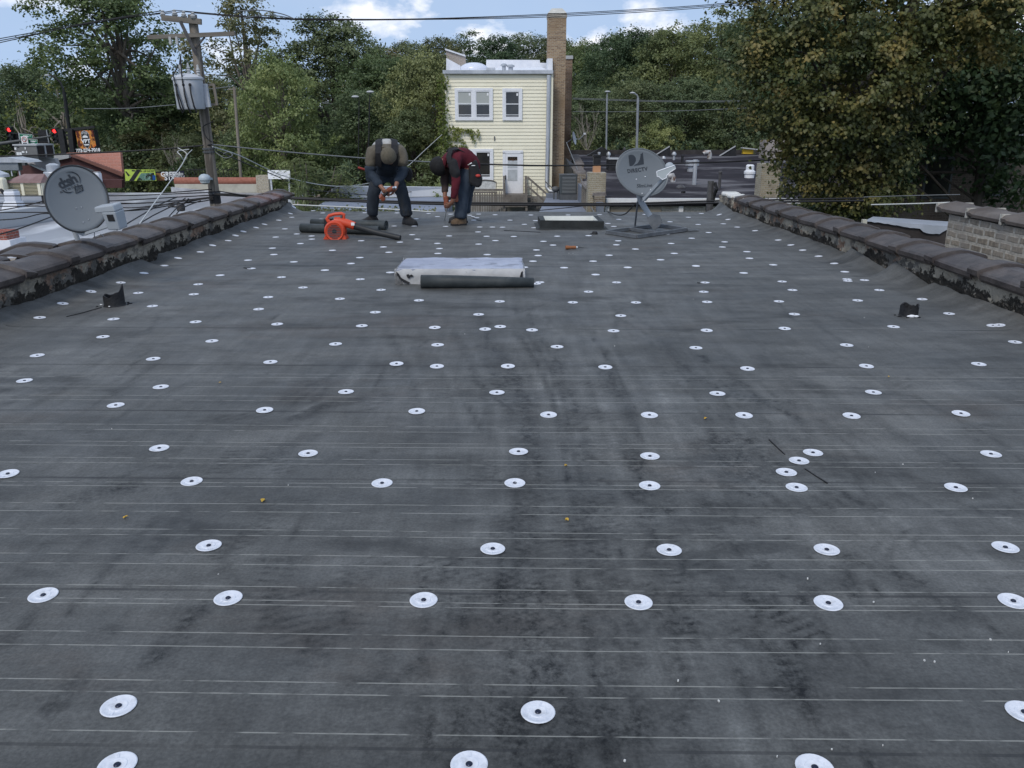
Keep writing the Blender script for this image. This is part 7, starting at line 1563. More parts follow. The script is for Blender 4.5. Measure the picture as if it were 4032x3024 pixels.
mb.add(vv, [(r * 4 + k, r * 4 + (k + 1) % 4, (r + 1) * 4 + (k + 1) % 4, (r + 1) * 4 + k) for r in range(3) for k in range(4)]); mb.build('upstand', mat('black_flashing', (.016, .018, .018), (.030, .033, .033), scale=7, rough=.65, bump=.3), t)
mb = MB(); vv = [(x, y, zroof(y) + h_ + .002) for x, y in ci] + [(x, y, zroof(y) + .004) for x, y in ci]; mb.add(vv, [(k, (k + 1) % 4, 4 + (k + 1) % 4, 4 + k) for k in range(4)]); mb.build('inner_rim', mat('white_rim', (.62, .64, .62), (.70, .71, .68), scale=5, rough=.6), t)
mb = MB(); mb.quad(*[(x, y, zroof(y) + .006) for x, y in ci]); mb.build('floor_board', mat('pale_board', (.5, .49, .44), rough=.8), t)
# ============================================================ pipe stubs
M_RUB = mat('black_rubber', (.012, .012, .013), (.022, .022, .024), scale=20, rough=.6, bump=.4)
def stub_pipe(px, py, r, hs_, lab, debris):
    q = onroof(px, py); z0 = zroof(q.y) - .005; t = thing('pipe_stub', lab, 'pipe', (q.x, q.y, z0)); n = 28; vv = []; ff = []; rr = random.Random(px)
    ps = [(1.14, 0.0), (1.05, .008), (1.01, .02), (1.0, None)]
    for f, zz in ps:
        for k in range(n):
            a_ = 2 * math.pi * k / n; top = hs_(a_) ; w_ = r * f * (1 + .05 * math.sin(3 * a_ + 1)); vv.append((q.x + w_ * math.cos(a_), q.y + w_ * math.sin(a_), z0 + (zz if zz is not None else top)))
    for k in range(n): a_ = 2 * math.pi * k / n; vv.append((q.x + r * .9 * math.cos(a_), q.y + r * .9 * math.sin(a_), z0 + hs_(a_) - .004))
    for k in range(n): a_ = 2 * math.pi * k / n; vv.append((q.x + r * .85 * math.cos(a_), q.y + r * .85 * math.sin(a_), z0 + .01))
    m = 6; ff = [(i * n + k, i * n + (k + 1) % n, (i + 1) * n + (k + 1) % n, (i + 1) * n + k) for i in range(m - 1) for k in range(n)]; mb = MB(); mb.add(vv, ff); mb.build('sleeve', M_RUB, t, smooth=True)
    mb = MB()
    for k in range(9): a_ = rr.uniform(0, 6.28); d_ = r * rr.uniform(1.2, 1.7); mb.box((q.x + d_ * math.cos(a_), q.y + d_ * math.sin(a_), z0 + .008), (rr.uniform(.006, .018), rr.uniform(.006, .012), .007), a_)
    mb.build('rubber_scraps', M_RUB, t)
    if debris:
        mb = MB()
        for dx, dy, s_ in debris: mb.sphere((q.x + dx, q.y + dy, z0 + .016), (s_ * 1.3, s_ * .7, s_ * .6), 8, 5)
        mb.build('foam_scrap', M_WHITE, t, smooth=True)
stub_pipe(451, 1203, .074, lambda a: .085 + .075 * max(0, math.cos(a - .15)) ** 3 + .008 * math.sin(5 * a), 'ragged black rubber pipe stub with one torn spike near the left parapet', [(-.09, -.02, .008), (.0, -.085, .006)])
stub_pipe(3577, 1243, .062, lambda a: .082 + .010 * math.sin(4 * a + 1) - (.02 if abs(a - .4) < .15 else 0), 'short black rubber pipe stub with a white scrap at its foot near the right parapet', [(-.01, -.07, .020), (.02, -.072, .014), (-.03, -.068, .012)])
# ============================================================ small things on the roof
q = onroof(2226, 974, .022); e = onroof(2316, 977, .012); k = onroof(2268, 974, .022)
t = thing('wooden_handled_saw', 'small pointed saw with a brown wooden handle lying on the roof', 'hand saw', q); d = (k - q).normalized()
mb = MB(); L0 = (k - q).length; mb.tube([q, q + d * L0 * .06, q + d * L0 * .25, q + d * L0 * .55, q + d * L0 * .85, k], [.014, .023, .0215, .017, .019, .016], 12); mb.build('handle', mat('varnished_wood', (.16, .055, .022), (.27, .11, .045), scale=14, rough=.4, stretch=(.2, 1, 1)), t, smooth=True)
mb = MB(); mb.tube([k, k + d * .02], .013, 10); mb.build('ferrule', M_GALV, t, smooth=True)
mb = MB(); a_ = k + d * .02; mb.add([a_ + Vector((0, 0, .012)), a_ + Vector((0, 0, -.010)), e, a_ + Vector((0, .002, .012)), a_ + Vector((0, .002, -.010)), e + Vector((0, .002, 0))], [(0, 1, 2), (5, 4, 3), (0, 2, 5, 3), (1, 4, 5, 2), (0, 3, 4, 1)]); mb.build('blade', M_DGREY, t)
q = onroof(2342, 917, .018); t = thing('roof_plug', 'small black rubber cap in front of the skylight kerb', 'cap', q); mb = MB(); mb.lathe([(.040, -.018), (.036, .0), (.030, .018), (.016, .022), (.001, .021)], Matrix.Translation(q), 14); mb.build('dome', M_RUB, t, smooth=True); mb = MB(); mb.box(q + Vector((-.04, 0, -.012)), (.03, .03, .012)); mb.build('tab', M_RUB, t)
def strip(pts, w, lab, nm='membrane_strip', cat='strip'):
    mb = MB(); v = [onroof(*p) for p in pts]; vv = []
    for i, p in enumerate(v): d = (v[min(i + 1, len(v) - 1)] - v[max(i - 1, 0)]).normalized(); s_ = Vector((-d.y, d.x, 0)) * w / 2; vv += [p + s_ + Vector((0, 0, .006)), p - s_ + Vector((0, 0, .006)), p - s_ + Vector((0, 0, .002)), p + s_ + Vector((0, 0, .002))]
    mb.add(vv, [(i * 4 + k, i * 4 + (k + 1) % 4, i * 4 + 4 + (k + 1) % 4, i * 4 + 4 + k) for i in range(len(v) - 1) for k in range(4)] + [(0, 1, 2, 3), tuple(range(len(vv) - 1, len(vv) - 5, -1))]); tag(mb.build(nm, M_RUB), lab, cat)
strip([(1985, 908), (2050, 911), (2127, 915)], .022, 'thin black membrane strip lying left of the skylight kerb')
strip([(3028, 1734), (3065, 1770), (3090, 1793)], .0035, 'short dark slit left in the membrane above the row of four plates', 'membrane_slit', 'slit'); strip([(3170, 1850), (3215, 1880), (3258, 1906)], .0045, 'longer dark slit in the membrane below the row of four plates', 'membrane_slit', 'slit'); strip([(262, 1249), (330, 1232), (400, 1212)], .005, 'dark slit running from the ragged pipe stub towards the left parapet', 'membrane_slit', 'slit')
strip([(1850, 853), (1880, 866), (1895, 870)], .012, 'short dark strip behind the boot of the red-shirted worker'); strip([(962, 1055), (974, 1057), (986, 1058)], .022, 'tiny black scrap beside a plate near the left parapet', 'rubber_scrap', 'scrap'); strip([(2747, 1114), (2752, 1115), (2757, 1115)], .016, 'tiny black scrap beside a plate on the right half of the roof', 'rubber_scrap', 'scrap')
LEAFS = np.array([(0, -.5), (.22, -.2), (.28, .1), (.1, .4), (0, .5), (-.14, .35), (-.26, .05), (-.2, -.25)])
M_FL = mat('fallen_yellow_leaf', (.42, .24, .025), (.55, .36, .05), scale=60, rough=.6)
for x, y, s_ in ((1036, 1969, .030), (495, 2035, .020), (2232, 2045, .022), (2778, 1647, .024), (2228, 1832, .018), (868, 1507, .018), (3500, 1483, .020)):
    q = onroof(x, y, .006); mb = MB(); a_ = rnd.uniform(0, 6.28); vv = [q + Vector((s_ * (u * math.cos(a_) - v * math.sin(a_)), s_ * (u * math.sin(a_) + v * math.cos(a_)), .006 * abs(u) * 3 * (1 if rnd.random() < .9 else -1))) for u, v in LEAFS]
    mb.add(vv, [tuple(range(8))]); o = mb.build('fallen_leaf', M_FL); tag(o, 'small yellow leaf fallen on the bare dark membrane', 'leaf', 'fallen leaves on the roof')
rr = random.Random(12); M_CH = mat('white_chip', (.60, .60, .58), rough=.8)
for x, y in ((2830, 2760), (3476, 2935), (3640, 2600), (3900, 2518), (3230, 2535), (2460, 2995), (3060, 2978), (3555, 1828), (3446, 1860), (3830, 1962), (440, 1688), (860, 2262), (3440, 2370), (3180, 2278), (2670, 2680), (3275, 2950), (2240, 997), (2256, 998), (2370, 955), (3403, 1250), (3420, 1366), (2730, 1178), (2420, 1362), (3680, 2605), (3970, 2567), (1830, 1315), (1135, 1910), (2030, 1900)):
    q = onroof(x, y, .004); s_ = rr.uniform(.0015, .004); mb = MB(); mb.box(q, (s_ * rr.uniform(1, 2.2), s_, .004), rr.uniform(0, 3)); tag(mb.build('debris_chip', M_CH), 'tiny white chip of debris lying on the dark membrane', 'debris', 'white chips on the roof')
# ============================================================ leaf blower
M_OR = mat('orange_plastic', (.52, .055, .020), (.60, .075, .028), scale=3, rough=.42, spec=.4, c3=(.38, .045, .02), scale3=6, lo3=.6, hi3=.75); M_BP = mat('black_plastic', (.020, .022, .024), (.032, .034, .036), scale=8, rough=.5)
c = onroof(1322, 944); cy = c.y + .10; s_ = cy * .965 / F + .0001; zb = zroof(cy)
t = thing('leaf_blower', 'orange and black leaf blower standing on the roof before the membrane rolls', 'leaf blower', (c.x, cy, zb))
def bl(x, y, dy=0.0): q = P(x, y, cy + dy); return q
cc = bl(1322, 908); Rb = 41 * s_
Mx = Matrix.Translation(cc) @ Matrix.Rotation(R(90), 4, 'X')
mb = MB(); mb.lathe([(Rb * .70, .088), (Rb * .84, .095), (Rb * .98, .075), (Rb * 1.02, .03), (Rb * 1.02, -.04), (Rb * .92, -.08), (.01, -.09)], Mx, 36); mb.build('housing', M_OR, t, smooth=True)
mb = MB(); mb.lathe([(Rb * .71, .070), (Rb * .66, .082), (.01, .090)], Mx, 30); gr = mb.build('intake_grille', M_BP, t, smooth=True)
mb = MB()
for k in range(9):
    z = (k - 4) * Rb * .15; w_ = math.sqrt(max(.0, (Rb * .66) ** 2 - z * z)); mb.box(cc + Vector((0, -.094, z)), (w_ * 2, .008, Rb * .05))
mb.build('grille_slats', M_DGREY, gr)
nz0, nz1 = bl(1345, 872, .0), bl(1398, 888, -.02)
mb = MB(); mb.tube([bl(1318, 872), bl(1340, 873), bl(1368, 880), bl(1397, 890, -.01)], [.055, .058, .052, .048], 16); mb.build('outlet', M_OR, t, smooth=True)
mb = MB(); mb.tube([bl(1392, 888, -.01), bl(1400, 891, -.01), bl(1480, 915, -.08), bl(1576, 937, -.16)], [.042, .041, .036, .034], 16); tb = mb.build('nozzle_tube', M_BP, t, smooth=True)
mb = MB(); mb.box(bl(1389, 882, -.06), (.04, .006, .035)); mb.build('sticker', M_WHITES, t)
mb = MB(); mb.tube([bl(1295, 872), bl(1287, 862), bl(1296, 849), (bl(1318, 843)), bl(1345, 841), bl(1354, 845), bl(1353, 858), bl(1345, 872)], [.026, .021, .019, .019, .02, .022, .021, .028], 12); hd = mb.build('handle', M_OR, t, smooth=True)
mb = MB(); mb.bar(bl(1345, 846, -.018), bl(1343, 860, -.018), .025, .02); mb.build('trigger', M_DGREY, hd)
for sg in (-1, 1):
    mb = MB(); x0 = 1322 + sg * 26; q0, q1 = bl(1322 + sg * 38, 948), bl(1322 + sg * 20, 935)
    mb.prism([(-.075, 0), (.075, 0), (.07, .018), (.03, .05), (-.03, .05), (-.07, .018)] if False else [(-.055, 0), (.055, 0), (.05, .014), (.015, .075), (-.015, .075), (-.05, .014)], .16, Matrix.Translation((cc.x + sg * .085, cy + .08, zb + .002)) @ Matrix.Rotation(R(90), 4, 'X')); mb.build('foot', M_OR, t)
mb = MB(); mb.box(cc + Vector((-.10, .10, .06)), (.10, .12, .16)); mb.tube([cc + Vector((-.02, .06, -.02)), cc + Vector((-.02, .17, -.02))], .10, 16); mb.build('engine', M_BP, t, bevel=.012)
from mathutils import noise as mnoise
# ============================================================ the two workers
def skin(name, J, E, root, mt, parent, sub=2, mats=None):
    """one continuous surface grown over joints J {key: (point, rx[, ry])} joined by E"""
    keys = list(J); ix = {k: i for i, k in enumerate(keys)}
    bm = bmesh.new(); lay = bm.verts.layers.skin.verify()
    vs_ = [bm.verts.new(J[k][0]) for k in keys]
    for k, v in zip(keys, vs_):
        r = J[k][1]; ry = J[k][2] if len(J[k]) > 2 else r
        v[lay].radius = (r, ry); v[lay].use_root = (k == root)
    for a, b in E: bm.edges.new((vs_[ix[a]], vs_[ix[b]]))
    me = bpy.data.meshes.new(name); bm.to_mesh(me); bm.free()
    o = bpy.data.objects.new(name, me); COL.objects.link(o)
    s = o.modifiers.new('skin', 'SKIN'); s.use_smooth_shade = True
    if sub: ss = o.modifiers.new('sub', 'SUBSURF'); ss.levels = sub; ss.render_levels = sub
    bpy.context.view_layer.update()
    dg = bpy.context.evaluated_depsgraph_get(); m2 = bpy.data.meshes.new_from_object(o.evaluated_get(dg))
    bpy.data.objects.remove(o)
    if name != 'body':      # folds and creases of the cloth
        for v in m2.vertices:
            q = v.co; f = mnoise.noise(Vector((q.x * 11, q.y * 11, q.z * 17))) * .011 + mnoise.noise(Vector((q.x * 26 + 5, q.y * 26, q.z * 40))) * .006
            v.co = q + v.normal * f
    m2.name = name; m2.materials.clear(); m2.materials.append(mt)
    m2.polygons.foreach_set('use_smooth', [True] * len(m2.polygons))
    return link(name, m2, parent)
def chain(*k): return list(zip(k[:-1], k[1:]))
def shell(mb, c, axis, fwd, r, cut, n=24, m=10, thick=.006):
    """part of an ellipsoid above the plane at height cut*r along axis"""
    ax_ = Vector(axis).normalized(); f_ = Vector(fwd); f_ = (f_ - ax_ * f_.dot(ax_)).normalized(); s_ = ax_.cross(f_)
    vv = []; ff = []; t1 = math.acos(cut)
    for layer in (0, 1):
        for i in range(m + 1):
            t = t1 * i / m
            for k in range(n):
                p = 2 * math.pi * k / n; rr_ = [q - layer * thick for q in r]
                vv.append(Vector(c) + s_ * rr_[0] * math.sin(t) * math.cos(p) + f_ * rr_[1] * math.sin(t) * math.sin(p) + ax_ * rr_[2] * math.cos(t))
    o2 = (m + 1) * n
    for i in range(m):
        for k in range(n):
            k2 = (k + 1) % n; a = (i * n + k, (i + 1) * n + k, (i + 1) * n + k2, i * n + k2); ff.append(a); ff.append(tuple(o2 + q for q in reversed(a)))
    for k in range(n): k2 = (k + 1) % n; ff.append((m * n + k, o2 + m * n + k, o2 + m * n + k2, m * n + k2))
    mb.add(vv, ff)
def ribbon(mb, pts, nrms, w, th=.008):
    vv = []; n = len(pts)
    for i in range(n):
        p = Vector(pts[i]); d = (Vector(pts[min(i + 1, n - 1)]) - Vector(pts[max(i - 1, 0)])).normalized(); nn = Vector(nrms[i]).normalized(); s_ = d.cross(nn).normalized() * w / 2
        vv += [p - s_, p + s_, p + s_ + nn * th, p - s_ + nn * th]
    mb.add(vv, [(i * 4 + k, i * 4 + (k + 1) % 4, i * 4 + 4 + (k + 1) % 4, i * 4 + 4 + k) for i in range(n - 1) for k in range(4)] + [(3, 2, 1, 0), tuple(range(n * 4 - 4, n * 4))])
def hand_joints(J, E, pre, wrist, palm, tips, thumb, r=.0095):
    """palm and five fingers rooted in it; tips: four (knuckle, mid, end) offsets"""
    J[pre + 'palm'] = (palm, .034, .020); E.append((wrist, pre + 'palm'))
    for i, (k1, k2, k3) in enumerate(tips):
        for nm, q, rr_ in (('a', k1, r * 1.15), ('b', k2, r), ('c', k3, r * .8)): J[f'{pre}f{i}{nm}'] = (q, rr_)
        E += [(pre + 'palm', f'{pre}f{i}a'), (f'{pre}f{i}a', f'{pre}f{i}b'), (f'{pre}f{i}b', f'{pre}f{i}c')]
    for nm, q, rr_ in (('a', thumb[0], r * 1.4), ('b', thumb[1], r * 1.1), ('c', thumb[2], r * .9)): J[f'{pre}t{nm}'] = (q, rr_)
    E += [(pre + 'palm', pre + 'ta'), (pre + 'ta', pre + 'tb'), (pre + 'tb', pre + 'tc')]
def curl(palm, out, down, side, n=4, l=.072):
    """finger joints that leave the palm along out and close towards down"""
    palm, out, down, side = Vector(palm), Vector(out).normalized(), Vector(down).normalized(), Vector(side).normalized(); tips = []
    for i in range(n):
        s_ = side * (i - 1.5) * .020; k = (1, 1.08, 1.0, .82)[i]
        a = palm + s_ + out * .042 * k; b = a + (out * .6 + down * .8) * .030 * k; c = b + (out * .0 + down * 1.0) * .026 * k; tips.append((a, b, c))
    th = (palm - side * .034 + out * .008, palm - side * .045 + out * .030 + down * .02, palm - side * .034 + out * .045 + down * .040)
    return tips, th
M_SKIN = mat('brown_skin', (.20, .095, .062), (.26, .125, .082), scale=14, rough=.55, spec=.35)
M_JEAN = mat('dark_denim', (.014, .019, .028), (.030, .038, .050), scale=7, rough=.9, bump=.5, bscale=22, c3=(.050, .045, .036), scale3=4, lo3=.58, hi3=.72, stretch=(1, 1, .5))
M_JEAN2 = mat('blue_denim', (.024, .034, .050), (.046, .062, .086), scale=6, rough=.9, bump=.5, bscale=20, c3=(.020, .028, .046), scale3=4, lo3=.55, hi3=.72, stretch=(1, 1, .5))
M_TAN = mat('tan_hoodie', (.092, .080, .060), (.135, .118, .092), scale=9, rough=.95, bump=.5, bscale=24)
M_GREY = mat('pale_grey_yoke', (.34, .34, .33), (.42, .42, .41), scale=9, rough=.95, bump=.4, bscale=24)
M_NAVY2 = mat('navy_sleeve', (.018, .027, .040), (.032, .043, .060), scale=9, rough=.95, bump=.5, bscale=24)
M_BEAN = mat('tan_knit', (.100, .088, .064), (.135, .118, .088), scale=40, rough=.98, bump=.6, bscale=90)
M_STRAP = mat('black_webbing', (.014, .014, .016), (.022, .022, .024), scale=30, rough=.8, bump=.3)
M_BOOT = mat('dark_boot', (.020, .020, .021), (.036, .034, .034), scale=12, rough=.6, bump=.3)
M_BOOTB = mat('brown_boot', (.090, .058, .034), (.135, .090, .055), scale=12, rough=.7, bump=.3)
M_MARO = mat('maroon_fleece', (.070, .009, .016), (.105, .014, .023), scale=7, rough=.95, bump=.5, bscale=20)
M_BLKF = mat('black_fabric', (.014, .014, .016), (.026, .026, .028), scale=8, rough=.9, bump=.4)
M_DKSL = mat('dark_brown_sleeve', (.040, .028, .026), (.060, .042, .038), scale=8, rough=.95, bump=.4)
M_DRILL = mat('copper_tool', (.20, .055, .030), (.28, .09, .05), scale=12, rough=.4); M_CHROME = mat('chrome', (.75, .75, .76), rough=.15, metal=1.0)
def boot(name, ank, toe, zg_, mt, parent, w=.052):
    """boot from the ankle to the toe, sole on the roof"""
    a = Vector(ank); t_ = Vector((toe[0], toe[1], 0)) - Vector((a.x, a.y, 0)); f_ = t_.normalized(); s_ = Vector((-f_.y, f_.x, 0)); L_ = t_.length
    st = [(-.075, .040, .075, 0), (-.06, w * .85, .10, 0), (0, w * .88, .14, 0), (.05, w * .92, .105, 0), (L_ * .6, w * 1.05, .078, 0), (L_ * .86, w * .95, .062, 0), (L_ * .97, w * .66, .048, 0), (L_, w * .25, .030, 0)]
    vv = []; n = 10
    for d_, hw, hz, _ in st:
        for k in range(n):
            an = math.pi * k / (n - 1); vv.append(Vector((a.x, a.y, zg_ + .018)) + f_ * d_ + s_ * hw * math.cos(an) + Vector((0, 0, hz * math.sin(an) ** .75)))
    ff = [(i * n + k, i * n + k + 1, (i + 1) * n + k + 1, (i + 1) * n + k) for i in range(len(st) - 1) for k in range(n - 1)] + [(i * n + n - 1, i * n, (i + 1) * n, (i + 1) * n + n - 1) for i in range(len(st) - 1)] + [tuple(range(n)), tuple(range(len(vv) - 1, len(vv) - n - 1, -1))]
    mb = MB(); mb.add(vv, ff); mb.tube([a + Vector((0, 0, .07)), (a.x, a.y, zg_ + .09)], [.050, .054], 14)
    o = mb.build(name, mt, parent, smooth=True)
    out = [(-.085, .03), (-.07, w * .9), (0, w * .92), (.05, w * .9), (L_ * .6, w * 1.12), (L_ * .88, w), (L_ * .99, w * .6), (L_ + .008, 0)]
    poly_ = [(d_, hw) for d_, hw in out] + [(d_, -hw) for d_, hw in reversed(out[:-1])]
    Ms = frame_at((a.x, a.y, zg_), f_, (0, 0, 1)); mb = MB(); mb.prism(poly_, .026, Ms); mb.build('sole', M_BLKF, o)
    return o
# ------------------------------------------------ left hand worker, bowed towards the eye
gy = onroof(1611, 886).y; g1 = onroof(1530, 884)
def w1(x, y, dy=0.0): return P(x, y, gy + dy)
p1 = thing('person', 'worker in tan knit cap and tan hoodie bent double over a drill, facing the camera', 'person', (g1.x, gy + .05, zroof(gy)))
zf = zroof(gy + .1)
J = {'pel': (w1(1524, 664, .16), .150, .115), 'wai': (w1(1523, 632, .10), .150, .115), 'mid': (w1(1522, 596, -.08), .165, .12), 'che': (w1(1522, 600, -.30), .160, .115), 'nec': (w1(1525, 608, -.44), .060), 'hd0': (w1(1530, 620, -.52), .078), 'hd1': (w1(1532, 622, -.60), .094), 'hd2': (w1(1533, 618, -.68), .068), 'nose': (w1(1537, 648, -.60), .016),
     'shl': (w1(1467, 605, -.34), .082), 'ell': (w1(1459, 682, -.36), .050), 'wrl': (w1(1500, 734, -.50), .032), 'shr': (w1(1578, 605, -.34), .082), 'elr': (w1(1586, 682, -.36), .050), 'wrr': (w1(1561, 724, -.50), .032),
     'hil': (w1(1497, 684, .14), .100), 'knl': (w1(1470, 760, .0), .068), 'anl': (w1(1466, 854, .06), .046), 'hir': (w1(1551, 684, .14), .100), 'knr': (w1(1585, 758, .0), .068), 'anr': (w1(1603, 858, .04), .046)}
E = chain('pel', 'wai', 'mid', 'che', 'nec', 'hd0', 'hd1', 'hd2') + [('hd1', 'nose')] + chain('che', 'shl', 'ell', 'wrl') + chain('che', 'shr', 'elr', 'wrr') + chain('pel', 'hil', 'knl', 'anl') + chain('pel', 'hir', 'knr', 'anr')
tL, thL = curl(w1(1511, 748, -.54), (.75, -.15, -.65), (.55, .5, -.5), (.5, -.5, .6)); hand_joints(J, E, 'l', 'wrl', w1(1511, 748, -.54), tL, thL)
tR, thR = curl(w1(1559, 742, -.53), (-.45, -.2, -.85), (-.75, .4, -.4), (.45, -.6, .5)); hand_joints(J, E, 'r', 'wrr', w1(1559, 742, -.53), tR, thR)
skin('body', {k: ((v[0],) + tuple(r * .74 for r in v[1:]) if k in ('pel', 'wai', 'mid', 'che', 'hil', 'hir', 'shl', 'shr') else v) for k, v in J.items()}, E, 'pel', M_SKIN, p1, 2)
def grow(keys, g): return {k: (J[k][0],) + tuple(r + g for r in J[k][1:]) for k in keys}
S_ = grow(['mid', 'che'], .030); S_['wai'] = (w1(1523, 622, .08), .178, .14); S_['nec'] = (w1(1524, 602, -.40), .088); S_['nk2'] = (w1(1526, 606, -.455), .082)
for k, u1, u2 in (('l', (1460, 632), (1458, 664)), ('r', (1585, 632), (1587, 664))): S_['sh' + k] = (J['sh' + k][0], .108); S_['u' + k] = (w1(*u1, -.36), .092); S_['v' + k] = (w1(*u2, -.36), .076)
skin('hoodie', S_, chain('wai', 'mid', 'che', 'nec', 'nk2') + chain('che', 'shl', 'ul', 'vl') + chain('che', 'shr', 'ur', 'vr'), 'che', M_TAN, p1, 2)
S_ = {'a': (w1(1523, 612, -.10), .165, .13), 'b': (w1(1523, 634, .06), .180, .14), 'c': (w1(1524, 660, .15), .178, .145), 'd': (w1(1524, 680, .17), .160, .13)}
skin('shirt', S_, chain('a', 'b', 'c', 'd'), 'c', M_NAVY2, p1, 2)
S_ = {'a': (w1(1524, 634, -.30), .135, .07), 'b': (w1(1524, 664, -.10), .150, .09), 'c': (w1(1524, 678, .10), .145, .10)}
skin('shirt_front', S_, chain('a', 'b', 'c'), 'b', M_NAVY2, p1, 2)
for k, u in (('l', (1459, 648)), ('r', (1586, 648))):
    Q = {'a': (w1(u[0], u[1], -.36), .078), 'b': (J['el' + k][0].lerp(w1(u[0], u[1], -.36), .4), .084), 'e': (J['el' + k][0], .076), 'f': ((J['el' + k][0] + J['wr' + k][0]) / 2, .068), 'w': (J['wr' + k][0], .052)}
    skin('sleeve', Q, chain('a', 'b', 'e', 'f', 'w'), 'a', M_NAVY2, p1, 2)
Q = grow(['pel', 'hil', 'hir'], .030); Q['wai'] = (w1(1523, 655, .13), .160, .13)
for s_ in 'lr':
    kn, an, hi = J['kn' + s_][0], J['an' + s_][0], J['hi' + s_][0]
    Q['t' + s_] = (hi.lerp(kn, .5), .108); Q['kn' + s_] = (kn, .094); Q['c' + s_] = (kn.lerp(an, .40), .086); Q['c2' + s_] = (kn.lerp(an, .62), .092); Q['d' + s_] = (kn.lerp(an, .80), .082); Q['an' + s_] = (kn.lerp(an, .95), .090)
skin('jeans', Q, chain('wai', 'pel', 'hil', 'tl', 'knl', 'cl', 'c2l', 'dl', 'anl') + chain('pel', 'hir', 'tr', 'knr', 'cr', 'c2r', 'dr', 'anr'), 'pel', M_JEAN, p1, 2)
al, ar = J['anl'][0], J['anr'][0]
tl_ = onroof(1436, 877); tr_ = onroof(1639, 888)
boot('boot', (al.x, al.y + .02, zroof(al.y) + .1), (tl_.x, al.y - .12, 0), zroof(al.y), M_BOOT, p1); boot('boot', (ar.x, ar.y + .02, zroof(ar.y) + .1), (tr_.x, ar.y - .15, 0), zroof(ar.y), M_BOOT, p1)
mb = MB(); ca = Vector((-.10, -.60, .70)); shell(mb, w1(1530, 616, -.60), ca, (0, -1, -.8), (.102, .112, .128), -.25); shell(mb, w1(1531, 620, -.605), ca + Vector((.02, .0, 0)), (0, -1, -.8), (.125, .133, .10), -.30, m=4) if False else None; mb.build('knit_cap', M_BEAN, p1, smooth=True)
# straps follow the back: sampled over the torso outline
for sx in (-1, 1):
    pts, nr = [], []
    x0 = 1522 + sx * 25
    for (yy, dy, nx_, nz_) in ((640, .235, .9, .3), (596, .20, .45, .9), (560, .06, .1, 1), (551, -.10, 0, 1), (555, -.26, -.2, 1), (574, -.41, -.75, .65), (604, -.475, -1, .05), (634, -.45, -.95, -.3), (652, -.40, -.8, -.6)):
        q = w1(x0 + sx * (6 if dy < -.2 else 0), yy, dy); pts.append(q); nr.append((sx * .25, -abs(nx_) if dy < 0 else abs(nx_), nz_))
    mb = MB(); ribbon(mb, pts, nr, .085, .016); mb.build('suspender', M_STRAP, p1, smooth=True)
S2 = {'a': (w1(1492, 566, -.10), .05, .045), 'b': (w1(1522, 561, -.12), .05, .045), 'c': (w1(1553, 566, -.10), .05, .045)}
mb = MB(); mb.sphere(w1(1522, 578, -.15), (.195, .15, .105), 24, 12); mb.build('yoke', M_GREY, p1, smooth=True)
def pouch(pts, D_, th, mt, nm, par, round_=.02):
    f_ = [P(x, y, D_) for x, y in pts]; b_ = [v + Vector((0, th, 0)) for v in f_]; n = len(f_); mb = MB()
    mb.add(f_ + b_, [tuple(range(n - 1, -1, -1)), tuple(range(n, 2 * n))] + [(k, (k + 1) % n, n + (k + 1) % n, n + k) for k in range(n)]); return mb.build(nm, mt, par, bevel=round_)
pouch([(1440, 680), (1456, 672), (1462, 718), (1444, 718), (1438, 700)], gy + .02, .14, M_NAVY2, 'tool_pouch', p1)
pouch([(1592, 664), (1612, 660), (1622, 680), (1620, 705), (1606, 720), (1594, 712)], gy + .02, .15, M_BLKF, 'tool_pouch', p1, .025)
a = w1(1409, 659, .02); b = w1(1446, 671, .04); t = thing('hammer', 'hammer with a red grip sticking out of the belt of the tan capped worker', 'hammer', b); d = (b - a).normalized()
mb = MB(); mb.tube([a, a + d * .02, a + d * .09, b], [.012, .017, .015, .013], 10); mb.build('grip', mat('red_grip', (.26, .035, .025), rough=.5), t, smooth=True)
mb = MB(); mb.tube([b, b + d * .12], .010, 8); mb.build('shaft', M_GALV, t)
def drill(c, bodydir, gripdir, lab, bit=None):
    c, bd, gd = Vector(c), Vector(bodydir).normalized(), Vector(gripdir).normalized(); t = thing('cordless_drill', lab, 'drill', c)
    mb = MB(); mb.tube([c - bd * .085, c - bd * .075, c - bd * .02, c + bd * .045, c + bd * .075], [.022, .033, .036, .034, .024], 14); mb.build('motor_housing', M_DRILL, t, smooth=True)
    mb = MB(); mb.tube([c - bd * .045, c - bd * .045 + gd * .06, c - bd * .05 + gd * .12], [.022, .019, .023], 12); mb.build('grip', M_BLKF, t, smooth=True)
    Mb = frame_at(c - bd * .045 + gd * .14, bd, gd); mb = MB(); mb.box((0, 0, 0), (.12, .075, .055)); mb.v = [tuple(Mb @ Vector(v)) for v in mb.v]; mb.build('battery', M_DRILL, t, bevel=.01)
    mb = MB(); mb.tube([c + bd * .072, c + bd * .095, c + bd * .125], [.024, .022, .014], 12); mb.build('chuck', M_CHROME, t, smooth=True)
    if bit is not None: mb = MB(); mb.tube([c + bd * .12, Vector(bit)], .0055, 6); mb.build('bit', M_GALV, t)
    return t
drill(w1(1540, 745, -.58), (.55, -.72, .25), (-.72, .05, -.70), 'reddish cordless drill held in both hands by the tan capped worker')
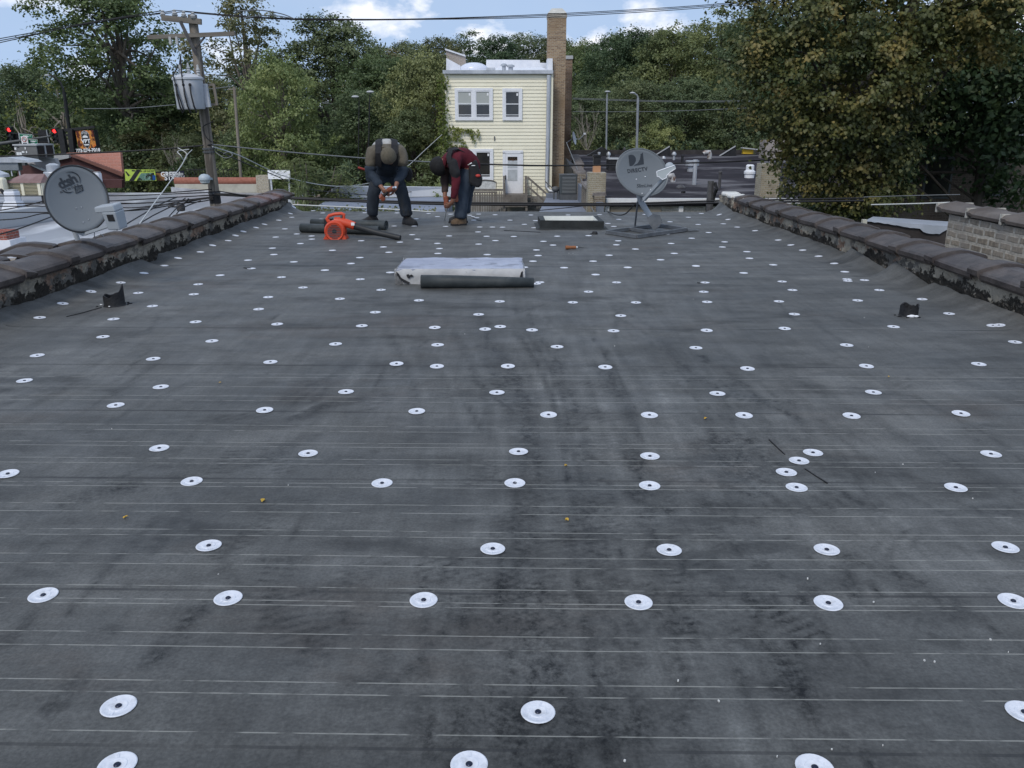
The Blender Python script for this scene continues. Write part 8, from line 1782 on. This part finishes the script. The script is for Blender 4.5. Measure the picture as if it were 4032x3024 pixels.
# ------------------------------------------------ right hand worker, side on and bent to the drill
gy2 = onroof(1801, 889).y + .06; g2 = onroof(1805, 886)
def w2(x, y, dy=0.0): return P(x, y, gy2 + dy)
p2 = thing('person', 'worker in maroon fleece and blue jeans bent sideways, drilling into the roof', 'person', (g2.x, gy2 + .1, zroof(gy2)))
J = {'pel': (w2(1849, 654, .14), .125, .115), 'wai': (w2(1835, 622, .10), .130, .12), 'mid': (w2(1808, 616, .06), .145, .125), 'che': (w2(1778, 624, .02), .140, .125), 'nec': (w2(1752, 636, -.02), .058), 'hd0': (w2(1741, 647, -.04), .078), 'hd1': (w2(1731, 657, -.05), .092), 'hd2': (w2(1722, 664, -.06), .066), 'nose': (w2(1742, 677, -.10), .016),
     'shn': (w2(1787, 640, -.16), .080), 'eln': (w2(1797, 708, -.22), .050), 'wrn': (w2(1784, 790, -.20), .032), 'shf': (w2(1759, 648, .16), .076), 'elf': (w2(1750, 716, .10), .048), 'wrf': (w2(1752, 768, .0), .031),
     'hin': (w2(1843, 672, .04), .105), 'knn': (w2(1821, 758, -.02), .070), 'ann': (w2(1813, 868, .0), .048), 'hif': (w2(1855, 672, .24), .105), 'knf': (w2(1838, 754, .30), .068), 'anf': (w2(1826, 846, .34), .046)}
E = chain('pel', 'wai', 'mid', 'che', 'nec', 'hd0', 'hd1', 'hd2') + [('hd1', 'nose')] + chain('che', 'shn', 'eln', 'wrn') + chain('che', 'shf', 'elf', 'wrf') + chain('pel', 'hin', 'knn', 'ann') + chain('pel', 'hif', 'knf', 'anf')
tN, thN = curl(w2(1772, 807, -.17), (-.8, .1, -.5), (-.5, .7, .3), (.1, .6, -.7)); hand_joints(J, E, 'n', 'wrn', w2(1772, 807, -.17), tN, thN)
tF, thF = curl(w2(1752, 788, -.04), (.35, -.5, -.8), (.8, -.1, .2), (.2, .7, -.4)); hand_joints(J, E, 'f', 'wrf', w2(1752, 788, -.04), tF, thF)
skin('body', {k: ((v[0],) + tuple(r * .72 for r in v[1:]) if k in ('pel', 'wai', 'mid', 'che', 'hin', 'hif', 'shn', 'shf') else v) for k, v in J.items()}, E, 'pel', M_SKIN, p2, 2)
S_ = {k: (J[k][0],) + tuple(r + .022 for r in J[k][1:]) for k in ('pel', 'wai', 'mid', 'che')}; S_['wai'] = (J['wai'][0], .168, .155); S_['mid'] = (J['mid'][0], .176, .155); S_['che'] = (J['che'][0], .168, .155); S_['pel'] = (w2(1850, 652, .14), .172, .165); S_['hem'] = (w2(1856, 682, .15), .160, .155)
S_['nec'] = (w2(1756, 634, -.01), .085); S_['nk2'] = (w2(1748, 642, -.03), .080); S_['shn'] = (J['shn'][0], .095); S_['shf'] = (J['shf'][0], .092)
S_['un'] = (J['shn'][0].lerp(J['eln'][0], .5), .074); S_['eln'] = (J['eln'][0], .066); S_['fn'] = (J['eln'][0].lerp(J['wrn'][0], .5), .058); S_['wrn'] = (J['eln'][0].lerp(J['wrn'][0], .93), .048)
skin('fleece', S_, chain('hem', 'pel', 'wai', 'mid', 'che', 'nec', 'nk2') + chain('che', 'shn', 'un', 'eln', 'fn', 'wrn') + chain('che', 'shf'), 'che', M_MARO, p2, 2)
Q = {'a': (J['shf'][0], .094), 'u': (J['shf'][0].lerp(J['elf'][0], .5), .074), 'e': (J['elf'][0], .064), 'f': (J['elf'][0].lerp(J['wrf'][0], .5), .054), 'w': (J['elf'][0].lerp(J['wrf'][0], .9), .044)}
skin('sleeve', Q, chain('a', 'u', 'e', 'f', 'w'), 'a', M_DKSL, p2, 2)
# dark panel on the near shoulder and sleeve
Q = {'z': (w2(1774, 622, -.12), .05), 'a': (w2(1783, 640, -.18), .080), 'b': (w2(1791, 664, -.205), .076), 'c': (w2(1795, 694, -.225), .062), 'd': (w2(1797, 716, -.222), .034)}
skin('dark_panel', Q, chain('z', 'a', 'b', 'c', 'd'), 'b', M_BLKF, p2, 2)
Q = {'wai': (w2(1846, 640, .14), .135, .125), 'pel': (J['pel'][0], .150, .14)}
for s_ in 'nf':
    hi, kn, an = J['hi' + s_][0], J['kn' + s_][0], J['an' + s_][0]
    Q['h' + s_] = (hi, .130); Q['t' + s_] = (hi.lerp(kn, .5), .118); Q['k' + s_] = (kn, .104); Q['c' + s_] = (kn.lerp(an, .42), .096); Q['d' + s_] = (kn.lerp(an, .8), .096); Q['a' + s_] = (kn.lerp(an, .95), .102)
skin('jeans', Q, chain('wai', 'pel', 'hn', 'tn', 'kn', 'cn', 'dn', 'an') + chain('pel', 'hf', 'tf', 'kf', 'cf', 'df', 'af'), 'pel', M_JEAN2, p2, 2)
an_, af_ = J['ann'][0], J['anf'][0]; q1 = onroof(1776, 892); q2 = P(1768, 862, gy2 + .34)
boot('boot', (an_.x, an_.y, zroof(an_.y) + .1), (q1.x, an_.y - .06, 0), zroof(an_.y), M_BOOTB, p2, .058); boot('boot', (af_.x - .03, af_.y, zroof(af_.y) + .1), (q2.x, af_.y - .02, 0), zroof(af_.y), M_BOOT, p2, .055)
mb = MB(); shell(mb, w2(1728, 654, -.05), (-.62, -.28, -.15), (.4, -.2, -1), (.122, .130, .126), -.30); mb.build('hair', mat('black_hair', (.010, .010, .011), (.018, .017, .017), scale=50, rough=.8, bump=.5), p2, smooth=True)
mb = MB(); mb.sphere(w2(1752, 672, -.10), (.07, .07, .06), 12, 8); mb.build('face_mask', M_BLKF, p2, smooth=True) if False else None
mb = MB(); ring = [w2(1752, 640, -.02) + Vector((.02 * math.cos(a), .10 * math.sin(a), .085 * math.cos(a))) for a in np.linspace(0, 2 * math.pi, 15)]; mb.tube([Vector(v) for v in ring], .030, 8, cap=False); mb.build('collar', M_MARO, p2, smooth=True)
for dy0, xs in ((-.14, 0), (.14, -6)):
    pts = [w2(1826 + xs, 600, dy0 * .6 + .06), w2(1800 + xs, 586, dy0 * .8 + .03), w2(1776 + xs, 592, dy0), w2(1768 + xs, 614, dy0 * 1.25 - .02), w2(1772 + xs, 640, dy0 * 1.45 - .02), w2(1784 + xs, 660, dy0 * 1.2)]
    mb = MB(); ribbon(mb, pts, [(0, dy0 * 2, 1), (0, dy0 * 3, 1), (-.4, dy0 * 5, .9), (-.6, dy0 * 7, .4), (-.5, dy0 * 7, -.1), (0, dy0 * 7, -.3)], .075, .014); mb.build('suspender', M_STRAP, p2, smooth=True)
bag = pouch([(1844, 658), (1850, 646), (1874, 627), (1880, 645), (1890, 680), (1900, 706), (1896, 728), (1886, 741), (1874, 738), (1862, 732), (1848, 724)], gy2 - .12, .17, M_BLKF, 'tool_bag', p2, .03)
mb = MB(); mb.sphere(w2(1882, 692, -.13), (.035, .02, .022), 10, 6); mb.build('red_tab', mat('red_tab', (.45, .05, .04), rough=.5), bag, smooth=True)
mb = MB(); ribbon(mb, [w2(1842, 650, -.06), w2(1850, 645, -.125), w2(1858, 641, -.125)], [(0, -1, .2)] * 3, .012, .006); ribbon(mb, [w2(1857, 652, -.125), w2(1871, 652, -.125)], [(0, -1, .2)] * 2, .008, .005); mb.build('buckle', M_WHITES, bag)
pouch([(1764, 690), (1776, 676), (1786, 690), (1784, 722), (1776, 732), (1766, 724)], gy2 + .05, .12, M_BLKF, 'tool_pouch', p2, .02)
drill(w2(1757, 797, -.12), (-.02, .0, -1), (.72, .3, .10), 'reddish cordless drill standing on its long bit under the maroon worker\'s hands', onroof(1751, 866))
